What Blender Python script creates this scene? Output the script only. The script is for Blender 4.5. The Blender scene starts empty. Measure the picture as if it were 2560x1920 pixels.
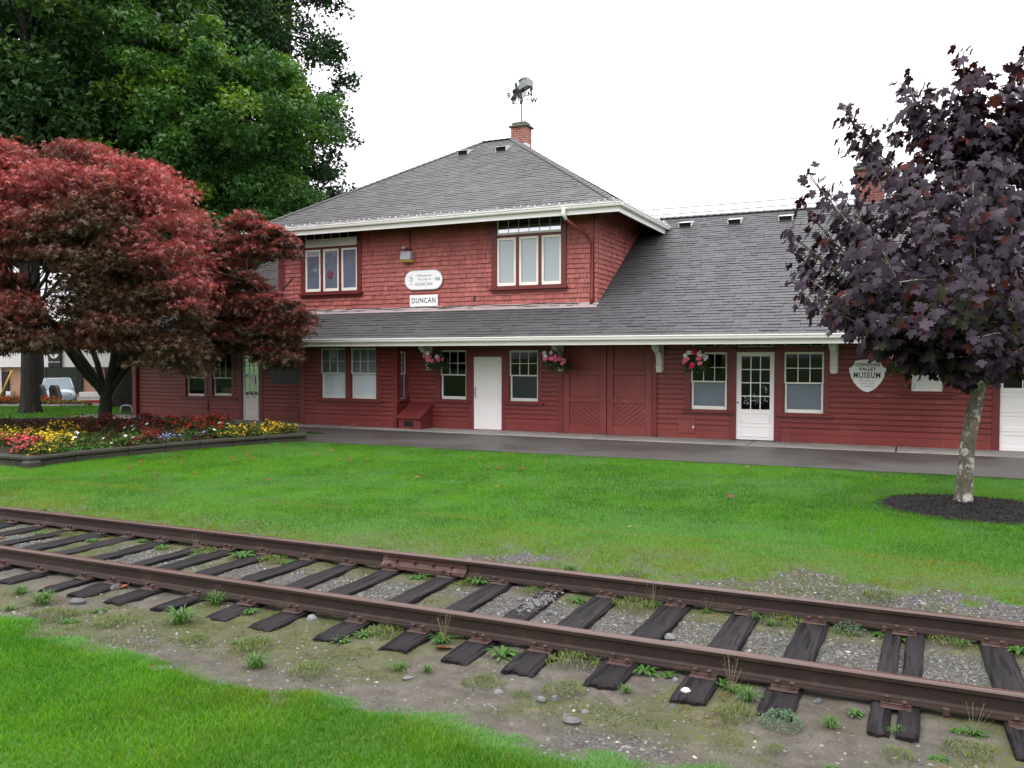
import bpy, math, random
import numpy as np
from mathutils import Vector, Matrix

random.seed(7)
RNG = np.random.default_rng(11)
R = math.radians
scene = bpy.context.scene
COL = scene.collection

# ------------------------------------------------------------------ helpers
def tag(o, label=None, cat=None, group=None, kind=None):
    if label: o['label'] = label
    if cat: o['category'] = cat
    if group: o['group'] = group
    if kind: o['kind'] = kind
    return o

def empty(name, loc=(0, 0, 0), rz=0.0, label=None, cat=None, group=None):
    o = bpy.data.objects.new(name, None)
    o.empty_display_size = 0.2
    COL.objects.link(o)
    o.location = loc
    o.rotation_euler = (0, 0, rz)
    return tag(o, label, cat, group)

def root_of(o):
    while o.parent is not None:
        o = o.parent
    return o

def copy_tree(o, parent=None):
    c = o.copy()
    COL.objects.link(c)
    if parent is not None:
        c.parent = parent
    for ch in list(o.children):
        copy_tree(ch, c)
    return c

def link_obj(name, me, mat, parent=None):
    o = bpy.data.objects.new(name, me)
    COL.objects.link(o)
    for m in (mat if isinstance(mat, (list, tuple)) else [mat]):
        me.materials.append(m)
    if parent is not None:
        o.parent = parent
    return o

class MB:
    """collects faces, builds ONE mesh object"""
    def __init__(self):
        self.v = []; self.f = []; self.t = []; self.m = []; self.sm = []
    def face(self, pts, tint=0.0, mi=0, smooth=False):
        n = len(self.v)
        self.v.extend([tuple(p) for p in pts])
        self.f.append(tuple(range(n, n + len(pts)))); self.t.append(tint); self.m.append(mi); self.sm.append(smooth)
    def mesh(self, verts, faces, tint=0.0, mi=0, smooth=False):
        n = len(self.v)
        self.v.extend([tuple(p) for p in verts])
        for f in faces:
            self.f.append(tuple(n + i for i in f)); self.t.append(tint); self.m.append(mi); self.sm.append(smooth)
    def box(self, x0, x1, y0, y1, z0, z1, tint=0.0, mi=0, M=None, bev=0.0):
        if bev > 0:
            b = min(bev, (x1-x0)*.4, (y1-y0)*.4, (z1-z0)*.4)
            vs = []; idx = {}
            for sx in (0, 1):
                for sy in (0, 1):
                    for sz in (0, 1):
                        X, Y, Z = (x1 if sx else x0), (y1 if sy else y0), (z1 if sz else z0)
                        dx, dy, dz = (-b if sx else b), (-b if sy else b), (-b if sz else b)
                        for k, p in enumerate(((X, Y+dy, Z+dz), (X+dx, Y, Z+dz), (X+dx, Y+dy, Z))):
                            idx[(sx, sy, sz, k)] = len(vs); vs.append(p)
            fs = []
            g = lambda *a: idx[a]
            for s in (0, 1):
                q = [g(s,0,0,0), g(s,1,0,0), g(s,1,1,0), g(s,0,1,0)]; fs.append(q if s else q[::-1])
                q = [g(0,s,0,1), g(0,s,1,1), g(1,s,1,1), g(1,s,0,1)]; fs.append(q if s else q[::-1])
                q = [g(0,0,s,2), g(1,0,s,2), g(1,1,s,2), g(0,1,s,2)]; fs.append(q if s else q[::-1])
            for a in (0, 1):
                for c in (0, 1):
                    fs.append([g(a,c,0,0), g(a,c,1,0), g(a,c,1,1), g(a,c,0,1)])
                    fs.append([g(a,0,c,0), g(a,1,c,0), g(a,1,c,2), g(a,0,c,2)])
                    fs.append([g(0,a,c,1), g(1,a,c,1), g(1,a,c,2), g(0,a,c,2)])
            for a in (0, 1):
                for c in (0, 1):
                    for d in (0, 1):
                        fs.append([g(a,c,d,0), g(a,c,d,1), g(a,c,d,2)])
        else:
            vs = [(x0,y0,z0),(x1,y0,z0),(x1,y1,z0),(x0,y1,z0),(x0,y0,z1),(x1,y0,z1),(x1,y1,z1),(x0,y1,z1)]
            fs = [(3,2,1,0),(4,5,6,7),(0,1,5,4),(1,2,6,5),(2,3,7,6),(3,0,4,7)]
        if M is not None:
            vs = [tuple(M @ Vector(p)) for p in vs]
        self.mesh(vs, fs, tint, mi)
    def tube(self, pts, radii, seg=8, tint=0.0, mi=0, cap=True, smooth=True):
        pts = [Vector(p) for p in pts]
        if not hasattr(radii, '__len__'): radii = [radii]*len(pts)
        vs = []; fs = []
        prev = None
        for i, p in enumerate(pts):
            d = (pts[min(i+1, len(pts)-1)] - pts[max(i-1, 0)])
            if d.length < 1e-9: d = Vector((0, 0, 1))
            d.normalize()
            if prev is None:
                a = d.orthogonal().normalized()
            else:
                a = (prev - d*prev.dot(d))
                a = a.normalized() if a.length > 1e-6 else d.orthogonal().normalized()
            prev = a
            b = d.cross(a)
            for k in range(seg):
                t = 2*math.pi*k/seg
                vs.append(p + (a*math.cos(t) + b*math.sin(t))*radii[i])
        for i in range(len(pts)-1):
            for k in range(seg):
                k2 = (k+1) % seg
                fs.append((i*seg+k, i*seg+k2, (i+1)*seg+k2, (i+1)*seg+k))
        self.mesh(vs, fs, tint, mi, smooth)
        if cap:
            self.mesh(vs[:seg], [tuple(range(seg))[::-1]], tint, mi)
            self.mesh(vs[-seg:], [tuple(range(seg))], tint, mi)
    def prism(self, poly, axis, a0, a1, tint=0.0, mi=0, M=None):
        """poly: 2-D outline; axis 'x': (y,z) outline swept along x; 'y': (x,z); 'z': (x,y)"""
        def P(p, a):
            return {'x': (a, p[0], p[1]), 'y': (p[0], a, p[1]), 'z': (p[0], p[1], a)}[axis]
        n = len(poly)
        vs = [P(p, a0) for p in poly] + [P(p, a1) for p in poly]
        fs = [tuple(range(n))[::-1], tuple(range(n, 2*n))]
        for i in range(n):
            j = (i+1) % n
            fs.append((i, j, n+j, n+i))
        if M is not None: vs = [tuple(M @ Vector(p)) for p in vs]
        self.mesh(vs, fs, tint, mi)
    def sphere(self, c, r, seg=10, rings=6, tint=0.0, mi=0, sc=(1, 1, 1)):
        vs = []; fs = []
        for i in range(rings+1):
            ph = math.pi*i/rings
            for k in range(seg):
                th = 2*math.pi*k/seg
                vs.append((c[0]+r*sc[0]*math.sin(ph)*math.cos(th), c[1]+r*sc[1]*math.sin(ph)*math.sin(th), c[2]+r*sc[2]*math.cos(ph)))
        for i in range(rings):
            for k in range(seg):
                k2 = (k+1) % seg
                fs.append((i*seg+k, (i+1)*seg+k, (i+1)*seg+k2, i*seg+k2))
        self.mesh(vs, fs, tint, mi, True)
    def build(self, name, mat, parent=None, local=False, fix=True):
        off = Vector((0, 0, 0))
        if parent is not None and not local:
            off = root_of(parent).location
        me = bpy.data.meshes.new(name)
        me.from_pydata([(x-off[0], y-off[1], z-off[2]) for x, y, z in self.v], [], self.f)
        a = me.attributes.new('tint', 'FLOAT', 'FACE'); a.data.foreach_set('value', np.array(self.t, dtype=np.float32))
        me.polygons.foreach_set('material_index', np.array(self.m, dtype=np.int32))
        me.polygons.foreach_set('use_smooth', np.array(self.sm, dtype=bool))
        if fix:
            import bmesh
            bm = bmesh.new(); bm.from_mesh(me)
            bmesh.ops.remove_doubles(bm, verts=bm.verts, dist=1e-5)
            bmesh.ops.recalc_face_normals(bm, faces=bm.faces)
            bm.to_mesh(me); bm.free()
        me.update()
        return link_obj(name, me, mat, parent)

def np_mesh(name, verts, faces, mat, parent=None, col=None, smooth=False, off=(0, 0, 0)):
    """verts (N,3), faces (M,k) arrays -> one object; col (N,3) per-vertex own colour"""
    me = bpy.data.meshes.new(name)
    N = len(verts); Mf, k = faces.shape
    me.vertices.add(N)
    me.vertices.foreach_set('co', (np.asarray(verts, dtype=np.float32) - np.array(off, dtype=np.float32)).ravel())
    me.loops.add(Mf*k); me.polygons.add(Mf)
    me.loops.foreach_set('vertex_index', faces.astype(np.int32).ravel())
    me.polygons.foreach_set('loop_start', np.arange(0, Mf*k, k, dtype=np.int32))
    me.polygons.foreach_set('use_smooth', np.full(Mf, smooth, dtype=bool))
    if col is not None:
        a = me.attributes.new('col', 'FLOAT_COLOR', 'POINT')
        c = np.ones((N, 4), dtype=np.float32); c[:, :3] = col
        a.data.foreach_set('color', c.ravel())
    me.update(calc_edges=True)
    me.validate()
    return link_obj(name, me, mat, parent)

# value noise for layout of plants and ground
def _hash(ix, iy, s):
    h = (ix*374761393 + iy*668265263 + s*974634777) & 0xFFFFFFFF
    h = ((h ^ (h >> 13))*1274126177) & 0xFFFFFFFF
    return ((h ^ (h >> 16)) & 0xFFFF)/65535.0
def vnoise(x, y, s=0):
    x = np.asarray(x, dtype=np.float64); y = np.asarray(y, dtype=np.float64)
    ix = np.floor(x).astype(np.int64); iy = np.floor(y).astype(np.int64)
    fx = x-ix; fy = y-iy
    fx = fx*fx*(3-2*fx); fy = fy*fy*(3-2*fy)
    a = _hash(ix, iy, s); b = _hash(ix+1, iy, s); c = _hash(ix, iy+1, s); d = _hash(ix+1, iy+1, s)
    return (a*(1-fx)+b*fx)*(1-fy) + (c*(1-fx)+d*fx)*fy
def fbm(x, y, sc=1.0, o=3, s=0):
    t = 0; amp = 0.5; tot = 0
    for i in range(o):
        t = t + amp*vnoise(np.asarray(x)*sc*2**i+17.3*i, np.asarray(y)*sc*2**i-9.1*i, s+i); tot += amp; amp *= .5
    return t/tot
def sstep(a, b, x):
    t = np.clip((np.asarray(x, dtype=float)-a)/(b-a), 0, 1)
    return t*t*(3-2*t)

# ------------------------------------------------------------------ materials
class NT:
    def __init__(self, name):
        self.mat = bpy.data.materials.new(name); self.mat.use_nodes = True
        self.nt = self.mat.node_tree; self.nt.nodes.clear()
        self.out = self.n('ShaderNodeOutputMaterial')
    def n(self, t, **kw):
        nd = self.nt.nodes.new(t)
        for k, v in kw.items():
            if k == 'op': nd.operation = v
            elif hasattr(nd, k): setattr(nd, k, v)
            else: raise AttributeError(k)
        return nd
    def l(self, a, b): self.nt.links.new(a, b)
    def val(self, sock, v):
        if hasattr(v, 'is_output') or isinstance(v, bpy.types.NodeSocket): self.l(v, sock)
        elif isinstance(v, (tuple, list)) and len(v) == 3 and sock.type == 'RGBA': sock.default_value = (*v, 1)
        else: sock.default_value = v
    def math(self, op, a, b=0.5, clamp=False):
        m = self.n('ShaderNodeMath', op=op); m.use_clamp = clamp
        self.val(m.inputs[0], a); self.val(m.inputs[1], b); return m.outputs[0]
    def mix(self, fac, a, b, blend='MIX'):
        m = self.n('ShaderNodeMix', data_type='RGBA', blend_type=blend)
        self.val(m.inputs[0], fac); self.val(m.inputs[6], a); self.val(m.inputs[7], b); return m.outputs[2]
    def coord(self, kind='Object', scale=None):
        c = self.n('ShaderNodeTexCoord').outputs[kind]
        if scale is not None:
            mp = self.n('ShaderNodeMapping'); self.l(c, mp.inputs[0]); mp.inputs['Scale'].default_value = scale
            c = mp.outputs[0]
        return c
    def noise(self, co, scale, detail=4, rough=.55):
        t = self.n('ShaderNodeTexNoise'); self.l(co, t.inputs['Vector'])
        t.inputs['Scale'].default_value = scale; t.inputs['Detail'].default_value = detail; t.inputs['Roughness'].default_value = rough
        return t.outputs[0]
    def voro(self, co, scale, out=1, feature='F1'):
        t = self.n('ShaderNodeTexVoronoi', feature=feature); self.l(co, t.inputs['Vector']); t.inputs['Scale'].default_value = scale
        return t.outputs[out]
    def ramp(self, fac, lo, hi):
        m = self.n('ShaderNodeMapRange'); m.clamp = True; self.val(m.inputs[0], fac)
        m.inputs[1].default_value = lo; m.inputs[2].default_value = hi; return m.outputs[0]
    def attr(self, name):
        return self.n('ShaderNodeAttribute', attribute_name=name)
    def bsdf(self, color, rough=.6, spec=.5, bump=None, bstr=.3, bdist=.01, metal=0.0):
        p = self.n('ShaderNodeBsdfPrincipled')
        self.val(p.inputs['Base Color'], color); self.val(p.inputs['Roughness'], rough)
        self.val(p.inputs['Specular IOR Level'], spec); self.val(p.inputs['Metallic'], metal)
        if bump is not None:
            b = self.n('ShaderNodeBump'); b.inputs['Strength'].default_value = bstr; b.inputs['Distance'].default_value = bdist
            self.l(bump, b.inputs['Height']); self.l(b.outputs[0], p.inputs['Normal'])
        return p.outputs[0]
    def finish(self, sh):
        self.l(sh, self.out.inputs[0]); return self.mat

def mul(c, k): return tuple(min(1, x*k) for x in c)

def paint(name, base, var=.18, scale=1.5, rough=.5, tint=.0, wear=None, wear_amt=.5, grain=(1, 1, 1), bstr=.15, spec=.4, fine=25, fade=None):
    t = NT(name)
    co = t.coord('Object', grain)
    n1 = t.noise(co, scale, 5, .6); n2 = t.noise(co, fine, 3, .6)
    c = t.mix(n1, mul(base, 1-var*1.6), mul(base, 1+var*1.6))
    c = t.mix(t.ramp(n2, .2, .8), t.mix(1.0, c, (1-var*.6,)*3, 'MULTIPLY'), c)
    if fade:                                   # sun-faded, chalky areas of old paint
        f1 = t.math('MULTIPLY', t.ramp(t.noise(t.coord('Object', (1, 1, .55)), .55, 5, .65), .44, .68), fade[1])
        c = t.mix(f1, c, fade[0])
        f2 = t.math('MULTIPLY', t.ramp(t.noise(t.coord('Object', (5, 5, .35)), 1.7, 4, .7), .54, .70), fade[1]*.8)
        c = t.mix(f2, c, fade[2])
    if tint:
        a = t.attr('tint').outputs['Fac']
        k = t.math('MULTIPLY_ADD', a, tint); k.node.inputs[2].default_value = 1.0
        vm = t.n('ShaderNodeVectorMath', op='SCALE'); t.l(c, vm.inputs[0]); t.l(k, vm.inputs['Scale']); c = vm.outputs[0]
    if wear:
        w = t.math('MULTIPLY', t.ramp(t.noise(co, scale*6, 6, .7), .60, .70), wear_amt)
        c = t.mix(w, c, wear)
    return t.finish(t.bsdf(c, t.ramp(n1, -1.2, 3.2) if rough is None else rough, spec, n2, bstr, .004))

M = {}
RED = (.205, .031, .027)
M['siding'] = paint('red_siding_paint', (.188, .031, .027), .22, .8, .45, wear=(.33, .14, .12), wear_amt=.45, grain=(.35, 1, 1.5), fine=14, fade=((.250, .062, .050), .5, (.105, .020, .018)), tint=.10)
M['trim'] = paint('red_trim_paint', (.145, .024, .024), .14, 1.2, .42, wear=(.28, .10, .09), wear_amt=.2)
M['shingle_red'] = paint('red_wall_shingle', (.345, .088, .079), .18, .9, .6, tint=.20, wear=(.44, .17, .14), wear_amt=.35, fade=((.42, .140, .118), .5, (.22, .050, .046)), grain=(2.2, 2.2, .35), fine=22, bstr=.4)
M['barn'] = paint('red_barn_door_paint', (.185, .031, .026), .18, 1.1, .5, wear=(.36, .15, .13), wear_amt=.4, fade=((.24, .066, .058), .45, (.10, .02, .02)), grain=(1, 1, .6))
M['hatch'] = paint('worn_red_hatch_paint', (.15, .030, .030), .2, 2.0, .3, wear=(.33, .17, .15), wear_amt=.5)
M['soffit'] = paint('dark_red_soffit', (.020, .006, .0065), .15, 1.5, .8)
M['white'] = paint('white_paint', (.80, .785, .765), .05, 1.2, .4, wear=(.55, .55, .50), wear_amt=.35, grain=(.3, 1, 1))
M['gutter'] = paint('white_gutter_enamel', (.79, .775, .745), .05, .7, .35, wear=(.42, .43, .38), wear_amt=.3, grain=(.12, 1, 1))
M['door_white'] = paint('white_door_paint', (.84, .825, .81), .03, 1.0, .38)
M['cream'] = paint('cream_sash_paint', (.86, .84, .76), .06, 2.0, .45)
M['sash'] = paint('grey_white_sash_paint', (.72, .71, .66), .07, 2.0, .45, wear=(.40, .37, .30), wear_amt=.4)
M['blind'] = paint('blue_grey_window_paper', (.27, .30, .335), .14, .9, .7)
M['frost'] = paint('pale_window_film', (.80, .85, .86), .10, 1.2, .6)
M['board_white'] = paint('white_panel_board', (.72, .74, .72), .04, 1.5, .6)
M['curtain'] = paint('brown_curtain', (.28, .16, .09), .3, 2, .8, grain=(9, 9, .3))
M['navy'] = paint('dark_navy_board', (.010, .012, .020), .1, 2, .35)
M['black'] = paint('black_metal', (.012, .012, .013), .2, 3, .45)
M['steel'] = paint('grey_galvanised_steel', (.30, .32, .34), .12, 4, .4)
M['darkmetal'] = paint('dark_weathered_iron', (.045, .05, .055), .2, 5, .5)
M['amber'] = paint('amber_lens', (.62, .44, .13), .1, 3, .3)
M['sign'] = paint('white_sign_face', (.86, .87, .87), .02, 1, .35)
M['signgrey'] = paint('weathered_shield_face', (.88, .88, .87), .05, 3, .4)
M['ink'] = paint('dark_sign_ink', (.03, .032, .035), .05, 3, .5)
M['inkgrey'] = paint('faded_grey_sign_ink', (.26, .27, .28), .1, 6, .5)
M['flash'] = paint('grey_pink_flashing', (.36, .30, .30), .12, 1.2, .5)
M['cap'] = paint('mossy_concrete_cap', (.10, .105, .075), .3, 5, .8)
M['vent'] = paint('pale_roof_vent', (.60, .60, .59), .06, 3, .45)
M['dark'] = paint('dark_opening', (.008, .007, .008), .1, 3, .8)
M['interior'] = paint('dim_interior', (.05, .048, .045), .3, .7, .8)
M['rope'] = paint('wire_black', (.02, .02, .022), .1, 4, .6)
M['pot'] = paint('plastic_basket', (.05, .09, .05), .2, 5, .5)
M['bulbglass'] = paint('small_clear_bulb', (.62, .66, .74), .1, 5, .25)

def make_roof(name, base, old=None):
    t = NT(name)
    co = t.coord('Object')
    a = t.attr('tint').outputs['Fac']
    n1 = t.noise(co, .55, 5, .6); n2 = t.noise(co, 90, 2, .7)
    c = t.mix(t.ramp(n1, .3, .7), mul(base, .85), mul(base, 1.15))
    if old:
        sx = t.n('ShaderNodeSeparateXYZ'); t.l(co, sx.inputs[0])
        w = t.math('ADD', sx.outputs[0], t.math('MULTIPLY', n1, 1.6))
        f = t.ramp(w, old[0]+.35, old[0]-.35)
        c = t.mix(f, c, t.mix(t.ramp(t.noise(co, 1.4, 5, .65), .3, .7), mul(old[1], .75), mul(old[1], 1.25)))
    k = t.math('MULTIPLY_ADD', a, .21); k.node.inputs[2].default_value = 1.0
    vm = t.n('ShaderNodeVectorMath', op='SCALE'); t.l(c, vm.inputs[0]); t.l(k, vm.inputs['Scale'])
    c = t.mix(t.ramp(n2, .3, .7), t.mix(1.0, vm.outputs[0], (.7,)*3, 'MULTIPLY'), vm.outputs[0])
    return t.finish(t.bsdf(c, .62, .4, n2, .5, .004))

def make_glass(name, refl=.16, tint=(.86, .88, .92)):
    t = NT(name)
    g = t.n('ShaderNodeBsdfGlossy'); g.inputs['Roughness'].default_value = .02; g.inputs['Color'].default_value = (.9, .95, 1, 1)
    tr = t.n('ShaderNodeBsdfTransparent'); tr.inputs['Color'].default_value = (*tint, 1)
    lw = t.n('ShaderNodeLayerWeight'); lw.inputs['Blend'].default_value = .35
    co = t.coord('Object')
    b = t.n('ShaderNodeBump'); b.inputs['Strength'].default_value = .06; b.inputs['Distance'].default_value = .02
    t.l(t.noise(co, 1.6, 2), b.inputs['Height']); t.l(b.outputs[0], g.inputs['Normal'])
    f = t.math('MULTIPLY_ADD', lw.outputs['Fresnel'], .38); f.node.inputs[2].default_value = refl; f.node.use_clamp = True
    m = t.n('ShaderNodeMixShader'); t.l(f, m.inputs[0]); t.l(tr.outputs[0], m.inputs[1]); t.l(g.outputs[0], m.inputs[2])
    return t.finish(m.outputs[0])
M['glass'] = make_glass('window_glass', .004)
M['glass_up'] = make_glass('upper_window_glass', .07)
M['glass_clear'] = make_glass('clear_transom_glass', .004, (.97, .98, .99))
M['glass_tr'] = make_glass('sky_reflecting_transom_glass', .55)

def make_brick(name, a=(.34, .10, .06), b=(.22, .06, .04), mortar=(.36, .32, .28), dirt=.5):
    t = NT(name)
    co = t.coord('Object')
    sx = t.n('ShaderNodeSeparateXYZ'); t.l(co, sx.inputs[0])
    u = t.math('ADD', sx.outputs[0], sx.outputs[1])
    cx = t.n('ShaderNodeCombineXYZ'); t.l(u, cx.inputs[0]); t.l(sx.outputs[2], cx.inputs[1])
    br = t.n('ShaderNodeTexBrick'); t.l(cx.outputs[0], br.inputs['Vector'])
    br.inputs['Color1'].default_value = (*a, 1); br.inputs['Color2'].default_value = (*b, 1); br.inputs['Mortar'].default_value = (*mortar, 1)
    br.inputs['Scale'].default_value = 1; br.inputs['Brick Width'].default_value = .21; br.inputs['Row Height'].default_value = .075; br.inputs['Mortar Size'].default_value = .008
    n = t.noise(co, 4, 5, .7)
    c = t.mix(t.math('MULTIPLY', t.ramp(n, .5, .7), dirt), br.outputs[0], (.07, .05, .045))
    n3 = t.noise(co, 7, 4, .6)
    c = t.mix(t.math('MULTIPLY', t.ramp(n3, .66, .7), .55), c, (.6, .55, .5))
    return t.finish(t.bsdf(c, .8, .3, br.outputs[1], -.4, .006))

def make_foliage(name, rough=.5, spec=.3, trans=.3, tcol=(1.1, 1.2, .6), var=.25, sc=6):
    t = NT(name)
    a = t.attr('col').outputs['Color']
    n = t.noise(t.coord('Object'), sc, 3)
    c = t.mix(n, t.mix(1.0, a, (1-var,)*3, 'MULTIPLY'), t.mix(1.0, a, (1+var,)*3, 'MULTIPLY'))
    p = t.bsdf(c, rough, spec)
    tr = t.n('ShaderNodeBsdfTranslucent'); t.l(t.mix(1.0, c, tcol, 'MULTIPLY'), tr.inputs[0])
    m = t.n('ShaderNodeMixShader'); m.inputs[0].default_value = trans
    t.l(p, m.inputs[1]); t.l(tr.outputs[0], m.inputs[2])
    return t.finish(m.outputs[0])
M['leaf'] = make_foliage('green_leaf')
M['grass'] = make_foliage('grass_blade', .55, .25, .35, (1.1, 1.15, .6), .15, 3)
M['leaf_purple'] = make_foliage('purple_maple_leaf', .48, .19, .12, (1.6, .6, .5), .3, 3)
M['leaf_red'] = make_foliage('red_maple_leaf', .5, .35, .25, (1.4, .8, .6), .2, 4)
M['petal'] = make_foliage('flower_petal', .6, .2, .25, (1, 1, 1), .1, 9)

def make_bark(name, a, b, sc=7, lich=None, grain=(1, 1, .35)):
    t = NT(name)
    co = t.coord('Object', grain)
    n1 = t.noise(co, sc, 6, .65); n2 = t.noise(co, sc*4, 4, .7)
    c = t.mix(t.ramp(n1, .3, .7), a, b)
    if lich:
        co2 = t.coord('Object')
        c = t.mix(t.ramp(t.noise(co2, 5, 6, .7), lich[1], lich[1]+.07), c, lich[0])
        c = t.mix(t.math('MULTIPLY', t.ramp(t.noise(co2, 16, 4, .7), .58, .64), .8), c, mul(a, .5))
    return t.finish(t.bsdf(c, .85, .2, n2, .8, .02))
M['bark_dark'] = make_bark('dark_grey_bark', (.011, .010, .009), (.032, .030, .026))
M['bark_jap'] = make_bark('mossy_grey_bark', (.016, .017, .011), (.055, .055, .042), 6)
M['bark_nor'] = make_bark('lichen_spotted_bark', (.075, .066, .046), (.19, .175, .135), 9, ((.48, .48, .43), .515), (1, 1, .6))
# ------------------------------------------------------------------ camera, sky, sun
cam_d = bpy.data.cameras.new('camera'); cam = bpy.data.objects.new('camera', cam_d); COL.objects.link(cam)
YAW, PITCH, EYE = R(25.05), R(-1.84), 2.05
cam.location = (0, 0, EYE); cam.rotation_euler = (R(90)+PITCH, 0, YAW)
cam_d.sensor_width = 36; cam_d.lens = 36*2129/2560; cam_d.clip_end = 3000; cam_d.clip_start = .05
scene.camera = cam
RV = Vector((math.cos(YAW), math.sin(YAW), 0)); DV = Vector((-math.sin(YAW), math.cos(YAW), 0))
def DS(d, s, z=0.0):           # depth / lateral, along the street behind the station
    p = DV*d + RV*s; return Vector((p.x, p.y, z))

world = bpy.data.worlds.new("World"); scene.world = world; world.use_nodes = True
wt = world.node_tree; wt.nodes.clear()
wo = wt.nodes.new('ShaderNodeOutputWorld'); bg = wt.nodes.new('ShaderNodeBackground')
sky = wt.nodes.new('ShaderNodeTexSky'); sky.sky_type = 'NISHITA'; sky.sun_disc = False
SUN_EL, SUN_AZ = R(58), R(200)
sky.sun_elevation = SUN_EL; sky.sun_rotation = SUN_AZ; sky.air_density = 1; sky.dust_density = 4
tc = wt.nodes.new('ShaderNodeTexCoord'); sep = wt.nodes.new('ShaderNodeSeparateXYZ'); wt.links.new(tc.outputs['Generated'], sep.inputs[0])
nz = wt.nodes.new('ShaderNodeTexNoise'); nz.inputs['Scale'].default_value = 2.2; nz.inputs['Detail'].default_value = 5; wt.links.new(tc.outputs['Generated'], nz.inputs['Vector'])
mr = wt.nodes.new('ShaderNodeMapRange'); wt.links.new(sep.outputs[2], mr.inputs[0]); mr.inputs[1].default_value = -.05; mr.inputs[2].default_value = 1.0; mr.inputs[3].default_value = 6.0; mr.inputs[4].default_value = 24.0
mm = wt.nodes.new('ShaderNodeMath'); mm.operation = 'MULTIPLY_ADD'; wt.links.new(nz.outputs[0], mm.inputs[0]); mm.inputs[1].default_value = 2.0; wt.links.new(mr.outputs[0], mm.inputs[2])
cl = wt.nodes.new('ShaderNodeCombineColor'); 
for i, k in enumerate((1.0, .965, 1.0)):
    q = wt.nodes.new('ShaderNodeMath'); q.operation = 'MULTIPLY'; q.inputs[1].default_value = k; wt.links.new(mm.outputs[0], q.inputs[0]); wt.links.new(q.outputs[0], cl.inputs[i])
mx = wt.nodes.new('ShaderNodeMix'); mx.data_type = 'RGBA'; mx.inputs[0].default_value = .9
wt.links.new(sky.outputs[0], mx.inputs[6]); wt.links.new(cl.outputs[0], mx.inputs[7])
wt.links.new(mx.outputs[2], bg.inputs[0]); bg.inputs[1].default_value = .12
wt.links.new(bg.outputs[0], wo.inputs[0])

sd = bpy.data.lights.new('sun', 'SUN'); sun = bpy.data.objects.new('sun', sd); COL.objects.link(sun)
sd.energy = .9; sd.angle = R(35); sd.color = (1, .97, .93)
az = SUN_AZ
sv = Vector((math.sin(az)*math.cos(SUN_EL), math.cos(az)*math.cos(SUN_EL), math.sin(SUN_EL)))
sun.rotation_euler = (-sv).to_track_quat('-Z', 'Y').to_euler(); sun.location = (0, 0, 40)

vs = scene.view_settings
vs.view_transform = 'Standard'; vs.look = 'None'; vs.exposure = 0.5; vs.gamma = 1
scene.cycles.max_bounces = 6; scene.cycles.diffuse_bounces = 3; scene.cycles.glossy_bounces = 3; scene.cycles.transparent_max_bounces = 10
scene.cycles.caustics_reflective = False; scene.cycles.caustics_refractive = False

# ------------------------------------------------------------------ ground
FAR_E = np.array([(-30, 7.4), (-11.3, 7.4), (-8.6, 7.35), (-6.4, 7.35), (-5.3, 7.45), (-4.2, 7.6), (-3.25, 7.78), (-1.9, 8.02), (-.6, 8.18), (1, 8.2), (14, 8.3)])
NEAR_E = np.array([(-30, 4.6), (-6.5, 4.54), (-5.7, 4.44), (-4.75, 4.34), (-4.44, 4.26), (-3.4, 4.26), (-2.8, 4.25), (-2.1, 4.17), (-1.8, 4.15), (-1.28, 4.22), (-1.07, 4.26), (-.7, 4.32), (-.43, 4.32), (.3, 4.0), (14, 3.4)])
THATCH = 9.45
def far_edge(x): return np.interp(x, FAR_E[:, 0], FAR_E[:, 1])
def near_edge(x): return np.interp(x, NEAR_E[:, 0], NEAR_E[:, 1])
def depth_of(x, y): return np.asarray(x)*DV.x + np.asarray(y)*DV.y
def zg(x, y):
    x = np.asarray(x, dtype=float); y = np.asarray(y, dtype=float)
    z = (fbm(x, y, .35, 3, 3)-.5)*.05 + (fbm(x, y, 3.0, 3, 5)-.5)*.012
    band = sstep(3.75, 4.7, y)*(1-sstep(7.7, 8.8, y))
    z = z*(1-band*.6) - .068*band + band*(fbm(x, y, 7, 3, 8)-.5)*.035
    z = z - .9*sstep(33, 48, depth_of(x, y))*sstep(-24.5, -30, x)
    under = sstep(16.35, 16.45, y)*sstep(-13.6, -13.2, x)*(1-sstep(31, 32, y))
    return z*(1-under) - .06*under
BED = [(-14.7, 10.45), (-14.72, 11.4), (-14.55, 12.5), (-14.2, 14.1), (-13.65, 15.6), (-13.2, 16.5), (-14.0, 17.45), (-16.8, 17.95), (-20, 18.2), (-23.0, 18.0), (-25.4, 16.4), (-26.2, 13.5), (-25.5, 10.6)]
def in_poly(x, y, poly):
    x = np.asarray(x); y = np.asarray(y); r = np.zeros(x.shape, dtype=bool); n = len(poly)
    for i in range(n):
        x1, y1 = poly[i]; x2, y2 = poly[(i+1) % n]
        c = ((y1 > y) != (y2 > y)) & (x < (x2-x1)*(y-y1)/(y2-y1+1e-12)+x1)
        r ^= c
    return r
MULCH = (.75, 13.06, 1.15)
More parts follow.
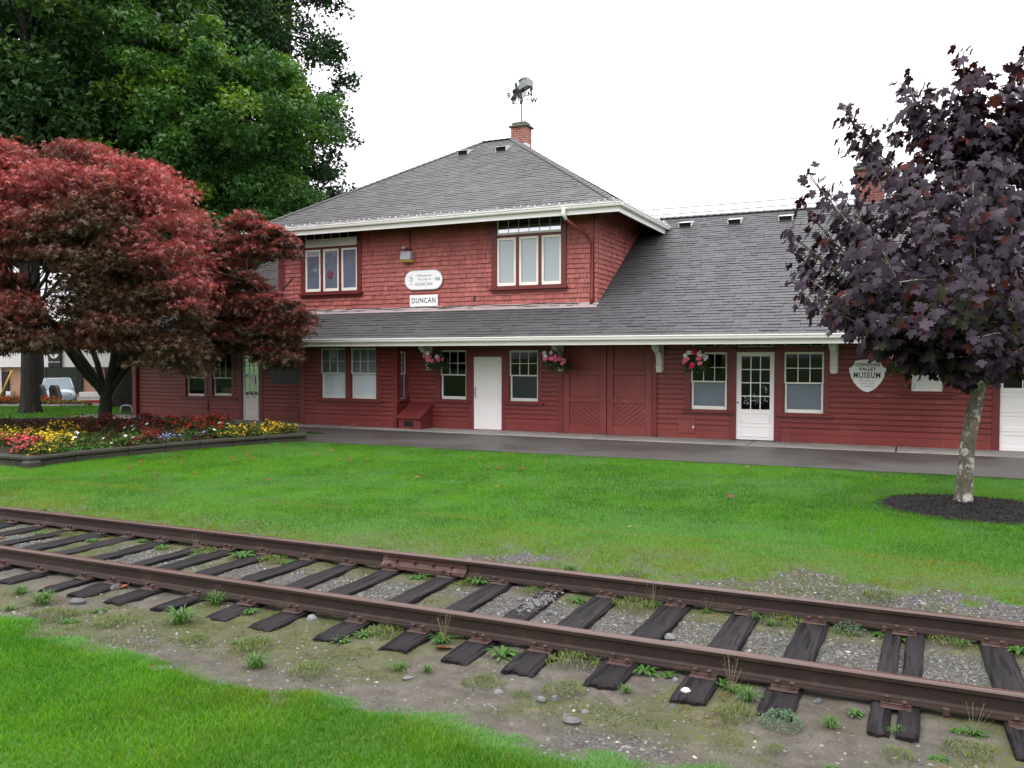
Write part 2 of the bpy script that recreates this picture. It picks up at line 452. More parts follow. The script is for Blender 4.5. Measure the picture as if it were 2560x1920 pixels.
def masks(x, y):
    x = np.asarray(x, dtype=float); y = np.asarray(y, dtype=float)
    w = (fbm(x, y, 1.3, 4, 21)-.5); w2 = fbm(x, y, 3.6, 3, 25)
    fe = far_edge(x) + w*1.5 + (w2-.5)*.5; ne = near_edge(x) - w*.6 + (w2-.5)*.35
    far = sstep(0, .22, y-fe); near = sstep(-.03, .22, ne-y)*np.where(ne-y < .25, .35+.65*(w2 > .47), 1)
    thin = far*(1-sstep(.15, 1.25, y-fe))                # thinner turf beside the track
    grass = np.maximum(far*(1-.45*thin*(w2 > .45)), near)
    md = np.hypot(x-MULCH[0], (y-MULCH[1]))
    grass = grass*(sstep(MULCH[2]-.13, MULCH[2]-.05, md + w*.12))
    grass = np.where(((y > 16.42) & (x > -13.5)) | ((y > 18.4) & (x > -24.3)), 0, grass)
    # loose stones: between the rails, beside the far rail, and along the near path
    inner = sstep(5.72, 5.9, y)*(1-sstep(6.55, 6.95, y))*sstep(.32, .52, fbm(x, y, 1.1, 3, 31)+.22*sstep(-6, -2.5, x))
    outer = sstep(7.2, 7.35, y)*sstep(-6.5, -4.2, x)*(1-far)
    path = sstep(3.9, 4.15, y)*(1-sstep(4.5, 5.0, y))*(1-near)*sstep(.42, .62, fbm(x, y, .8, 3, 35))*.55
    gravel = np.clip(np.maximum(np.maximum(inner, outer*.9), path), 0, 1)
    m = fbm(x, y, 1.7, 4, 41)
    tr = sstep(4.3, 4.75, y)*(1-sstep(7.15, 7.5, y))
    moss = np.clip(tr*sstep(.38, .54, m + .16*sstep(6.45, 6.8, y) + .10*(1-sstep(5.0, 5.6, y)) - .05), 0, 1)*(1-grass)
    moss = np.maximum(moss, thin*.6*(m > .45))
    moss = np.maximum(moss, sstep(7.2, 7.4, y)*(1-far)*sstep(.44, .56, m)*.9)
    moss = np.maximum(moss, (1-near)*(1-sstep(0, .7, y-ne))*sstep(-3.0, -6.0, x)*sstep(.4, .55, m))
    moss = moss*(1-.8*inner)
    return grass, gravel*(1-grass), moss

def axis(lo, hi, fine, coarse_step, far):
    a = list(np.arange(lo, hi+1e-6, fine)); s = coarse_step; x = hi
    while x < far: x += s; a.append(x); s *= 1.25
    s = coarse_step; x = lo; b = []
    while x > -far: x -= s; b.append(x); s *= 1.08 if x > -70 else 1.3
    return np.array(b[::-1]+a)
gx_ = axis(-13.5, 3.5, .06, .25, 900)
gy_ = np.concatenate([[-900, -500, -200, -80, -30, -10, -4, -1, .5], np.arange(1.5, 2.4, .3), np.arange(2.5, 9.6, .05), np.arange(9.7, 18.5, .2), np.arange(19, 70, 1.0), [75, 85, 100, 130, 200, 350, 600, 900]])
GX, GY = np.meshgrid(gx_, gy_)
GZ = zg(GX, GY)
nx, ny = len(gx_), len(gy_)
idx = np.arange(nx*ny).reshape(ny, nx)
gf = np.stack([idx[:-1, :-1], idx[:-1, 1:], idx[1:, 1:], idx[1:, :-1]], -1).reshape(-1, 4)
ga, gb, gc = masks(GX, GY)

t = NT('ground_soil_gravel_moss')
co = t.coord('Object')
at = t.n('ShaderNodeSeparateColor'); t.l(t.attr('col').outputs['Color'], at.inputs[0])
nA = t.noise(co, 1.3, 6, .6); nB = t.noise(co, 30, 5, .7); nC = t.noise(co, 6, 5, .65); nF = t.noise(co, 75, 5, .8)
dirt = t.mix(t.ramp(nC, .35, .65), (.052, .047, .036), (.098, .089, .072))
dirt = t.mix(t.ramp(nA, .55, .72), dirt, (.062, .044, .031))
dirt = t.mix(t.ramp(nF, .25, .8), t.mix(1.0, dirt, (.45,)*3, 'MULTIPLY'), t.mix(1.0, dirt, (1.5,)*3, 'MULTIPLY'))
v = t.n('ShaderNodeTexVoronoi'); t.l(co, v.inputs['Vector']); v.inputs['Scale'].default_value = 62
sc_ = t.n('ShaderNodeSeparateColor'); t.l(v.outputs['Color'], sc_.inputs[0])
grav = t.mix(sc_.outputs[0], (.035, .035, .034), (.165, .165, .155))
grav = t.mix(t.ramp(v.outputs['Distance'], .25, .75), grav, (.024, .022, .018))
mossc = t.mix(t.ramp(nB, .3, .7), (.020, .032, .007), (.075, .082, .020))
mossc = t.mix(t.ramp(nC, .55, .75), mossc, (.115, .090, .030))
soil = t.mix(t.ramp(nB, .3, .7), (.022, .078, .006), (.048, .130, .010))
gm = t.ramp(t.math('ADD', at.outputs[1], t.math('MULTIPLY_ADD', nB, .9)), .75, 1.05)
gm.node.inputs[0].links[0].from_node.inputs[1].links[0].from_node.inputs[2].default_value = -.1
c = t.mix(gm, dirt, grav)
mb = t.math('MULTIPLY', at.outputs[2], t.ramp(nB, .36, .56))
c = t.mix(mb, c, mossc)
c = t.mix(at.outputs[0], c, soil)
hgt = t.math('ADD', t.math('MULTIPLY', v.outputs['Distance'], gm), nB)
M['ground'] = t.finish(t.bsdf(c, .8, .3, hgt, .7, .015))
ground = np_mesh('ground', np.stack([GX, GY, GZ], -1).reshape(-1, 3), gf, M['ground'], col=np.stack([ga, gb, gc], -1).reshape(-1, 3), smooth=True)
tag(ground, kind='structure')

# ------------------------------------------------------------------ platform and concrete strip
def make_asphalt():
    t = NT('wet_asphalt'); co = t.coord('Object')
    n1 = t.noise(co, .45, 5, .6); n2 = t.noise(co, 110, 3, .75); n3 = t.noise(co, 2.4, 5, .6)
    c = t.mix(t.ramp(n1, .3, .7), (.040, .039, .035), (.067, .065, .059))
    c = t.mix(t.math('MULTIPLY', t.ramp(n3, .55, .75), .5), c, (.036, .035, .033))
    c = t.mix(t.ramp(n2, .3, .75), t.mix(1.0, c, (.6,)*3, 'MULTIPLY'), t.mix(1.0, c, (1.35,)*3, 'MULTIPLY'))
    r = t.n('ShaderNodeMapRange'); t.l(n1, r.inputs[0]); r.inputs[1].default_value = .35; r.inputs[2].default_value = .65; r.inputs[3].default_value = .38; r.inputs[4].default_value = .62
    return t.finish(t.bsdf(c, r.outputs[0], .45, n2, .5, .004))
M['asphalt'] = make_asphalt()
def make_concrete(name, a, b, stain=(.12, .11, .09), sa=.7):
    t = NT(name); co = t.coord('Object')
    n1 = t.noise(co, .7, 6, .65); n2 = t.noise(co, 45, 4, .7)
    c = t.mix(t.ramp(n1, .3, .7), a, b)
    c = t.mix(t.math('MULTIPLY', t.ramp(t.noise(co, 1.1, 6, .7), .56, .68), sa), c, stain)
    c = t.mix(t.ramp(n2, .3, .7), t.mix(1.0, c, (.78,)*3, 'MULTIPLY'), c)
    return t.finish(t.bsdf(c, .7, .3, n2, .4, .004))
M['concrete'] = make_concrete('pale_concrete', (.17, .165, .15), (.30, .292, .27))
M['stone'] = make_concrete('mossy_stone', (.026, .025, .020), (.062, .060, .047), (.022, .030, .012), .8)
mb_ = MB()
# slightly ragged lawn-side edge
xs = np.arange(-13.6, 16.01, .2); edge = 16.4 + (fbm(xs, xs*0+2, 1.5, 3, 77)-.5)*.10
for i in range(len(xs)-1):
    a0, a1 = float(xs[i]), float(xs[i+1]); e0, e1 = float(edge[i]), float(edge[i+1])
    mb_.face([(a0, e0, .022), (a1, e1, .022), (a1, 19.82, .022), (a0, 19.82, .022)])
    mb_.face([(a0, e0-.02, -.12), (a1, e1-.02, -.12), (a1, e1, .022), (a0, e0, .022)])
mb_.face([(-26, 18.35, .020), (-13.6, 18.35, .020), (-13.6, 19.82, .020), (-26, 19.82, .020)])
mb_.face([(-13.6, 16.43, .021), (-13.6, 18.36, .021), (-14.0, 18.36, .021), (-14.0, 17.5, .021)])
tag(mb_.build('platform', M['asphalt'], fix=False), kind='structure')
mb_ = MB()
joints = [-26, -22.2, -18.4, -14.6, -10.8, -7.0, -3.35, -.25, 3.4, 7.0, 11, 16]
for a, b in zip(joints[:-1], joints[1:]):
    mb_.box(a+.012, b-.012, 19.78, 21.2, -.1, .034+random.uniform(-.004, .004), bev=.012)
tag(mb_.build('kerb_strip', M['concrete']), kind='structure')

# ------------------------------------------------------------------ track
def make_rust(name, a, b, c3, rough=(.35, .6)):
    t = NT(name); co = t.coord('Object', (.25, 1, 1)); co2 = t.coord('Object')
    n1 = t.noise(co, 3, 6, .65); n2 = t.noise(co2, 50, 4, .7); n3 = t.noise(co2, 5, 5, .65)
    c = t.mix(t.ramp(n1, .3, .7), a, b)
    c = t.mix(t.math('MULTIPLY', t.ramp(n3, .55, .72), .7), c, c3)
    c = t.mix(t.ramp(n2, .3, .7), t.mix(1.0, c, (.75,)*3, 'MULTIPLY'), c)
    r = t.n('ShaderNodeMapRange'); t.l(n3, r.inputs[0]); r.inputs[3].default_value = rough[0]; r.inputs[4].default_value = rough[1]
    return t.finish(t.bsdf(c, r.outputs[0], .5, n2, .35, .003))
M['rail'] = make_rust('rusty_rail_steel', (.019, .0105, .008), (.031, .017, .013), (.075, .036, .021))
M['railtop'] = make_rust('worn_rail_head', (.064, .031, .023), (.092, .049, .039), (.078, .036, .024), (.25, .42))
M['rust'] = make_rust('flaky_rust', (.034, .016, .012), (.060, .026, .018), (.095, .042, .025), (.55, .8))
M['rustplate'] = make_rust('red_rust_plate', (.036, .014, .010), (.064, .023, .015), (.30, .20, .15), (.5, .75))
prof = [(-.068, 0), (.068, 0), (.068, .010), (.028, .022), (.010, .034), (.009, .098), (.018, .108), (.035, .113), (.036, .138)]
top = [(.036, .138), (.030, .148), (.015, .1525), (-.015, .1525), (-.030, .148), (-.036, .138)]
prof2 = [(-.036, .138), (-.035, .113), (-.018, .108), (-.009, .098), (-.010, .034), (-.028, .022), (-.068, .010), (-.068, 0)]
def make_rail(y, label):
    rt = empty('rail', (-10, y, -.03), 0, label, 'rail', 'rails of the railway track')
    full = prof + top[1:] + prof2[1:-1]
    m = MB(); xs = [-48, -30] + list(np.arange(-20, 4.1, 1.0)) + [8, 16]
    n = len(full); nt0 = len(prof)-1
    for a, b in zip(xs[:-1], xs[1:]):
        for i in range(n):
            j = (i+1) % n; p, q = full[i], full[j]
            mi = 1 if nt0 <= i < nt0+5 else 0
            m.face([(a, y+p[0], p[1]-.03), (b, y+p[0], p[1]-.03), (b, y+q[0], q[1]-.03), (a, y+q[0], q[1]-.03)], 0, mi)
    for xe in (-48, 16):
        m.face([(xe, y+p[0], p[1]-.03) for p in full])
    m.build('rail_bar', [M['rail'], M['railtop']], rt)
    return rt
railN = make_rail(5.61, 'rusty steel rail nearer the viewer, running across the foreground')
railF = make_rail(7.105, 'rusty steel rail nearer the lawn and station, with a bolted joint')
# bolted joint bar on the far rail
jb = MB(); jx0, jx1 = -4.72, -3.78; yj = 7.105
jb.prism([(yj-.014, .004), (yj-.062, -.014), (yj-.066, -.006), (yj-.040, .012), (yj-.030, .03), (yj-.030, .062), (yj-.036, .078), (yj-.014, .080)], 'x', jx0, jx1)
jb.box(jx0, jx1, yj-.105, yj-.060, -.026, -.012)
jo = jb.build('joint_bar', M['rustplate'], railF)
for k in range(4):
    b = MB(); xb = jx0 + .16 + k*(jx1-jx0-.32)/3
    b.tube([(xb, yj-.028, .045), (xb, yj-.050, .045)], .018, 6, smooth=False); b.tube([(xb, yj-.05, .045), (xb, yj-.062, .045)], .010, 6)
    b.build('bolt', M['rust'], jo)
for xa, rr in ((-.15, railF), (1.1, railF), (.22, railN)):
    b = MB(); y = 7.105 if rr is railF else 5.61
    b.box(xa-.02, xa+.02, y-.085, y-.060, -.055, -.005, bev=.006); b.box(xa-.014, xa+.014, y-.07, y-.052, -.022, -.012, bev=.004)
    b.build('rail_anchor', M['rust'], rr)

t = NT('creosoted_timber'); co = t.coord('Object', (1, .09, 1)); co2 = t.coord('Object')
n1 = t.noise(co, 16, 6, .7); n2 = t.noise(co, 70, 4, .7); n3 = t.noise(co2, 2.5, 4, .6)
c = t.mix(t.ramp(n1, .3, .7), (.005, .0045, .005), (.025, .0225, .0245))
c = t.mix(t.math('MULTIPLY', t.ramp(n3, .5, .7), .5), c, (.015, .011, .0115))
c = t.mix(t.ramp(t.noise(t.coord('Object', (1, .045, 1)), 30, 4, .6), .39, .45), (.0025, .0025, .0025), c)
a = t.attr('tint').outputs['Fac']; k = t.math('MULTIPLY_ADD', a, .5); k.node.inputs[2].default_value = 1.0
vm = t.n('ShaderNodeVectorMath', op='SCALE'); t.l(c, vm.inputs[0]); t.l(k, vm.inputs['Scale'])
M['tie'] = t.finish(t.bsdf(vm.outputs[0], .72, .14, t.math('ADD', n1, t.math('MULTIPLY', n2, .4)), .8, .012))
TIE_NEAR = [-7.65, -7.05, -6.66, -6.17, -5.61, -5.07, -4.57, -3.95, -3.38, -2.85, -2.36, -1.76, -1.19, -.67, -.03, .60]
TIES = [-11.9, -11.35, -10.8, -10.25, -9.7, -9.2, -8.68, -8.2] + TIE_NEAR + [1.15, 1.7, 2.3, 2.85]
def ordinal(n): return ['rightmost', 'second', 'third', 'fourth', 'fifth', 'sixth', 'seventh', 'eighth', 'ninth', 'tenth', 'eleventh', 'twelfth', 'thirteenth', 'fourteenth', 'fifteenth', 'sixteenth', 'seventeenth', 'eighteenth', 'nineteenth', 'twentieth', 'twenty-first', 'twenty-second', 'twenty-third', 'twenty-fourth', 'twenty-fifth', 'twenty-sixth', 'twenty-seventh', 'twenty-eighth'][n]
vis = [x for x in TIES if x < .9]
for ti, tx in enumerate(TIES):
    rnd = random.Random(100+ti)
    w = rnd.uniform(.205, .24); split = abs(tx+.03) < .01
    if split: w = .27
    y0, y1 = 5.11+rnd.uniform(-.03, .03), 7.62+rnd.uniform(-.05, .05)
    skew = rnd.uniform(-.03, .03); zt = -.040+rnd.uniform(-.008, .006)
    if tx < .9:
        k = len(vis)-1-vis.index(tx)
        lab = 'black weathered railway tie split open along its middle, weeds growing in the crack' if split else ('black weathered timber railway tie, rightmost at the frame edge' if k == 0 else f'black weathered timber railway tie, {ordinal(k)} counted from the right edge')
        if abs(tx+2.85) < .01: lab = f'black weathered railway tie with grey gravel scattered on it, {ordinal(k)} from the right'
    else:
        lab = f'black weathered timber railway tie just beyond the right frame edge'
    t_ = empty('railway_tie', (tx, 6.36, -.2), 0, lab, 'railway tie', 'ties of the railway track')
    m = MB()
    def grid(xa, xb, seed):
        nxs = np.linspace(xa, xb, 7); nys = np.linspace(y0, y1, 40); tilt = rnd.uniform(-.06, .06); tiltx = rnd.uniform(-.004, .004)
        top_ = []
        for j, yy in enumerate(nys):
            for i, xx in enumerate(nxs):
                e = min(i, 6-i); ee = min(j, 39-j)
                dz = (0 if e else -.010) + (0 if ee else -.012) + float(fbm(xx*9, yy*1.6, 3, 3, seed)-.5)*.030
                px = xx + skew*(yy-6.36) + (0 if e else float(fbm(yy*3, i, 1, 2, seed+3)-.5)*.012)
                py = yy + (0 if ee else float(fbm(xx*30, j, 1, 2, seed+5)-.5)*.05)
                top_.append((px, py, zt+dz+tilt*(xx-tx)+tiltx*(yy-6.3)))
        fs = []
        for j in range(39):
            for i in range(6):
                a = j*7+i; fs.append((a, a+1, a+8, a+7))
        m.mesh(top_, fs, rnd.uniform(-.3, .5), 0, True)
        ring = [i for i in range(7)] + [j*7+6 for j in range(1, 40)] + [39*7+i for i in range(5, -1, -1)] + [j*7 for j in range(38, 0, -1)]
        for a, b in zip(ring, ring[1:]+ring[:1]):
            p, q = top_[a], top_[b]
            m.face([p, (p[0], p[1], -.2), (q[0], q[1], -.2), q], 0, 0, False)
    if split:
        grid(tx-w/2, tx-.018, ti); grid(tx+.014, tx+w/2, ti+40)
    else:
        grid(tx-w/2, tx+w/2, ti)
    m.build('timber', M['tie'], t_)
    for ry in (5.61, 7.105):
        sh = skew*(ry-6.36)
        p = MB(); p.box(tx+sh-.085, tx+sh+.085, ry-.145, ry+.145, -.042, -.0305, bev=.004)
        p.box(tx+sh-.085, tx+sh+.085, ry-.092, ry-.072, -.031, -.022, bev=.003)
        po = p.build('tie_plate', M['rust'], t_)
        for sx, sy in ((-.05, -.082), (.045, -.115), (.05, .082)):
            s = MB(); sxx = tx+sh+sx+rnd.uniform(-.01, .01); hh = rnd.uniform(0, .02)
            s.box(sxx-.009, sxx+.009, ry+sy-.009, ry+sy+.009, -.05, -.008+hh, bev=.002)
            s.box(sxx-.016, sxx+.016, ry+sy-.018, ry+sy+.020, -.010+hh, .002+hh, bev=.005)
            s.build('spike', M['rust'], po)
# ------------------------------------------------------------------ the station
ST = empty('station_building', (-8, 25.5, 0), 0, 'long red wooden railway station with grey shingled hip roofs and white eaves', 'building')
YW, YB = 21.0, 20.45               # front wall and bay front
PITCHB = .125
SPROF = [(0, -.040), (.089, -.040), (.099, -.006), (.125, -.002)]
def siding(m, x0, x1, z0, z1, y, openings, axis='x', sgn=1, skip_rows=0):
    """horizontal drop siding with real lapped boards, cut round the openings; axis 'y' sets a side wall at x=y"""
    def P(u, d, z):
        return (u, y+d, z) if axis == 'x' else (y-d*sgn, u, z)
    rows = int(math.ceil((z1-z0)/PITCHB))
    for r in range(rows):
        zb = z0+r*PITCHB; zt = min(zb+PITCHB, z1)
        cuts = sorted({zb, zt} | {z for o in openings for z in (o[2], o[3]) if zb < z < zt})
        for za, zc in zip(cuts[:-1], cuts[1:]):
            iv = [(x0, x1)]
            for o in openings:
                if o[2] < zc-1e-6 and o[3] > za+1e-6:
                    nv = []
                    for a, b in iv:
                        if o[1] <= a or o[0] >= b: nv.append((a, b)); continue
                        if o[0] > a: nv.append((a, o[0]))
                        if o[1] < b: nv.append((o[1], b))
                    iv = nv
            zz = [za-zb] + [p[0] for p in SPROF if za-zb < p[0] < zc-zb] + [zc-zb]
            dd = [float(np.interp(q, [p[0] for p in SPROF], [p[1] for p in SPROF])) for q in zz]
            for a, b in iv:
                tint = random.uniform(-.5, .5)
                for k in range(len(zz)-1):
                    m.face([P(a, dd[k], zb+zz[k]), P(b, dd[k], zb+zz[k]), P(b, dd[k+1], zb+zz[k+1]), P(a, dd[k+1], zb+zz[k+1])], tint)
                if abs(zc-zt) < 1e-6:
                    m.face([P(a, -.002, zt), P(b, -.002, zt), P(b, -.040, zt), P(a, -.040, zt)], tint)
BOT = .26                            # top of the skirting board
XL, XR = -24.14, 9.0
SOF = lambda y: 2.34 + .611*(y-19.56)
# (name, x0, x1, z0, z1)
WIN_L1 = (-21.73, -20.91, .75, 2.20); WIN_L2 = (-20.57, -19.75, .78, 2.20)
DOOR_L = (-19.32, -18.62, .03, 2.20)
WIN1 = (-12.05, -11.21, .85, 2.23); WIN2 = (-9.89, -9.03, .84, 2.22)
DOOR_W = (-10.99, -10.11, .03, 2.045)
BARN = (-8.30, -5.89, .03, 2.45)
WIN_A = (-4.92, -4.03, .75, 2.16); DOOR_R = (-3.81, -2.92, .02, 2.16); WIN_B = (-2.70, -1.81, .72, 2.16)
TR_A = (-4.90, -4.03, 2.27, 2.72); TR_D = (-3.78, -2.95, 2.27, 2.72); TR_B = (-2.70, -1.81, 2.27, 2.72)
WIN_S = (.03, .66, 1.28, 2.15); GAR = (1.76, 4.16, .0, 2.10)
OPEN = [WIN_L1, WIN_L2, DOOR_L, WIN1, WIN2, DOOR_W, BARN, WIN_A, DOOR_R, WIN_B, TR_A, TR_D, TR_B, WIN_S, GAR]
m = MB()
siding(m, XL, -16.4, BOT, 3.15, YW, OPEN); siding(m, -13.2, XR, BOT, 3.15, YW, OPEN)
siding(m, YW, 30, BOT, 3.15, XL, [], 'y', -1); siding(m, YW, 30, BOT, 3.15, XR, [], 'y', 1)
m.face([(XL, 30, 0), (XR, 30, 0), (XR, 30, 3.2), (XL, 30, 3.2)])
def skirt(a, b, y=YW):
    m.box(a, b, y-.030, y+.03, .015, BOT+.005, random.uniform(-.4, .4)); m.box(a, b, y-.044, y-.03, BOT-.02, BOT+.012, .2)
segs = [XL, DOOR_L[0]-.12, None, DOOR_L[1]+.12, -16.4, None, -13.2, DOOR_W[0]-.1, None, DOOR_W[1]+.1, BARN[0]-.15, None, BARN[1]+.13, DOOR_R[0]-.15, None, DOOR_R[1]+.15, GAR[0]-.15, None, GAR[1]+.15, XR]
cur = []
for s in segs + [None]:
    if s is None: skirt(cur[0], cur[1]); cur = []
    else: cur.append(s)
m.box(XL-.03, XL, YW-.03, 30, .015, BOT)
wall = m.build('wall', M['siding'], ST, fix=False)
# the bay beside the platform
m = MB()
BW1 = (-15.80, -14.90, .83, 2.30); BW2 = (-14.72, -13.83, .83, 2.30); BWS = (20.60, 20.95, .83, 2.2)
BX0, BX1 = -16.47, -13.18
siding(m, BX0, BX1, BOT, 2.95, YB, [BW1, BW2]); siding(m, YB, YW+.05, BOT, 2.95, BX1, [BWS], 'y', 1); siding(m, YB, YW+.05, BOT, 2.95, BX0, [], 'y', -1)
skirt(BX0, BX1, YB); m.box(BX1-.03, BX1+.03, YB, YW, .015, BOT); m.box(BX0-.03, BX0+.03, YB, YW, .015, BOT)
bay = m.build('bay_wall', M['siding'], ST, fix=False)
# trim boards at corners
for bb in ((BX0-.075, BX0+.075, YB-.05, YB+.06), (BX1-.075, BX1+.05, YB-.05, YB+.15), (XL-.05, XL+.13, YW-.05, YW+.1), (-16.62, -16.53, YW-.048, YW+.02), (-13.13, -13.02, YW-.048, YW+.02)):
    m = MB(); m.box(*bb, .012, 2.95, bev=.008); m.build('corner_board', M['trim'], ST)

def casing(m, o, y, w=.13, head=.13, foot=True, fw=.13):
    x0, x1, z0, z1 = o
    m.box(x0-w, x0, y-.045, y+.08, z0-(.02 if foot else 0), z1+head, random.uniform(-.2, .2), bev=.006)
    m.box(x1, x1+w, y-.045, y+.08, z0-(.02 if foot else 0), z1+head, random.uniform(-.2, .2), bev=.006)
    m.box(x0, x1, y-.043, y+.08, z1, z1+head, 0, bev=.006)
def sill(m, xa, xb, z, y):
    m.prism([(y+.05, z), (y-.115, z-.018), (y-.115, z-.058), (y-.05, z-.062), (y+.05, z-.062)], 'x', xa, xb)
    m.box(xa+.06, xb-.06, y-.042, y+.03, z-.14, z-.062, bev=.005)
def sash(m, x0, x1, z0, z1, y, st=.045, bot=None, top=None, cols=1, rows=1, mun=.018, th=.035):
    bot = bot or st; top = top or st
    m.box(x0, x0+st, y, y+th, z0, z1, random.uniform(-.2, .2), bev=.004); m.box(x1-st, x1, y, y+th, z0, z1, 0, bev=.004)
    m.box(x0+st, x1-st, y+.001, y+th, z0, z0+bot, 0, bev=.004); m.box(x0+st, x1-st, y+.001, y+th, z1-top, z1, 0, bev=.004)
    ix0, ix1, iz0, iz1 = x0+st, x1-st, z0+bot, z1-top
    for c in range(1, cols):
        x = ix0+(ix1-ix0)*c/cols; m.box(x-mun/2, x+mun/2, y+.003, y+th-.003, iz0, iz1)
    for r in range(1, rows):
        z = iz0+(iz1-iz0)*r/rows; m.box(ix0, ix1, y+.005, y+th-.005, z-mun/2, z+mun/2)
    return ix0, ix1, iz0, iz1
def quadbox(m, x0, x1, y, z0, z1, th=.004): m.box(x0, x1, y, y+th, z0, z1)

def quadpane(m, x0, x1, y, z0, z1): m.face([(x0, y, z0), (x1, y, z0), (x1, y, z1), (x0, y, z1)])
def dh_window(o, y, mid, name='window', paper=True, dark_top=True, case=True, sillx=None, mat='sash', paper_mat='blind', curtain=None, cols=3, rows=2):
    x0, x1, z0, z1 = o
    w = MB()
    u = sash(w, x0, x1, mid-.02, z1, y+.005, .042, .036, .05, cols, rows)
    l = sash(w, x0+.012, x1-.012, z0, mid+.015, y+.042, .05, .085, .035)
    wo_ = w.build(name, M[mat], ST)
    g = MB(); quadpane(g, u[0], u[1], y+.02, u[2], u[3]); quadpane(g, l[0], l[1], y+.058, l[2], l[3]); g.build('pane', M['glass'], wo_)
    if case:
        c = MB(); casing(c, o, y); c.build('casing', M['trim'], wo_)
        s = MB(); sx = sillx or (x0-.17, x1+.17); sill(s, sx[0], sx[1], z0-.02, y); s.build('sill', M['trim'], wo_)
    if paper:
        b = MB(); quadbox(b, x0+.02, x1-.02, y+.085, z0+.03, mid); b.build('blind', M[paper_mat], wo_)
    if curtain:
        b = MB(); quadbox(b, x0+.02, x1-.02, y+.085, mid, z1); b.build('curtain', M[curtain], wo_)
    return wo_
dh_window(WIN_L1, YW, 1.36, paper=False, curtain='curtain', sillx=(-22.0, -19.48), cols=1, rows=1)
w2 = dh_window(WIN_L2, YW, 1.36, paper=False, case=False, rows=1)
c = MB(); casing(c, WIN_L2, YW); c.box(-20.78, -20.70, YW-.04, YW+.02, .2, .62, bev=.005); c.build('casing', M['trim'], w2)
b = MB(); b.box(-20.5, -20.05, YW+.3, YW+.6, .82, 1.02); b.box(-20.25, -19.8, YW+.35, YW+.6, .78, .92); b.build('stored_boxes', M['curtain'], w2)
dh_window(WIN1, YW, 1.54, paper=False, sillx=(-12.24, -11.06)); dh_window(WIN2, YW, 1.54, paper_mat='navy', sillx=(-10.05, -8.86))
dh_window(WIN_A, YW, 1.44, sillx=(-5.12, -3.86), mat='cream'); dh_window(WIN_B, YW, 1.43, sillx=(-2.88, -1.60), mat='cream')
wb = dh_window(BW1, YB, 1.57, paper_mat='frost', sillx=(-16.02, -13.62)); wc = dh_window(BW2, YB, 1.57, paper_mat='frost', case=False)
c = MB(); c.box(BW2[1], BW2[1]+.14, YB-.045, YB+.06, .80, 2.45, bev=.006); c.box(BW2[0], BW2[1], YB-.043, YB+.06, 2.30, 2.43, bev=.006); c.box(-14.765, -14.72, YB-.044, YB+.06, .80, 2.45); c.build('casing', M['trim'], wc)
b = MB(); quadbox(b, BW1[0], BW1[1], YB+.1, 1.57, 2.28); b.build('blind', M['blind'], wb)
b = MB(); quadbox(b, BW2[0], BW2[1], YB+.1, 1.57, 2.28); b.build('blind', M['blind'], wc)
# narrow side light of the bay (in the plane x = BX1)
w = MB(); T = Matrix(((0, -1, 0, BX1), (1, 0, 0, 0), (0, 0, 1, 0), (0, 0, 0, 1)))   # (u, d, z) -> (BX1 - d, u, z)
def tbox(m, u0, u1, d0, d1, z0, z1): m.box(u0, u1, d0, d1, z0, z1, M=T, bev=.004)
for z0, z1, d in ((.83, 1.58, .03), (1.54, 2.2, .0)):
    tbox(w, 20.60, 20.64, d, d+.035, z0, z1); tbox(w, 20.91, 20.95, d, d+.035, z0, z1); tbox(w, 20.64, 20.91, d+.001, d+.034, z0, z0+.05); tbox(w, 20.64, 20.91, d+.001, d+.034, z1-.04, z1)
tbox(w, 20.765, 20.783, .004, .03, 1.58, 2.16); tbox(w, 20.64, 20.91, .006, .028, 1.865, 1.883)
ws = w.build('window', M['sash'], ST)
g = MB(); g.box(20.64, 20.91, .02, .024, .85, 2.18, M=T); g.build('pane', M['glass'], ws)
c = MB(); tbox(c, 20.50, 20.60, -.04, .06, .8, 2.33); tbox(c, 20.95, 21.0, -.04, .06, .8, 2.33); tbox(c, 20.60, 20.95, -.038, .06, 2.2, 2.33); tbox(c, 20.46, 21.02, -.10, .05, .76, .81); c.build('casing', M['trim'], ws)
b = MB(); b.box(20.6, 20.95, .08, .084, .85, 1.56, M=T); b.build('blind', M['blind'], ws)
# transoms
for o in (TR_A, TR_D, TR_B):
    w = MB(); u = sash(w, o[0], o[1], o[2], o[3], YW+.005, .04, .04, .04, 3, 1); wo_ = w.build('transom_window', M['sash'], ST)
    g = MB(); quadpane(g, u[0], u[1], YW+.02, u[2], u[3]); g.build('pane', M['glass'], wo_)
    c = MB(); c.box(o[0]-.1, o[1]+.1, YW-.04, YW+.05, o[3], o[3]+.1); c.box(o[0]-.1, o[0], YW-.038, YW+.05, o[2], o[3]); c.box(o[1], o[1]+.1, YW-.037, YW+.05, o[2], o[3]); c.build('casing', M['trim'], wo_)
# small window with a loose white board
w = MB(); x0, x1, z0, z1 = WIN_S
u = sash(w, x0, x1, z0, z1, YW+.005, .06, .05, .06, 1, 2, .02); wo_ = w.build('window', M['cream'], ST)
g = MB(); quadpane(g, u[0], u[1], YW+.02, u[2], u[3]); g.build('pane', M['glass'], wo_)
c = MB(); casing(c, WIN_S, YW, .2); c.build('casing', M['trim'], wo_)
s = MB(); sill(s, x0-.26, x1+.25, z0-.01, YW); s.build('sill', M['trim'], wo_)
b = MB(); b.box(-.27, .27, -.004, .0, -.19, .16, M=Matrix.Translation((.36, YW+.012, 1.50)) @ Matrix.Rotation(R(-5), 4, 'Y')); b.build('loose_board', M['board_white'], wo_)

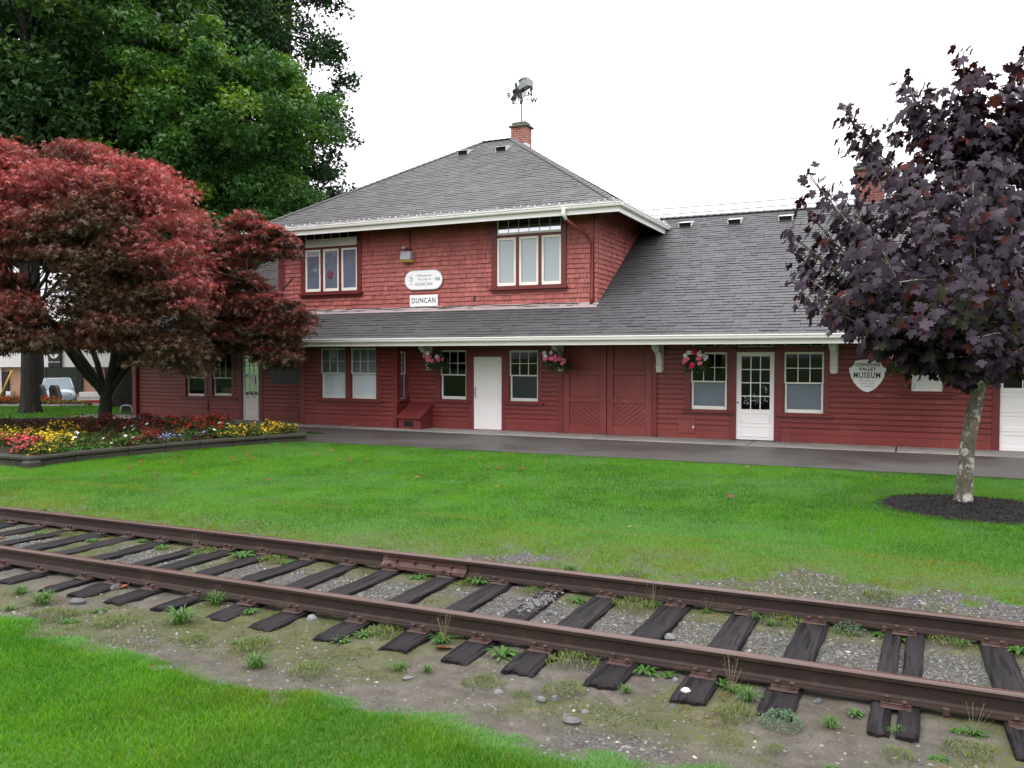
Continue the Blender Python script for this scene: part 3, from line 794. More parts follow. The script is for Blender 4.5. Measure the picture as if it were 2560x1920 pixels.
# --- white flush panelled door
d = MB(); x0, x1, z0, z1 = DOOR_W
d.box(x0+.004, x1-.004, YW+.0, YW+.045, z0, z1)
for (pz0, pz1) in ((.22, .50), (.72, 1.02), (1.16, 1.70)):
    pass
for cx in (x0+.16, x0+.49):
    for pz0, pz1 in ((.22, .74), (.90, 1.40), (1.55, 1.84)):
        for a in ((cx, cx+.24, pz0, pz0+.012), (cx, cx+.24, pz1-.012, pz1), (cx, cx+.012, pz0, pz1), (cx+.228, cx+.24, pz0, pz1)):
            d.box(a[0], a[1], YW-.010, YW+.001, a[2], a[3], bev=.005)
do = d.build('door', M['door_white'], ST)
h = MB(); h.box(x0+.03, x0+.075, YW-.012, YW, .92, 1.20, bev=.004); h.tube([(x0+.052, YW-.012, 1.05), (x0+.052, YW-.045, 1.05)], .016, 8); h.build('handle_plate', M['steel'], do)
c = MB(); c.box(x0-.12, x0, YW-.05, YW+.06, .012, z1+.13, bev=.006); c.box(x1, x1+.12, YW-.05, YW+.06, .012, z1+.13, bev=.006); c.box(x0, x1, YW-.048, YW+.06, z1, z1+.12, bev=.006); c.box(x0-.05, x1+.05, YW-.09, YW+.05, -.02, .042); c.build('casing', M['trim'], do)

# --- glazed doors
def glazed_door(o, gx, gz, panels, mat='door_white', name='door', grey=False, cased=True):
    x0, x1, z0, z1 = o
    d = MB(); y = YW+.005
    gx0, gx1 = x0+gx[0], x0+gx[1]; gz0, gz1 = gz
    d.box(x0, gx0, y, y+.045, z0, z1); d.box(gx1, x1, y, y+.045, z0, z1); d.box(gx0, gx1, y+.001, y+.044, gz1, z1); d.box(gx0, gx1, y+.001, y+.044, z0, gz0)
    for c in range(1, 3):
        x = gx0+(gx1-gx0)*c/3; d.box(x-.011, x+.011, y+.002, y+.03, gz0, gz1)
    for r in range(1, 4):
        z = gz0+(gz1-gz0)*r/4; d.box(gx0, gx1, y+.004, y+.028, z-.011, z+.011)
    for p0, p1 in panels:
        for a in ((gx0-.005, gx1+.005, p0, p0+.02), (gx0-.005, gx1+.005, p1-.02, p1), (gx0-.005, gx0+.015, p0, p1), (gx1-.015, gx1+.005, p0, p1)):
            d.box(a[0], a[1], y-.012, y+.001, a[2], a[3], bev=.007)
    do = d.build(name, M[mat], ST)
    g = MB(); quadpane(g, gx0, gx1, y+.015, gz0, gz1); g.build('pane', M['glass'], do)
    c = MB(); hz = z1+.08
    for a, b in ((x0-.16, x0), (x1, x1+.16)): c.box(a, b, YW-.05, YW+.06, .012, hz, bev=.006)
    c.box(x0, x1, YW-.048, YW+.06, z1+.002, hz, bev=.006)
    if cased: c.build('casing', M['trim'], do)
    return do
dr = glazed_door(DOOR_R, (.115, .785), (.78, 2.06), ((.45, .70), (.12, .37)))
h = MB(); h.box(-3.80, -3.745, YW-.012, YW+.005, .93, .95); h.tube([(-3.775, YW, .94), (-3.775, YW-.05, .94)], .014, 8); h.build('handle', M['darkmetal'], dr)
th = MB(); th.box(DOOR_R[0]-.05, DOOR_R[1]+.05, YW-.12, YW+.05, -.02, .05, bev=.01); th.build('threshold', M['stone'], dr)
b = MB(); rnd = random.Random(5)
for (px, pz, n, r) in ((-3.57, 1.0, 14, .045), (-3.36, .98, 12, .05), (-3.15, 1.01, 6, .04), (-3.12, 1.26, 7, .035)):
    for i in range(n):
        cx, cz = px+rnd.gauss(0, r), pz+rnd.gauss(0, r*1.3); s = rnd.uniform(.008, .022)
        b.face([(cx+s*math.cos(q)*rnd.uniform(.6, 1.3), YW+.055, cz+s*math.sin(q)*rnd.uniform(.6, 1.3)) for q in np.arange(0, 6.2, 1.05)])
b.build('paper_scraps', M['board_white'], dr, fix=False)
dl = glazed_door(DOOR_L, (.09, .63), (.83, 2.08), ((.45, .75), (.12, .40)), 'sash')
b = MB(); quadbox(b, DOOR_L[0]+.05, DOOR_L[1]-.04, YW+.04, .8, 2.1); b.build('curtain', paint('drab_door_curtain', (.17, .15, .11), .25, 2, .8), dl)
b = MB(); b.box(-19.20, -19.06, YW-.004, YW+.002, 1.36, 1.50); b.build('notice_paper', M['sign'], dl); b = MB(); b.box(-19.03, -18.80, YW-.006, YW+.0, 1.18, 1.42); b.build('notice_paper', M['cream'], dl)
b = MB(); b.box(-19.24, -18.68, YW-.012, YW+.0, .72, .82)
po = b.build('notice_strip', M['sign'], dl)
b = MB()
for i in range(4): b.box(-19.17+.01*i, -19.04-.01*(i % 2), YW-.016, YW-.013, .795-.017*i, .803-.017*i); b.box(-18.92, -18.76+.01*i, YW-.016, YW-.013, .795-.017*i, .803-.017*i)
b.box(-19.18, -19.10, YW-.008, YW-.005, 1.42, 1.47)
b.build('small_print', M['ink'], po)

# --- sliding freight doors
bx0, bx1, bz0, bz1 = BARN; mid = (bx0+bx1)/2
def leaf(x0, x1, diag):
    d = MB(); y = YW-.02
    d.box(x0, x1, y+.012, y+.05, bz0, bz1)
    st = .17
    for a in ((x0, x0+st, bz0, bz1), (x1-st, x1, bz0, bz1)): d.box(a[0], a[1], y-.034, y+.013, a[2], a[3], random.uniform(-.3, .3), bev=.008)
    for z0, z1 in ((bz0, .27), (.855, .99), (1.575, 1.70)): d.box(x0+st, x1-st, y-.033, y+.013, z0, z1, random.uniform(-.3, .3), bev=.008)
    # diagonal matchboards in the lower panel
    ax0, ax1, az0, az1 = x0+st, x1-st, .27, .855
    n = 7
    for k in range(-6, n+1):
        off = k*.125
        pts = []
        def clip(poly, f):
            out = []
            for i in range(len(poly)):
                p, q = poly[i], poly[(i+1) % len(poly)]; a, b = f(p), f(q)
                if a >= 0: out.append(p)
                if a*b < 0: t = a/(a-b); out.append((p[0]+(q[0]-p[0])*t, p[1]+(q[1]-p[1])*t))
            return out
        sl = -.72 if diag < 0 else .72
        z_at = lambda x: (az1 if diag < 0 else az0) + sl*(x-ax0) + off
        poly = [(ax0-.01, z_at(ax0-.01)+.004), (ax1+.01, z_at(ax1+.01)+.004), (ax1+.01, z_at(ax1+.01)+.111), (ax0-.01, z_at(ax0-.01)+.111)]
        for f in (lambda p: p[0]-ax0, lambda p: ax1-p[0], lambda p: p[1]-az0, lambda p: az1-p[1]):
            if poly: poly = clip(poly, f)
        if len(poly) > 2:
            d.prism(poly, 'y', y-.006, y+.013, random.uniform(-.6, .6))
    for x in np.arange(x0+st+.1, x1-st, .12):
        d.box(x-.003, x+.003, y+.009, y+.0125, .99, 1.575)
    return d.build('freight_door', M['barn'], ST)
leaf(bx0+.005, mid-.008, -1); leaf(mid+.008, bx1-.005, 1)
c = MB(); c.box(bx0-.15, bx0, YW-.075, YW+.05, .012, 2.6, bev=.006); c.box(bx1, bx1+.13, YW-.075, YW+.05, .012, 2.6, bev=.006); c.box(bx0, bx1, YW-.06, YW+.05, 2.45, 2.6, bev=.006); c.box(bx0-.02, bx0+.005, YW-.07, YW, .012, 2.5)
c.build('door_surround', M['trim'], ST)
# --- small meter hatch
d = MB(); d.box(-5.22, -4.79, YW-.05, YW, .15, .50, bev=.006); ho = d.build('meter_hatch', M['barn'], ST)
h = MB(); h.box(-4.86, -4.82, YW-.065, YW-.05, .28, .34, bev=.004); h.build('padlock', M['vent'], ho)
# --- sectional overhead door
d = MB(); x0, x1, z0, z1 = GAR; y = YW+.0
rows = [(0, .45), (.45, .86), (.86, 1.27), (1.27, 2.0)]
d.box(x0, x1, y+.012, y+.05, z0+.01, 1.29)
for k, (a, b) in enumerate(((.02, .84), (.86, 1.68))):
    pass
zs = [.02, .44, .85, 1.27]
for a, b in zip(zs[:-1], zs[1:]):
    d.box(x0, x1, y-.004, y+.013, a+.004, a+.10, bev=.004); d.box(x0, x1, y-.004, y+.013, b-.08, b-.004, bev=.004)
    xx = x0
    for q in range(4):
        w_ = .07; xq = x0+(x1-x0-w_)*q/3
        d.box(xq, xq+w_, y-.0035, y+.013, a+.1, b-.08)
d.box(x0, x1, y-.004, y+.045, 1.275, 1.38, bev=.004); d.box(x0, x1, y-.004, y+.045, 1.99, z1, bev=.004)
for q in range(4):
    w_ = .06; xq = x0+(x1-x0-w_)*q/3; d.box(xq, xq+w_, y-.0035, y+.045, 1.38, 1.99)
    if q < 3:
        xm = xq + (x1-x0-w_)/6+w_/2; d.box(xm-.012, xm+.012, y, y+.03, 1.38, 1.99)
d.box(x0, x1, y+.002, y+.028, 1.672, 1.696)
go = d.build('overhead_door', M['door_white'], ST)
g = MB(); quadpane(g, x0+.05, x1-.05, y+.016, 1.37, 2.0); g.build('pane', M['glass'], go)
h = MB(); h.tube([(3.0, y-.004, .92), (3.0, y-.04, .92)], .02, 8); h.build('handle', M['darkmetal'], go)
c = MB(); c.box(x0-.15, x0-.002, YW-.05, YW+.05, .012, z1+.14, bev=.006); c.box(x1+.002, x1+.15, YW-.05, YW+.05, .012, z1+.14, bev=.006); c.box(x0-.002, x1+.002, YW-.048, YW+.05, z1, z1+.13, bev=.006); c.build('casing', M['trim'], go)
# --- sloping cellar hatch in the corner of the bay
m = MB(); hx0, hx1 = -13.05, -12.26
m.prism([(YW-.03, .02), (20.30, .02), (20.30, .30), (YW-.03, .66)], 'x', hx0+.04, hx1-.04)
cel = m.build('cellar_hatch', M['hatch'], ST)
m = MB(); sl = (.68-.325)/(YW-20.24); m.prism([(YW-.02, .69), (20.24, .325), (20.24, .365), (YW-.02, .73)], 'x', hx0, hx1); m.build('hatch_lid', M['hatch'], cel)
m = MB(); m.box(hx0+.22, hx0+.52, 20.292, 20.301, .10, .245)
for i in range(7): m.box(hx0+.24+.042*i, hx0+.248+.042*i, 20.286, 20.293, .10, .245)
m.build('vent_grille', M['dark'], cel)
m = MB(); m.tube([(-13.06, YW-.05, .68), (-13.06, YW-.05, 1.35)], .022, 8); m.build('pipe', M['trim'], ST)
m = MB(); m.tube([(-23.93, YW-.08, .1), (-23.93, YW-.08, 2.25), (-23.93, YW-.3, 2.5), (-23.93, 19.6, 2.52)], .045, 8); m.build('downspout', M['trim'], ST)

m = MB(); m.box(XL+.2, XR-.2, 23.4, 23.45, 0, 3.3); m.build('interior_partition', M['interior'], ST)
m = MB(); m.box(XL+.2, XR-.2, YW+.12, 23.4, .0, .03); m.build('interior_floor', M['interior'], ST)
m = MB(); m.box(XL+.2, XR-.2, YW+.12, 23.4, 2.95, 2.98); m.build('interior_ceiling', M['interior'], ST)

# ------------------------------------------------------------------ roofs
def shingles(m, O, U, V, N, vmax, lim, e=.14, tab=.31, seed=1, lift=.010, rough=1.0):
    """courses of separate shingles on a plane; lim(v)->(u0,u1)"""
    rnd = random.Random(seed)
    O, U, V, N = Vector(O), Vector(U), Vector(V), Vector(N)
    j = 0; v = 0.0
    while v < vmax-1e-6:
        v1 = min(v+e+.03, vmax)
        a0, b0 = lim(v); a1, b1 = lim(v1)
        u = a0 - rnd.uniform(0, tab) - (a0 % tab if False else 0)
        while u < b0:
            w = tab*rnd.uniform(.55, 1.35)
            ua, ub = max(u+.003, a0), min(u+w-.003, b0)
            uat, ubt = max(u+.003, a1), min(u+w-.003, b1)
            u += w
            if ub-ua < .01: continue
            if ubt < uat: uat = ubt = (uat+ubt)/2; uat = min(max(uat, a1), b1); ubt = uat
            l = lift*(1+rnd.uniform(-.35, .5)*rough); dv = rnd.uniform(-.006, .006)*rough
            tint = rnd.gauss(0, .36)
            p0 = O+U*ua+V*(v+dv)+N*l; p1 = O+U*ub+V*(v+dv)+N*l; p2 = O+U*ubt+V*v1+N*.003; p3 = O+U*uat+V*v1+N*.003
            m.face([p0, p1, p2, p3], tint)
            q0 = O+U*ua+V*(v+dv+.016); q1 = O+U*ub+V*(v+dv+.016)
            m.face([q0, q1, p1, p0], tint-.9)  # butt edge tinted darker, course shadow line put into the colour
        v += e
M['roof'] = make_roof('grey_asphalt_shingle', (.072, .074, .078), (-8.1, (.060, .058, .054)))
M['roof_up'] = make_roof('grey_asphalt_shingle_upper', (.086, .085, .086))
EY, EZ, SL = 19.48, 2.545, .611       # main eave line
EXL, EXR, RY = -25.66, 10.5, 25.55
cs = 1/math.sqrt(1+SL*SL); Vv = Vector((0, cs, SL*cs)); Nn = Vector((0, -SL*cs, cs)); VM = (RY-EY)/cs
m = MB(); W = EXR-EXL
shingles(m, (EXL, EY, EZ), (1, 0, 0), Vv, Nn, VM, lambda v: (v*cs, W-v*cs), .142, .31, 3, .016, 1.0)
# left and right hips, back
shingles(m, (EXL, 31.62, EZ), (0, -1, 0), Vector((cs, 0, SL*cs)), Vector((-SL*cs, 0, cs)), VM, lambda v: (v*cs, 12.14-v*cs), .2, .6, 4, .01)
m.face([(EXL, 31.62, EZ), (EXR, 31.62, EZ), (EXR-6.07, RY, EZ+SL*6.07), (EXL+6.07, RY, EZ+SL*6.07)])
m.face([(EXR, EY, EZ), (EXR, 31.62, EZ), (EXR-6.07, RY, EZ+SL*6.07)])
# deck under the shingles
dz = -.012
m.face([(EXL, EY, EZ+dz), (EXR, EY, EZ+dz), (EXR-6.07, RY, EZ+SL*6.07+dz), (EXL+6.07, RY, EZ+SL*6.07+dz)], -1)
m.face([(EXL, 31.62, EZ+dz), (EXL, EY, EZ+dz), (EXL+6.07, RY, EZ+SL*6.07+dz)], -1)
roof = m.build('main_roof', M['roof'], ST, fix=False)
def hipcaps(m, A, B, n, w=.13, up=.02, seed=1):
    rnd = random.Random(seed); A, B = Vector(A), Vector(B); d = (B-A).normalized(); s = d.cross(Vector((0, 0, 1))).normalized()
    L = (B-A).length/n
    for i in range(n):
        p = A+d*(L*i); q = A+d*(L*(i+1)+.04); tint = rnd.uniform(-.5, .6)
        for sg in (-1, 1):
            o = s*(w*sg) - Vector((0, 0, w*.42))
            a, b = p+Vector((0, 0, up+.012)), q+Vector((0, 0, up-.006))
            f = [a, b, b+o, a+o]; m.face(f if sg > 0 else f[::-1], tint)
        m.face([p+Vector((0, 0, up+.012)), p+s*w+Vector((0, 0, up+.012-w*.42)), p, p-s*w+Vector((0, 0, up+.012-w*.42))], -1.2)
m = MB()
rz = EZ+SL*6.07
hipcaps(m, (EXL+6.07, RY, rz), (EXR-6.07, RY, rz), 118, .14, .03, 2); hipcaps(m, (EXL, EY, EZ), (EXL+6.07, RY, rz), 42, .14, .03, 3)
m.build('ridge_cap', M['roof'], roof, fix=False)
# soffit (sloping, boarded) and fascia, gutter
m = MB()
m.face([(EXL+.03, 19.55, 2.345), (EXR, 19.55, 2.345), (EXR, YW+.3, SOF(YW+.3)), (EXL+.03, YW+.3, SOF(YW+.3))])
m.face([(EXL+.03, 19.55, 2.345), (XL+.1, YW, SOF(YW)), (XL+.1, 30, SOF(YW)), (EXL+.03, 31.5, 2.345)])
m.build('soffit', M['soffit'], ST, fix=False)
m = MB(); m.box(EXL, EXR, 19.515, 19.56, 2.335, 2.465); m.box(EXL, EXL+.045, 19.56, 31.6, 2.335, 2.465)
m.build('fascia', M['white'], ST)
gp = [(0, .0), (-.085, 0), (-.10, .03), (-.10, .055), (-.118, .075), (-.118, .105), (-.108, .105), (-.108, .08), (0, .08)]
m = MB()
m.prism([(19.515+p[0], 2.445+p[1]) for p in gp], 'x', EXL-.1, -9.2); m.prism([(19.515+p[0], 2.449+p[1]) for p in gp], 'x', -9.2, -1.1); m.prism([(19.515+p[0], 2.446+p[1]) for p in gp], 'x', -1.1, EXR)
m.build('gutter', M['gutter'], ST)
# roof vents
def vent_full(px, py, pz, sl, parent):
    m = MB(); w = .19; T = Matrix.Translation((px, py, pz)) @ Matrix.Rotation(math.atan(sl)*.36, 4, 'X')
    m.box(-w, w, -.20, .22, .075, .095, M=T, bev=.006, mi=0)
    m.box(-w, -w+.02, -.18, .2, -.14, .076, M=T, mi=0); m.box(w-.02, w, -.18, .2, -.14, .076, M=T, mi=0)
    m.box(-w+.02, w-.02, -.15, -.13, -.14, .074, M=T, mi=1)
    return m.build('roof_vent', [M['vent'], M['dark']], parent)
for x in (-7.15, -6.02, -4.60, -3.20): vent_full(x, 25.0, EZ+SL*(25.0-EY)-.0, SL, roof)

# ------------------------------------------------------------------ upper storey
UX0, UX1, UZ0, UZ1 = -17.78, -7.35, 3.45, 6.2
UW_L = (-16.78, -14.86, 4.02, 5.85); UW_R = (-10.26, -8.37, 3.97, 5.85)
def wall_shingles(m, u0, u1, z0, z1, P, zlow, e=.128, seed=1, openings=()):
    rnd = random.Random(seed); r = 0; z = z0
    while z < z1:
        zt = z+e
        cuts = sorted({z, zt} | {q for o in openings for q in (o[2], o[3]) if z+.015 < q < zt-.015})
        u = u0
        while u < u1-.001:
            w = rnd.choice((.10, .13, .16, .2, .23, .28)); ua, ub = u+.005, min(u+w, u1)-.005; u += w
            if ub-ua < .01: continue
            if zlow and zt < max(zlow(ua), zlow(ub)) - .3: continue
            dz = rnd.uniform(-.006, .006); l = .030+rnd.uniform(-.006, .010); tint = rnd.gauss(0, .45)
            for za, zc in zip(cuts[:-1], cuts[1:]):
                iv = [(ua, ub)]
                for o in openings:
                    if o[2] < zc-1e-4 and o[3] > za+1e-4:
                        iv = [p for a, b in iv for p in ((a, min(b, o[0])), (max(a, o[1]), b)) if p[1]-p[0] > .004]
                for a, b in iv:
                    d0 = l+(.004-l)*(za-z)/e; d1 = l+(.004-l)*(zc-z)/e
                    lo = za+(dz if za == z else 0); hi = zc + (.02 if zc == zt else 0); d1 = d1 if zc != zt else .002
                    m.face([P(a, d0, lo), P(b, d0, lo), P(b, d1, hi), P(a, d1, hi)], tint)
                    if za == z: m.face([P(a, 0, lo+.012), P(b, 0, lo+.012), P(b, d0, lo), P(a, d0, lo)], tint-.6)  # butt face tinted darker, row shadow put into the colour
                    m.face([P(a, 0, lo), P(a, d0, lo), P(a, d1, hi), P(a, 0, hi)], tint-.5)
        z = zt; r += 1
m = MB()
UOP = [(UW_L[0]-.16, UW_L[1]+.16, UW_L[2]-.1, 7), (UW_R[0]-.16, UW_R[1]+.16, UW_R[2]-.1, 7)]
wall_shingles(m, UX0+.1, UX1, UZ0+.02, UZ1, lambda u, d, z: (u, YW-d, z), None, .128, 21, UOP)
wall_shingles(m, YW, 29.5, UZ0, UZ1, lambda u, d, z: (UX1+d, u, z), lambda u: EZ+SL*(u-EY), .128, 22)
# backing
for a, b in ((UX0, UW_L[0]), (UW_L[1], UW_R[0]), (UW_R[1], UX1)): m.face([(a, YW+.001, UZ0), (b, YW+.001, UZ0), (b, YW+.001, UZ1), (a, YW+.001, UZ1)], -1)
for o in (UW_L, UW_R): m.face([(o[0], YW+.001, UZ0), (o[1], YW+.001, UZ0), (o[1], YW+.001, o[2]), (o[0], YW+.001, o[2])], -1)
m.face([(UX1-.001, YW, UZ0), (UX1-.001, 30, UZ0), (UX1-.001, 30, UZ1), (UX1-.001, YW, UZ1)], -1)
m.face([(UX0, 30, UZ0), (UX0, YW, UZ0), (UX0, YW, UZ1), (UX0, 30, UZ1)], 0); m.face([(UX0, 30, UZ0), (UX1, 30, UZ0), (UX1, 30, UZ1), (UX0, 30, UZ1)], 0)
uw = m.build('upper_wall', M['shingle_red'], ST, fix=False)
m = MB(); m.box(UX0-.02, UX0+.12, YW-.05, YW+.05, UZ0, 6.1, bev=.006); m.box(UX0+.12, UX0+.2, YW-.04, YW+.02, UZ0, 6.1); m.build('corner_board', M['trim'], uw)
m = MB(); m.box(UX1-.13, UX1-.10, YW-.045, YW, UZ0, 6.1); m.build('corner_board', M['trim'], uw)
def upper_window(o, zt, name='window'):
    x0, x1, z0, z1 = o
    w = MB(); n = 3; mw = .09; cw = (x1-x0-2*mw)/3
    panes = []
    for k in range(3):
        a = x0+k*(cw+mw); panes.append(sash(w, a, a+cw, z0, zt-.05, YW-.012, .062, .085, .065))
    tp = sash(w, x0, x1, zt+.02, z1, YW-.012, .03, .06, .04, 6, 1, .012)
    wo_ = w.build(name, M['cream'], ST)
    g = MB()
    for p in panes: quadpane(g, p[0], p[1], YW+.004, p[2], p[3])
    g.build('pane', M['glass_up'], wo_)
    g = MB(); quadpane(g, tp[0], tp[1], YW+.004, tp[2] if x0 > -12 else 5.61, tp[3]); g.build('transom_pane', M['glass_tr' if x0 > -12 else 'glass_clear'], wo_)
    c = MB()
    for a, b in ((x0-.15, x0), (x1, x1+.15)): c.box(a, b, YW-.05, YW+.04, z0-.06, z1+.2, bev=.006)
    for k in (1, 2): a = x0+k*(cw+mw)-mw; c.box(a, a+mw, YW-.03, YW+.04, z0-.02, zt-.03, bev=.005)
    c.box(x0, x1, YW-.032, YW+.04, zt-.05, zt+.02, bev=.005); c.box(x0-.001, x1+.001, YW-.03, YW+.03, z0-.06, z0-.001); c.box(x0, x1, YW-.034, YW+.04, z1, z1+.2)
    c.build('casing', M['trim'], wo_)
    s = MB(); sill(s, x0-.2, x1+.2, z0-.05, YW-.01); s.build('sill', M['trim'], wo_)
    return wo_, panes, tp
wl, pl, tl = upper_window(UW_L, 5.34); wr, pr, tr_ = upper_window(UW_R, 5.33)
b = MB(); quadbox(b, tl[0], tl[1], YW+.012, tl[2]-.01, 5.61); b.build('blind', paint('bright_white_paper', (.9, .9, .92), .03, 2, .5), wl)
b = MB(); quadbox(b, tr_[0], tr_[1], YW+.014, tr_[2]-.01, 5.60); b.build('blind', M['board_white'], wr)  # white board added behind the glass to boost its white sky reflection
b = MB()
for p in pr: quadbox(b, p[0]-.01, p[1]+.01, YW+.04, p[2]-.01, p[3]+.01)
b.build('blind', paint('white_window_film', (.66, .70, .68), .06, 1, .6), wr)
b = MB(); quadbox(b, pl[0][0], pl[0][1], YW+.02, pl[0][3]-.14, pl[0][3]); b.build('blind', M['board_white'], wl)
b = MB()
for p in pl: quadbox(b, p[0]-.02, p[1]+.02, YW+.03, p[2], p[3])
b.build('curtain', paint('blue_grey_sky_reflection', (.30, .36, .43), .35, 1.2, .6), wl)  # blue-grey sheets stand in for the sky reflected in these panes
b = MB(); b.sphere((pl[1][0]+.17, YW+.02, 4.52), .11, 10, 6, sc=(1, .06, 1.2)); b.build('pink_maple_reflection', paint('pink_reflection_tone', (.42, .10, .13), .2, 4, .7), wl)  # pink spot painted in for the red maple reflected in the pane
# flashing and loose cable where the wall meets the lower roof
m = MB(); zf = lambda y: EZ+SL*(y-EY)
m.face([(UX0, 20.72, zf(20.72)+.02), (UX1+.05, 20.72, zf(20.72)+.02), (UX1+.05, YW-.02, UZ0+.03), (UX0, YW-.02, UZ0+.03)])
m.build('flashing', M['flash'], uw, fix=False)
m = MB(); rnd = random.Random(3); pts = []
for i in range(60):
    x = UX0+.6+i*(UX1-.5-UX0-.6)/59; pts.append((x, 20.86+.05*math.sin(i*.7)+.03*math.sin(i*.23), UZ0-.02+.02*math.sin(i*.5)+.015))
m.tube(pts, .012, 6); m.build('roof_cable', M['rope'], uw)
# upper roof
QY, QZ, QX0, QX1, QRY = 20.2, 5.87, -18.42, -6.55, 25.6
QS = .62; QD = QRY-QY; qc = 1/math.sqrt(1+QS*QS); QV = QD/qc; QW = QX1-QX0; qz = QZ+QS*QD
m = MB()
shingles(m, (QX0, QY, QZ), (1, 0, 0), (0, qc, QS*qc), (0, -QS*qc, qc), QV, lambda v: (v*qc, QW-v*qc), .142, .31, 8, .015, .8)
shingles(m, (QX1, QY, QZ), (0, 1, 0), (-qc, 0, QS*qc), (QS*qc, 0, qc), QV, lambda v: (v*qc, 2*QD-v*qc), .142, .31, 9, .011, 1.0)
ra, rb = (QX0+QD, QRY, qz), (QX1-QD, QRY, qz)
m.face([(QX0, QY, QZ), (QX0, QRY+QD, QZ), ra], 0); m.face([(QX0, QRY+QD, QZ), (QX1, QRY+QD, QZ), rb, ra], 0)
m.face([(QX0, QY, QZ-.012), (QX1, QY, QZ-.012), (rb[0], rb[1], rb[2]-.012), (ra[0], ra[1], ra[2]-.012)], -1); m.face([(QX1, QY, QZ-.012), (QX1, QRY+QD, QZ-.012), (rb[0], rb[1], rb[2]-.012)], -1)
uroof = m.build('upper_roof', M['roof_up'], ST, fix=False)
m = MB(); hipcaps(m, (QX0, QY, QZ), ra, 40, .13, .03, 5); hipcaps(m, (QX1, QY, QZ), rb, 40, .13, .03, 6); hipcaps(m, ra, rb, 5, .13, .035, 7)
m.build('ridge_cap', M['roof_up'], uroof, fix=False)
for x, y in ((-13.26, 24.75), (-11.86, 24.7)): vent_full(x, y, QZ+QS*(y-QY)-.0, QS, uroof)
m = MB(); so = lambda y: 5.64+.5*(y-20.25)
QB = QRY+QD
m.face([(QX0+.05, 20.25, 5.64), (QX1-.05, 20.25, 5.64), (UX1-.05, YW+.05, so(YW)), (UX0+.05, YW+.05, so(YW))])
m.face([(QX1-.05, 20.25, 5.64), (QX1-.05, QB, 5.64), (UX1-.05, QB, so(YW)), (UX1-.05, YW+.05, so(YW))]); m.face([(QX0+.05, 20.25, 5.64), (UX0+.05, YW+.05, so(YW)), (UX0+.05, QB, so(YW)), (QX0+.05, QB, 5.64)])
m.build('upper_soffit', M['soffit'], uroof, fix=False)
m = MB(); m.box(QX0, QX1, QY+.03, QY+.075, 5.63, 5.775); m.box(QX1-.045, QX1, QY+.075, 25.5, 5.63, 5.775); m.box(QX0, QX0+.045, QY+.075, 30, 5.63, 5.775)
m.build('upper_fascia', M['white'], uroof)
m = MB(); gz_ = 5.765
m.prism([(QY+.03+p[0], gz_+p[1]) for p in gp], 'x', QX0-.118, QX1+.11)
m.prism([(QX1-p[0], gz_+.001+p[1]) for p in gp], 'y', QY+.03, 25.4); m.prism([(QX0+p[0], gz_+.001+p[1]) for p in gp], 'y', QY+.03, 30)
m.build('upper_gutter', M['gutter'], uroof)
m = MB(); m.tube([(-7.98, 20.15, 5.80), (-7.98, 20.13, 5.66), (-7.94, 20.22, 5.52)], .05, 8, mi=1); m.tube([(-7.94, 20.22, 5.52), (-7.6, 20.75, 5.2), (-7.5, YW-.075, 5.0), (-7.5, YW-.075, 3.62), (-7.48, YW-.16, 3.42)], .042, 8)
m.build('downspout', [M['trim'], M['white']], uw)
# chimneys
M['brick'] = make_brick('old_red_brick'); M['brick2'] = make_brick('dark_red_brick', (.20, .058, .040), (.13, .038, .028), (.20, .14, .12), .4)
m = MB(); m.box(-12.33, -11.77, 26.30, 26.76, 8.6, 9.78)
ch = m.build('chimney', M['brick'], ST)
m = MB(); m.box(-12.40, -11.70, 26.23, 26.83, 9.78, 9.84, bev=.01); m.box(-12.31, -11.79, 26.32, 26.74, 9.84, 9.96, bev=.02); m.box(-12.14, -11.96, 26.45, 26.62, 9.96, 10.0, bev=.01); m.build('chimney_cap', M['cap'], ch)
m = MB(); m.box(-11.98, -11.755, 26.285, 26.6, 9.0, 9.22); m.build('chimney_flashing', M['vent'], ch)
m = MB(); m.box(-1.47, -.72, 26.0, 26.6, 5.5, 7.28); ch2 = m.build('chimney', M['brick2'], ST)
m = MB(); m.box(-1.53, -.66, 25.94, 26.66, 7.28, 7.42, bev=.02); m.box(-1.45, -.75, 26.03, 26.57, 7.42, 7.52, bev=.02); m.build('chimney_cap', M['cap'], ch2)
m = MB(); m.box(-1.02, -.75, 25.92, 26.2, 7.40, 7.53, bev=.01); m.build('flue_vent', M['vent'], ch2)
m = MB(); m.box(-1.5, -.69, 25.96, 26.0, 5.9, 6.25); m.build('chimney_flashing', M['vent'], ch2)
# eave brackets
bp = [(0, 1.66), (.10, 1.66), (.10, 1.74), (.125, 1.76), (.125, 1.84), (.10, 1.86), (.10, 1.96), (.13, 2.06), (.20, 2.13), (.32, 2.17), (.40, 2.19), (.42, 2.25), (.42, 2.32), (.50, 2.36), (1.32, 2.36), (1.36, 2.385), (1.36, 2.41), (1.0, 2.62), (0, 3.2)]
for bx in (-22.6, -18.3, -12.39, -8.36, -5.70, -1.59, 4.6):
    m = MB(); m.prism([(YW-.02-p[0], p[1]) for p in bp], 'x', bx-.07, bx+.07); m.box(bx-.095, bx+.095, YW-.045, YW, 1.70, 2.5, bev=.006); m.box(bx-.09, bx+.09, YW-.5, YW-.40, 2.24, 2.36, bev=.01)
    m.build('eave_bracket', M['sash'], ST)
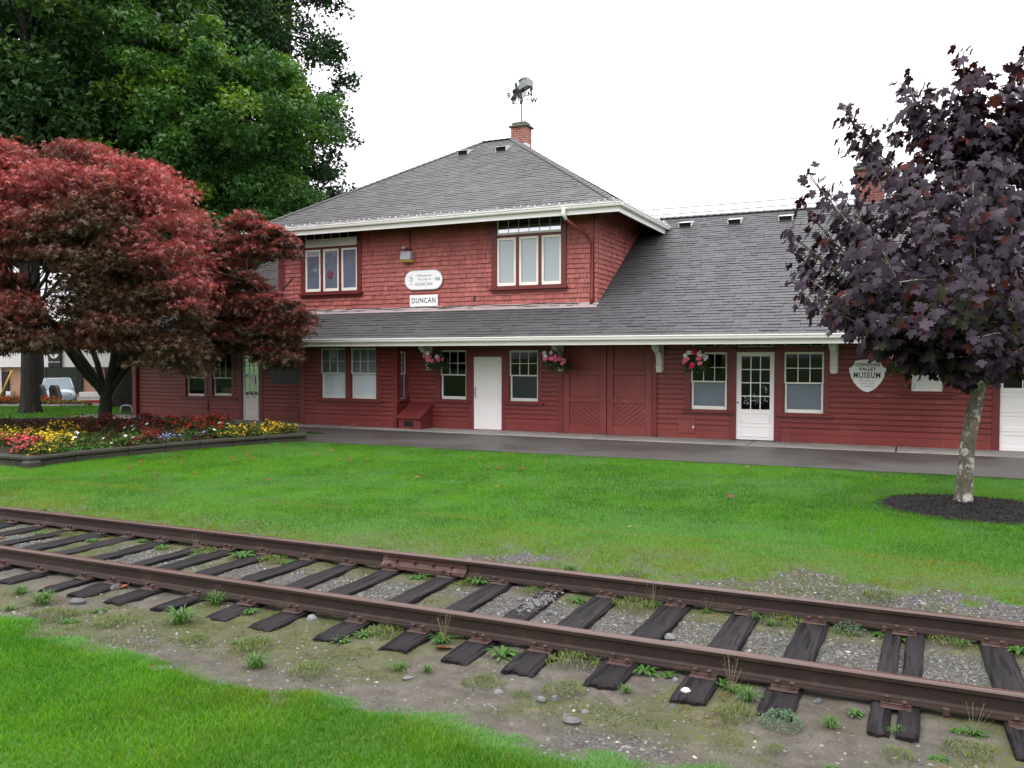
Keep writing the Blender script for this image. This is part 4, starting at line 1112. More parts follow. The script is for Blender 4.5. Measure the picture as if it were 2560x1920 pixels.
# ------------------------------------------------------------------ lettering
def text_verts(s, size, font=None, bold=0.0, xs=1.0, align='CENTER', shear=0.0, spacing=1.0):
    cu = bpy.data.curves.new('tmp_text', 'FONT'); cu.body = s; cu.size = size; cu.align_x = align; cu.align_y = 'CENTER'
    cu.offset = bold; cu.shear = shear; cu.space_character = spacing; cu.extrude = .0015; cu.resolution_u = 3
    o = bpy.data.objects.new('tmp_text', cu); COL.objects.link(o)
    bpy.context.view_layer.update()
    me = bpy.data.meshes.new_from_object(o.evaluated_get(bpy.context.evaluated_depsgraph_get()))
    vs = [(v.co.x*xs, v.co.y, v.co.z) for v in me.vertices]; fs = [tuple(p.vertices) for p in me.polygons]
    bpy.data.objects.remove(o); bpy.data.curves.remove(cu); bpy.data.meshes.remove(me)
    return vs, fs
def put_text(m, s, size, cx, y, cz, **k):          # facing the viewer side (-Y)
    vs, fs = text_verts(s, size, **k)
    m.mesh([(cx+x, y-z, cz+h) for x, h, z in vs], fs)

# --- signs on the upper wall
yS = YW-.055
sg = empty('station_sign', (-12.56, yS, 3.46), 0, 'white rectangular board reading DUNCAN in dark capitals, under the rounded sign', 'sign')
m = MB(); m.box(-13.02, -12.10, yS-.012, yS+.012, 3.475, 3.805, bev=.004); m.build('board', M['sign'], sg)
m = MB(); put_text(m, 'DUNCAN', .215, -12.56, yS-.0135, 3.64, xs=.80, bold=.002, spacing=1.12); m.build('lettering', M['ink'], sg)
m = MB(); m.box(-13.06, -13.02, yS-.01, yS+.03, 3.40, 3.52); m.build('bracket', M['trim'], sg)
sg = empty('welcome_sign', (-12.565, yS, 3.97), 0, 'white rounded sign with faint grey welcome lettering, above the rectangular board', 'sign')
def stadium(x0, x1, z0, z1, n=14):
    r = (z1-z0)/2; p = []
    for i in range(n+1): a = -math.pi/2+math.pi*i/n; p.append((x1-r+r*math.cos(a), (z0+z1)/2+r*math.sin(a)))
    for i in range(n+1): a = math.pi/2+math.pi*i/n; p.append((x0+r+r*math.cos(a), (z0+z1)/2+r*math.sin(a)))
    return p
m = MB(); m.prism(stadium(-13.175, -11.955, 3.965, 4.495), 'y', yS-.012, yS+.012); m.build('board', M['sign'], sg)
m = MB(); m.prism(stadium(-13.195, -11.935, 3.945, 4.515), 'y', yS-.006, yS+.010); m.build('rim', M['steel'], sg)
for args, kw in ((('Welcome to', .092, -12.535, yS-.0135, 4.355), dict(bold=.001)), (('The City of', .092, -12.535, yS-.0135, 4.245), dict(bold=.001)), (('DUNCAN', .125, -12.55, yS-.0135, 4.110), dict(spacing=1.05, bold=.002)), (('VIA', .14, -12.11, yS-.0135, 4.24), dict(bold=.004, shear=.25, xs=.9))):
    m = MB(); put_text(m, *args, **kw); m.build('lettering', M['inkgrey'], sg)
m = MB(); m.box(-13.05, -12.91, yS-.0145, yS-.0125, 4.105, 4.118); m.build('emblem_underline', M['inkgrey'], sg)
m = MB()
for q, (a, b) in enumerate((((-13.02, 4.36), (-12.99, 4.27)), ((-12.97, 4.40), (-12.97, 4.28)), ((-12.99, 4.27), (-12.93, 4.30)), ((-12.93, 4.33), (-12.93, 4.22)), ((-13.03, 4.21), (-12.98, 4.25)), ((-12.98, 4.25), (-12.92, 4.21)), ((-12.99, 4.17), (-12.96, 4.19)), ((-12.96, 4.19), (-12.93, 4.17)))):
    m.tube([(a[0], yS-.0135, a[1]), (b[0], yS-.0135, b[1])], .006, 5)
m.build('emblem', M['inkgrey'], sg)
# --- museum shield
yM = YW-.06
sg = empty('museum_sign', (-.875, yM, 1.24), 0, 'white shield-shaped museum sign with dark lettering on the red siding', 'sign')
half = [(0, 1.24), (.10, 1.28), (.2, 1.36), (.29, 1.47), (.35, 1.60), (.385, 1.73), (.39, 1.79), (.36, 1.80), (.32, 1.825), (.285, 1.87), (.268, 1.93), (.262, 1.945), (.2, 1.968), (.1, 1.982), (0, 1.985)]
out = [(-.875+x, z) for x, z in half] + [(-.875-x, z) for x, z in half[-2:0:-1]]
m = MB(); m.prism(out, 'y', yM-.012, yM+.012); m.build('board', M['signgrey'], sg)
m = MB(); yt = yM-.0135
put_text(m, 'COWICHAN', .098, -.875, yt, 1.862, bold=.003, xs=.93); put_text(m, 'VALLEY', .098, -.875, yt, 1.765, bold=.003, spacing=1.12)
put_text(m, 'MUSEUM', .165, -.885, yt, 1.625, bold=.003, xs=.85, spacing=1.08)
for cx in np.linspace(-1.145, -.63, 12): m.box(cx-.018, cx+.018, yt-.001, yt+.001, 1.680, 1.687); m.box(cx-.018, cx+.018, yt-.001, yt+.001, 1.562, 1.569)
m.build('lettering', M['ink'], sg)
m = MB(); put_text(m, 'Entrance on', .062, -.875, yt, 1.508, spacing=1.1); put_text(m, 'other side', .062, -.875, yt, 1.443, spacing=1.1); put_text(m, 'of building', .062, -.875, yt, 1.375, spacing=1.1)
m.build('small_lettering', M['inkgrey'], sg)
# --- floodlight and camera dome on the upper wall
fl = empty('floodlight', (-13.08, YW-.05, 4.75), 0, 'grey box floodlight with amber lens mounted on the upper red shingles', 'wall light')
m = MB(); m.prism([(YW-.03, 4.83), (YW-.22, 4.83), (YW-.17, 5.05), (YW-.03, 5.05)], 'x', -13.25, -12.91); m.build('housing', M['steel'], fl)
m = MB(); m.prism([(YW-.03, 4.74), (YW-.17, 4.755), (YW-.235, 4.83), (YW-.03, 4.83)], 'x', -13.24, -12.92); m.build('lens', M['amber'], fl)
m = MB(); m.tube([(-13.02, YW-.06, 5.05), (-13.02, YW-.06, 5.16), (-13.02, YW-.06, 6.0)], .016, 6); m.sphere((-13.02, YW-.07, 5.13), .05, 8, 5); m.build('conduit', M['trim'], fl)
cd = empty('security_camera', (-13.18, YW-.05, 5.12), 0, 'small round silver camera beside the floodlight conduit', 'camera')
m = MB(); m.sphere((-13.18, YW-.12, 5.16), .06, 12, 8); m.build('dome', M['steel'], cd); m = MB(); m.tube([(-13.18, YW-.1, 5.16), (-13.1, YW-.03, 5.14)], .015, 6); m.build('arm', M['darkmetal'], cd)
vt = MB(); vt.box(-10.98, -10.92, YW-.06, YW-.01, 3.60, 3.74, bev=.01); tag(vt.build('wall_fitting', M['darkmetal'], None), 'small dark metal fitting on the red shingles right of the rectangular sign', 'fitting')
# --- dark board left of the bay
nb = empty('notice_board', (-17.5, YW-.05, 1.2), 0, 'dark navy notice board on the red wall left of the bay window', 'notice board')
m = MB(); m.box(-18.06, -16.72, YW-.06, YW-.015, 1.20, 1.74, bev=.006); m.box(-18.06, -16.72, YW-.05, YW-.015, 1.765, 2.2, bev=.006); m.build('panel', M['navy'], nb)
m = MB()
for i in range(7): m.box(-17.55, -16.74, YW-.055, YW-.049, 1.78+.03*i, 1.784+.03*i)
m.box(-18.06, -16.72, YW-.062, YW-.02, 1.742, 1.762); m.build('slat', M['steel'], nb)
# --- string of little lights along the upper gutter
sl_ = empty('string_lights', (-12.5, 20.1, 5.87), 0, 'string of small clear bulbs clipped along the white upper gutter', 'string lights')
m = MB(); pts = [(x, 20.105+.012*math.sin(x*7), 5.885+.018*abs(math.sin(x*3.6))) for x in np.arange(-18.3, -6.5, .1)]
pts += [(-6.44+.012*math.sin(y*7), y, 5.885+.018*abs(math.sin(y*3.6))) for y in np.arange(20.1, 24.8, .1)]
m.tube(pts, .006, 5); m.build('cable', M['vent'], sl_)
b0 = None; rnd = random.Random(2)
bl = [(x, 20.10) for x in np.arange(-18.2, -6.5, .21)] + [(-6.44, y) for y in np.arange(20.3, 24.7, .21)]
for i, (x, y) in enumerate(bl[:98]):
    if b0 is None:
        m = MB(); m.tube([(0, 0, .0), (0, 0, .03)], .010, 6); m.tube([(0, 0, .03), (.0, 0, .06), (0, 0, .085)], [.014, .016, .004], 6)
        b0 = m.build('bulb', M['bulbglass'], sl_, local=True); o = b0
    else:
        o = b0.copy(); COL.objects.link(o)
    o.location = (x+12.5+rnd.uniform(-.03, .03), y-20.1, .0); o.rotation_euler = (rnd.uniform(-.9, .3), rnd.uniform(-.7, .7), 0)

# --- weathervane with a little locomotive
wv = empty('weathervane', (-12.05, 26.53, 10.0), 0, 'black iron weathervane with a steam locomotive on top of the ridge chimney', 'weathervane')
E_ = Vector((-.262, -.43, 0)).normalized(); N_ = Vector((.42, -.266, 0)).normalized()
C0 = Vector((-12.05, 26.53, 0))
m = MB(); m.tube([(C0.x, C0.y, 9.98), (C0.x, C0.y, 10.98)], .022, 8); m.sphere((C0.x, C0.y, 10.64), .05, 8, 6); m.tube([(C0.x, C0.y, 10.6), (C0.x, C0.y, 10.74)], .04, 8); m.build('pole', M['darkmetal'], wv)
ma = MB()
ZA = 10.80
for v in (E_, N_): ma.tube([C0+Vector((0, 0, ZA))-v*.46, C0+Vector((0, 0, ZA))+v*.46], .012, 5)
for v in (E_, -E_, N_, -N_):
    pts = [C0+Vector((0, 0, ZA-.02-.20*math.sin(q)))+v*(.06+.34*(1-math.cos(q))/2) for q in np.linspace(0, 3.1, 9)]
    ma.tube(pts, .009, 5)
    pts = [C0+Vector((0, 0, ZA-.17+.05*math.sin(q)))+v*(.28+.05*math.cos(q)) for q in np.linspace(0, 5.5, 9)]
    ma.tube(pts, .006, 5)
ma.build('compass_arms', M['darkmetal'], wv)
Fc = DV; Rg = RV
for ch_, v in (('E', E_), ('W', -E_), ('N', N_), ('S', -N_)):
    vsx, fs = text_verts(ch_, .21, bold=.012)
    m = MB(); ctr = C0+v*.52+Vector((0, 0, ZA)); mir = -1 if ch_ in 'E' else 1
    d_ = (RV*.8+v.cross(Vector((0, 0, 1)))*0).normalized()
    m.mesh([tuple(ctr+d_*(x*mir)+Vector((0, 0, h))-DV*z*4) for x, h, z in vsx], fs); m.build('compass_letter', M['darkmetal'], wv)
# locomotive: local u along travel, w across, h up
fu = (DV*.9-RV*.45).normalized(); fw = Vector((fu.y, -fu.x, 0))
T = Matrix(((fu.x, fw.x, 0, C0.x), (fu.y, fw.y, 0, C0.y), (0, 0, 1, 10.98), (0, 0, 0, 1)))
def LT(u, w, h): return T @ Vector((u, w, h))
m = MB()
m.box(-.62, .55, -.035, .035, 0, .05, M=T); m.tube([LT(-.05, 0, .17), LT(.50, 0, .17), LT(.53, 0, .17)], [.10, .10, .07], 12)
m.tube([LT(.40, 0, .25), LT(.40, 0, .40), LT(.40, 0, .43)], [.035, .045, .055], 10); m.sphere(LT(.12, 0, .27), .055, 8, 6); m.sphere(LT(.26, 0, .27), .04, 8, 6)
m.prism([(.52, .02), (.70, -.07), (.52, -.07)], 'y', -.09, .09, M=T)
m.build('locomotive_body', M['darkmetal'], wv)
m = MB(); m.box(-.34, -.05, -.13, .13, .05, .36, M=T, bev=.01); m.prism([(-.17, .36), (.17, .36), (.13, .41), (0, .43), (-.13, .41)], 'x', -.37, -.02, M=T @ Matrix(((1,0,0,0),(0,1,0,0),(0,0,1,0),(0,0,0,1)))); m.box(-.64, -.37, -.12, .12, .05, .26, M=T, bev=.01)
m.build('cab', M['steel'], wv)
for sgn in (-1, 1):
    for u, r in ((.40, .055), (.26, .055), (.10, .095), (-.10, .095), (-.48, .06), (-.58, .06)):
        m = MB(); n = 14
        ring = [LT(u+r*math.cos(2*math.pi*k/n), sgn*.10, r*math.sin(2*math.pi*k/n)-.02) for k in range(n+1)]
        m.tube(ring, .012, 5, cap=False)
        for k in range(0, n, 2): m.tube([LT(u, sgn*.10, -.02), ring[k]], .006, 4)
        m.build('wheel', M['darkmetal'], wv)

# --- overhead wires beyond the roof
for z0, z1, lab in ((12.25, 10.95, 'upper thin cable crossing the white sky above the right roof'), (11.85, 10.62, 'lower thin cable crossing the white sky above the right roof')):
    m = MB(); a, b = DS(62, 3.5, 0), DS(40, 28.6, 0); pts = []
    for q in np.linspace(-.15, 1.1, 26):
        p = a + (b-a)*float(q); pts.append((p.x, p.y, z0+(z1-z0)*q-.8*q*(1-q)))
    m.tube(pts, .03, 5); tag(m.build('overhead_cable', M['steel'], None), lab, 'cable', 'overhead cables')
# ------------------------------------------------------------------ leaves and trees
def frames(n, up=.3, rng=RNG, face=None, droop=.5):
    """random orthonormal frames; normals biased upward (and toward face)"""
    nrm = rng.normal(size=(n, 3)); nrm[:, 2] = np.abs(nrm[:, 2])*1.0 + up*1.6
    if face is not None: nrm = nrm*.75 + np.array(face)
    nrm /= np.linalg.norm(nrm, axis=1)[:, None]
    t = rng.normal(size=(n, 3)); t[:, 2] -= droop
    t -= nrm*(t*nrm).sum(1)[:, None]; t /= np.linalg.norm(t, axis=1)[:, None]
    return t, np.cross(nrm, t), nrm
_h = [(0, 0), (-.06, .30), (.14, .26), (.20, .46), (.50, .56), (.48, .24), (.76, .24), (.78, .11), (1, 0)]
MAPLE = np.array([(.35, 0, .0)] + [(x, y, -.10*abs(y)-.12*max(0, x-.4)) for x, y in _h] + [(x, -y, -.10*abs(y)-.12*max(0, x-.4)) for x, y in _h[-2:0:-1]])
MAPLE_F = np.array([(0, i, i+1 if i < len(MAPLE)-1 else 1) for i in range(1, len(MAPLE))])
_a = [(-100, .55), (-70, .2), (-48, .85), (-26, .25), (0, 1.0), (26, .25), (48, .85), (70, .2), (100, .55)]
STAR = np.array([(0, 0, 0)] + [(r*math.cos(R(a)), r*math.sin(R(a)), -.22*r*r) for a, r in _a])
STAR_F = np.array([(0, i, i+1) for i in range(1, len(_a))])
SIMPLE = np.array([(0, 0, 0), (.35, .32, -.04), (1, 0, -.12), (.35, -.32, -.04), (.42, 0, .03)])
SIMPLE_F = np.array([(0, 4, 1), (1, 4, 2), (2, 4, 3), (3, 4, 0)])
LOBED = np.array([(0, 0, 0), (.1, .45, -.05), (.42, .22, 0), (1, 0, -.15), (.42, -.22, 0), (.1, -.45, -.05)])
LOBED_F = np.array([(0, 2, 1), (0, 3, 2), (0, 4, 3), (0, 5, 4)])
def leaf_mesh(name, C, size, col, mat, parent, tpl=SIMPLE, tf=SIMPLE_F, up=.3, rng=RNG, face=None, off=(0, 0, 0), droop=.5):
    n = len(C); t, b, nn = frames(n, up, rng, face, droop); s = np.broadcast_to(np.asarray(size), (n,))
    V = C[:, None, :] + s[:, None, None]*(tpl[None, :, 0, None]*t[:, None, :] + tpl[None, :, 1, None]*b[:, None, :] + tpl[None, :, 2, None]*nn[:, None, :])
    k = len(tpl); F = (np.arange(n)*k)[:, None, None] + tf[None]
    return np_mesh(name, V.reshape(-1, 3), F.reshape(-1, 3), mat, parent, np.repeat(col, k, axis=0), off=off)
def mixcol(a, b, t): a, b = np.array(a), np.array(b); return a[None]*(1-t[:, None]) + b[None]*t[:, None]
def limb(m, a, b, r0, r1, rnd, bend=.15, seg=7, n=7, sag=0.0):
    a, b = Vector(a), Vector(b); L = (b-a).length; k = Vector((rnd.gauss(0, 1), rnd.gauss(0, 1), rnd.gauss(0, .4)))*bend*L
    pts = []
    for i in range(n):
        q = i/(n-1); p = a.lerp(b, q) + k*math.sin(math.pi*q)*.5 + Vector((0, 0, sag*L*math.sin(math.pi*q)))
        p += Vector((rnd.gauss(0, 1), rnd.gauss(0, 1), rnd.gauss(0, 1)))*.012*L*(0 < i < n-1); pts.append(p)
    m.tube(pts, [r0+(r1-r0)*i/(n-1) for i in range(n)], seg, cap=False)
    return pts

def big_tree(name, base, label, trunk_r, H, ells, ncl, per, size, cols, seed, group=None, trunk_top=.7, cl_r=1.0, lean=(0, 0), lo=0.62):
    """ells: (dx,dy,z,rx,ry,rz) envelope relative to the base"""
    rng = np.random.default_rng(seed); rnd = random.Random(seed)
    bz = float(zg(base[0], base[1]))
    t_ = empty(name, (base[0], base[1], bz), 0, label, 'tree', group)
    B = Vector((base[0], base[1], bz-.1))
    m = MB(); n = 14; axis_ = []
    for i in range(n):
        q = i/(n-1); axis_.append(B+Vector((lean[0]*q+.25*math.sin(q*5+seed)*q, lean[1]*q+.2*math.cos(q*4+seed)*q, H*trunk_top*q)))
    rr = [trunk_r*(1.0+.22*math.exp(-q*H*trunk_top*2.2))*(1-.72*q) for q in np.linspace(0, 1, n)]
    m.tube(axis_, rr, 14)
    # root flare
    for k in range(6):
        a = k*1.05+seed; d = Vector((math.cos(a), math.sin(a), 0)); m.tube([B+d*trunk_r*.75+Vector((0, 0, .5)), B+d*trunk_r*1.05+Vector((0, 0, .18)), B+d*trunk_r*1.45+Vector((0, 0, .02))], [trunk_r*.3, trunk_r*.26, trunk_r*.12], 7, cap=False)
    cl = []
    vol = [e[3]*e[4]*e[5] for e in ells]; tot = sum(vol)
    for e, v in zip(ells, vol):
        k = max(4, int(ncl*v/tot))
        d = rng.normal(size=(k, 3)); d /= np.linalg.norm(d, axis=1)[:, None]
        r = lo + (1-lo)*rng.random(k)**.7
        p = d*r[:, None]*np.array(e[3:6]) + np.array([base[0]+e[0], base[1]+e[1], bz+e[2]])
        # irregular outline
        p += rng.normal(size=(k, 3))*np.array(e[3:6])*.10
        cl.append(p)
    cl = np.concatenate(cl)
    # limbs reach every seventh clump, side limbs reach the rest of its neighbourhood
    order = rng.permutation(len(cl)); main = order[:max(6, len(cl)//9)]
    ends = []
    for i in main:
        c = Vector(cl[i]); h = (c.z-B.z); hz = math.hypot(c.x-B.x, c.y-B.y)
        zt = max(1.8, min(H*trunk_top*.97, h-hz*.55)); q = zt/(H*trunk_top); a = axis_[0].lerp(axis_[-1], q)
        a = axis_[min(n-1, int(q*(n-1)))]
        r = trunk_r*.34*(1-.5*q)
        pts = limb(m, a, c, r, .03, rnd, .14, 7, 8, .05); ends.append(pts)
    for i in order[len(main):][::3]:
        c = Vector(cl[i]); best = min((p for pts in ends for p in pts[2:]), key=lambda p: (p-c).length)
        if (best-c).length < 4.5: limb(m, best, c, .045, .012, rnd, .15, 5, 5)
    m.build('trunk', M['bark_dark'], t_, fix=False)
    N = len(cl)*per
    ci = np.repeat(np.arange(len(cl)), per)
    sq = rng.uniform(.7, 1.35, len(cl))
    dlt = rng.normal(size=(N, 3)); dlt /= np.linalg.norm(dlt, axis=1)[:, None]; dlt *= (rng.random(N)**.45)[:, None]
    C = cl[ci] + dlt*np.array([cl_r, cl_r, cl_r*.62])*sq[ci][:, None]
    C[:, 2] -= .12*cl_r*(dlt[:, 0]**2+dlt[:, 1]**2)
    tcl = rng.random(len(cl)); hue = np.clip(tcl[ci]*.8 + rng.normal(size=N)*.16, 0, 1)
    col = mixcol(cols[0], cols[1], hue)
    if len(cols) > 2:
        sel = (tcl > .80)[ci]; f = np.where(sel, rng.random(N)*.9, 0); col = col*(1-f[:, None]) + np.array(cols[2])*f[:, None]
    leaf_mesh('crown', C, rng.uniform(.7, 1.25, N)*size, col, M['leaf'], t_, LOBED, LOBED_F, .25, rng, off=(base[0], base[1], bz))
    return t_

DK = ((.014, .045, .012), (.042, .100, .023), (.070, .130, .02))
MD = ((.028, .090, .019), (.080, .185, .032), (.180, .290, .028))
DN = ((.012, .036, .015), (.030, .075, .025))
def rel(base, d, s, z, rd, rs, rz):
    """envelope ellipsoid centred at street depth d / lateral s"""
    p = DS(d, s); return (p.x-base[0], p.y-base[1], z, (rd+rs)/2, (rd+rs)/2, rz)
b1 = (-29.1, 20.7)
big_tree('broadleaf_tree', b1, 'huge dark green tree with thick grey trunk at the left edge, behind the red maple', .31, 24, [rel(b1, 35, -19.5, 15, 6.5, 6.5, 8.5), rel(b1, 34, -22, 9, 5, 6, 3.5), rel(b1, 34, -18.5, 9.5, 4.5, 4.5, 3.5)], 640, 170, .25, DK, 5, 'big green trees left of the station', cl_r=1.2)
b2 = (-29.4, 24.9)
big_tree('broadleaf_tree', b2, 'huge dark tree whose thick trunk stands just left of the station wall', .50, 25, [rel(b2, 42, -18, 17, 6.5, 6.5, 8), rel(b2, 41, -17.5, 9.5, 5.5, 5.5, 4)], 280, 160, .26, DK, 6, 'big green trees left of the station', lean=(1.5, .5))
b3 = (-26.6, 25.6)
big_tree('maple_tree', b3, 'bright green and yellowish leafy maple in front of the darker trees, above the red maple', .26, 15, [rel(b3, 34, -11.9, 11.3, 3.7, 4.3, 3.7), rel(b3, 33.5, -13.4, 8.4, 3.3, 3.6, 2.8), rel(b3, 34.5, -10.2, 7.6, 2.4, 2.6, 3.0), rel(b3, 34, -9.6, 11.6, 2.4, 2.4, 2.4), rel(b3, 33.5, -11.3, 6.4, 2.0, 2.0, 1.9)], 330, 190, .20, MD, 7, 'big green trees left of the station', cl_r=.72)
p = DS(48, -12.5); b4 = (p.x, p.y)
big_tree('dark_conifer', b4, 'very dark green tall tree rising just left of the upper roof', .45, 34, [rel(b4, 48, -12.9, 18, 3.7, 3.7, 12), rel(b4, 48, -12.7, 9, 3.9, 3.9, 6.5), rel(b4, 49, -17, 18, 4.5, 4.5, 12)], 640, 130, .25, DN, 8, 'big green trees left of the station', lo=.72)
p = DS(52, -29); b5 = (p.x, p.y)
big_tree('dark_conifer', b5, 'very dark green tall tree at the upper left corner behind the others', .45, 32, [rel(b5, 52, -28, 20, 6.5, 6.5, 11), rel(b5, 52, -20.5, 21, 6, 6, 10)], 520, 150, .32, DN, 9, 'big green trees left of the station', cl_r=1.4)

# --- red japanese maple in the flower bed
def japanese_maple():
    rng = np.random.default_rng(31); rnd = random.Random(31)
    base = (-19.15, 15.71); bz = .20
    t_ = empty('japanese_maple', (base[0], base[1], bz), 0, 'wide spreading japanese maple with rosy red to brown leaves in the flower bed', 'tree')
    B = Vector((base[0], base[1], bz-.05))
    SV = Vector((RV.x, RV.y, 0)); WV = Vector((DV.x, DV.y, 0))
    def P(s, w, z):
        return B + SV*s + WV*w + Vector((0, 0, z-bz+.05))
    D0, S0 = 22.35, -10.70
    def PS(s, w, z):                       # widen the far side, narrow the near side of the dome a little
        k = (D0+w)/D0; return P((s+S0)*k-S0, w, 2.05+(z-2.05)*k)
    S_ = lambda px: (px-261)/95.0
    Z_ = lambda py: 2.05+(891-py)/95.0
    outl = [(-420, 560), (-330, 440), (-200, 370), (-60, 345), (0, 345), (55, 326), (100, 350), (150, 345), (205, 352), (285, 343), (335, 385), (395, 405), (452, 430), (478, 485), (476, 530), (520, 555), (580, 545), (640, 515), (690, 545), (735, 585), (762, 640), (735, 640), (705, 655), (675, 668), (650, 660), (632, 672), (650, 695), (700, 712), (740, 745), (785, 790), (790, 815), (755, 850), (740, 900), (690, 925), (640, 905), (610, 870), (560, 885), (520, 915), (480, 930), (440, 900), (380, 905), (330, 925), (290, 905), (240, 890), (180, 880), (120, 895), (70, 880), (0, 905), (-100, 900), (-220, 905), (-330, 860), (-420, 740)]
    poly = [(S_(a), Z_(b)) for a, b in outl]
    zt = lambda s: max([0]+[0])
    cl = []; kind = []
    tries = 0
    low = 0
    while len(cl) < 1330 and tries < 120000:
        tries += 1
        s = rng.uniform(-7.1, 5.6); z = rng.uniform(1.6, 8.1) if len(cl) > 260 else rng.uniform(1.7, 3.6)
        rr0 = .40 if s < 1.1 else (.22 if s < 2.0 else .12)
        if not in_poly(np.array([s-rr0, s+rr0*1.5, s, s]), np.array([z, z, z-.10, z+(.20 if s < 2 else .08)]), poly).all(): continue
        if s < .9 and z < 2.35: continue
        if s < 2.0 and fbm(s*.62, z*1.7, .95, 2, 61) < (.43 if z < 5.0 else .36): continue
        if 2.0 > s > 1.2 and rng.random() < .2: continue
        arm = s > 2.4
        # the arm to the right is thin; the main dome is deep
        wmax = 1.3 if arm else 4.4*math.sqrt(max(.05, 1-((s+.8)/7.0)**2))*(1.0 if z < 5 else max(.25, 1-((z-5)/3.6)**2)**.5)
        w = (-rng.uniform(.45, 1.0) if rng.random() < .7 else rng.uniform(-.4, .8))*wmax
        if not arm and -.5 < w/wmax < .4 and z < 5.0 and rng.random() < .7: continue
        cl.append((s, w, z)); kind.append(arm)
    cl = np.array(cl)
    # branches
    m = MB()
    fork = P(.03, 0, .98)
    limb(m, P(-.02, 0, bz-.05), fork, .20, .15, rnd, .03, 10, 6)
    mains = [(fork, P(-1.0, .1, 2.6), P(-3.2, -.6, 4.2)), (fork, P(-.85, -.4, 2.35), P(-1.4, -2.0, 4.4)), (fork, P(.15, .3, 2.6), P(.3, .3, 5.4)), (fork, P(.45, -.2, 2.3), P(1.6, -1.2, 3.9)), (fork, P(.5, .3, 2.3), P(3.3, .2, 5.2)), (fork, P(.8, 0, 2.0), P(4.2, -.1, 3.1)), (fork, P(-.6, .5, 2.4), P(-1.5, 2.5, 4.8)), (fork, P(.3, .5, 2.4), P(1.2, 2.4, 4.6))]
    pts_all = []
    for i, (a, b, c) in enumerate(mains):
        r = .12 if i in (0, 2, 4) else .085
        p1 = limb(m, a, b, r, r*.8, rnd, .05, 9, 6); p2 = limb(m, b, c, r*.78, .035, rnd, .08, 7, 8, .04); pts_all += p1[2:]+p2
        for q in range(3):
            st = p2[2+q*2]; dirv = Vector((rnd.gauss(0, 1), rnd.gauss(0, 1), .5+rnd.random()*.6)).normalized()
            pts_all += limb(m, st, st+(c-b).normalized()*.8+dirv*rnd.uniform(.8, 1.6), .035, .015, rnd, .12, 6, 6)[1:]
    for (a, b) in (((2.2, .1, 4.0), (4.9, -.2, 5.2)), ((3.0, .1, 4.5), (4.3, .3, 5.5)), ((3.4, 0, 4.7), (5.0, .2, 4.6)), ((2.4, 0, 2.5), (5.2, -.3, 3.2)), ((3.2, 0, 2.8), (4.9, .4, 2.5)), ((2.2, 0, 2.4), (3.4, -.5, 2.2)), ((2.6, .1, 2.6), (4.5, .1, 3.9)), ((2.5, .1, 4.2), (3.8, -.2, 4.9)), ((1.4, -.8, 3.6), (2.8, -1.0, 3.6)), ((.8, -.9, 3.2), (1.8, -2.2, 2.6)), ((-1.2, -1.6, 3.9), (-2.4, -3.0, 3.2)), ((-1.0, -1.2, 3.6), (-.4, -3.2, 3.3))):
        pts_all += limb(m, P(*a), P(*b), .030, .010, rnd, .10, 6, 9, .03)
    PC = [PS(*c) for c in cl]
    for c in PC[::2]:
        bst = min(pts_all, key=lambda p: (p-c).length)
        if (bst-c).length < 1.7:
            limb(m, bst, c, .022, .007, rnd, .14, 5, 5, .04)
    m.build('trunk', M['bark_jap'], t_, fix=False)
    per = 120; N = len(cl)*per; ci = np.repeat(np.arange(len(cl)), per)
    arr = np.array([tuple(p) for p in PC])
    dl = rng.normal(size=(N, 3)); dl /= np.linalg.norm(dl, axis=1)[:, None]; dl *= (rng.random(N)**.5)[:, None]
    sz = rng.uniform(.45, .85, len(cl)); sz[np.array(kind)] *= .60
    C = arr[ci] + dl*np.column_stack([np.ones(N), np.ones(N), np.where(np.array(kind)[ci], .24, .30)])*sz[ci][:, None]; C[:, 2] -= (dl[:, 0]**2+dl[:, 1]**2)*.22*sz[ci]
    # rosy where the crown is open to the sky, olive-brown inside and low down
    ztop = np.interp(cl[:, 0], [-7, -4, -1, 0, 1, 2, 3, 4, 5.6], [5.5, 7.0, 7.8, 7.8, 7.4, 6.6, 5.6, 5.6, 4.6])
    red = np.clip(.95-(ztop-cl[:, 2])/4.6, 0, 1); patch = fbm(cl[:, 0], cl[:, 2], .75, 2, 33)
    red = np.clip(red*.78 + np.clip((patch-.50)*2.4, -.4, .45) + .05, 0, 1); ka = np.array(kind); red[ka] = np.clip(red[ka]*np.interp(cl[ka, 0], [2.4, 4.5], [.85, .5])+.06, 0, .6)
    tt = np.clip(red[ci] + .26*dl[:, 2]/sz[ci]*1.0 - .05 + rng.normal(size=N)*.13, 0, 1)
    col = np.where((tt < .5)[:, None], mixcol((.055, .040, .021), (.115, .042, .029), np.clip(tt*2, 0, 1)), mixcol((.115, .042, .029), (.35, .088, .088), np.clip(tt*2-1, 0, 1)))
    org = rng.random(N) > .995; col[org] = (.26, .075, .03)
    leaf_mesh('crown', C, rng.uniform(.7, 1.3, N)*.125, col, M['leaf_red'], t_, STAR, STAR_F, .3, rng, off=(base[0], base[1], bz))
japanese_maple()

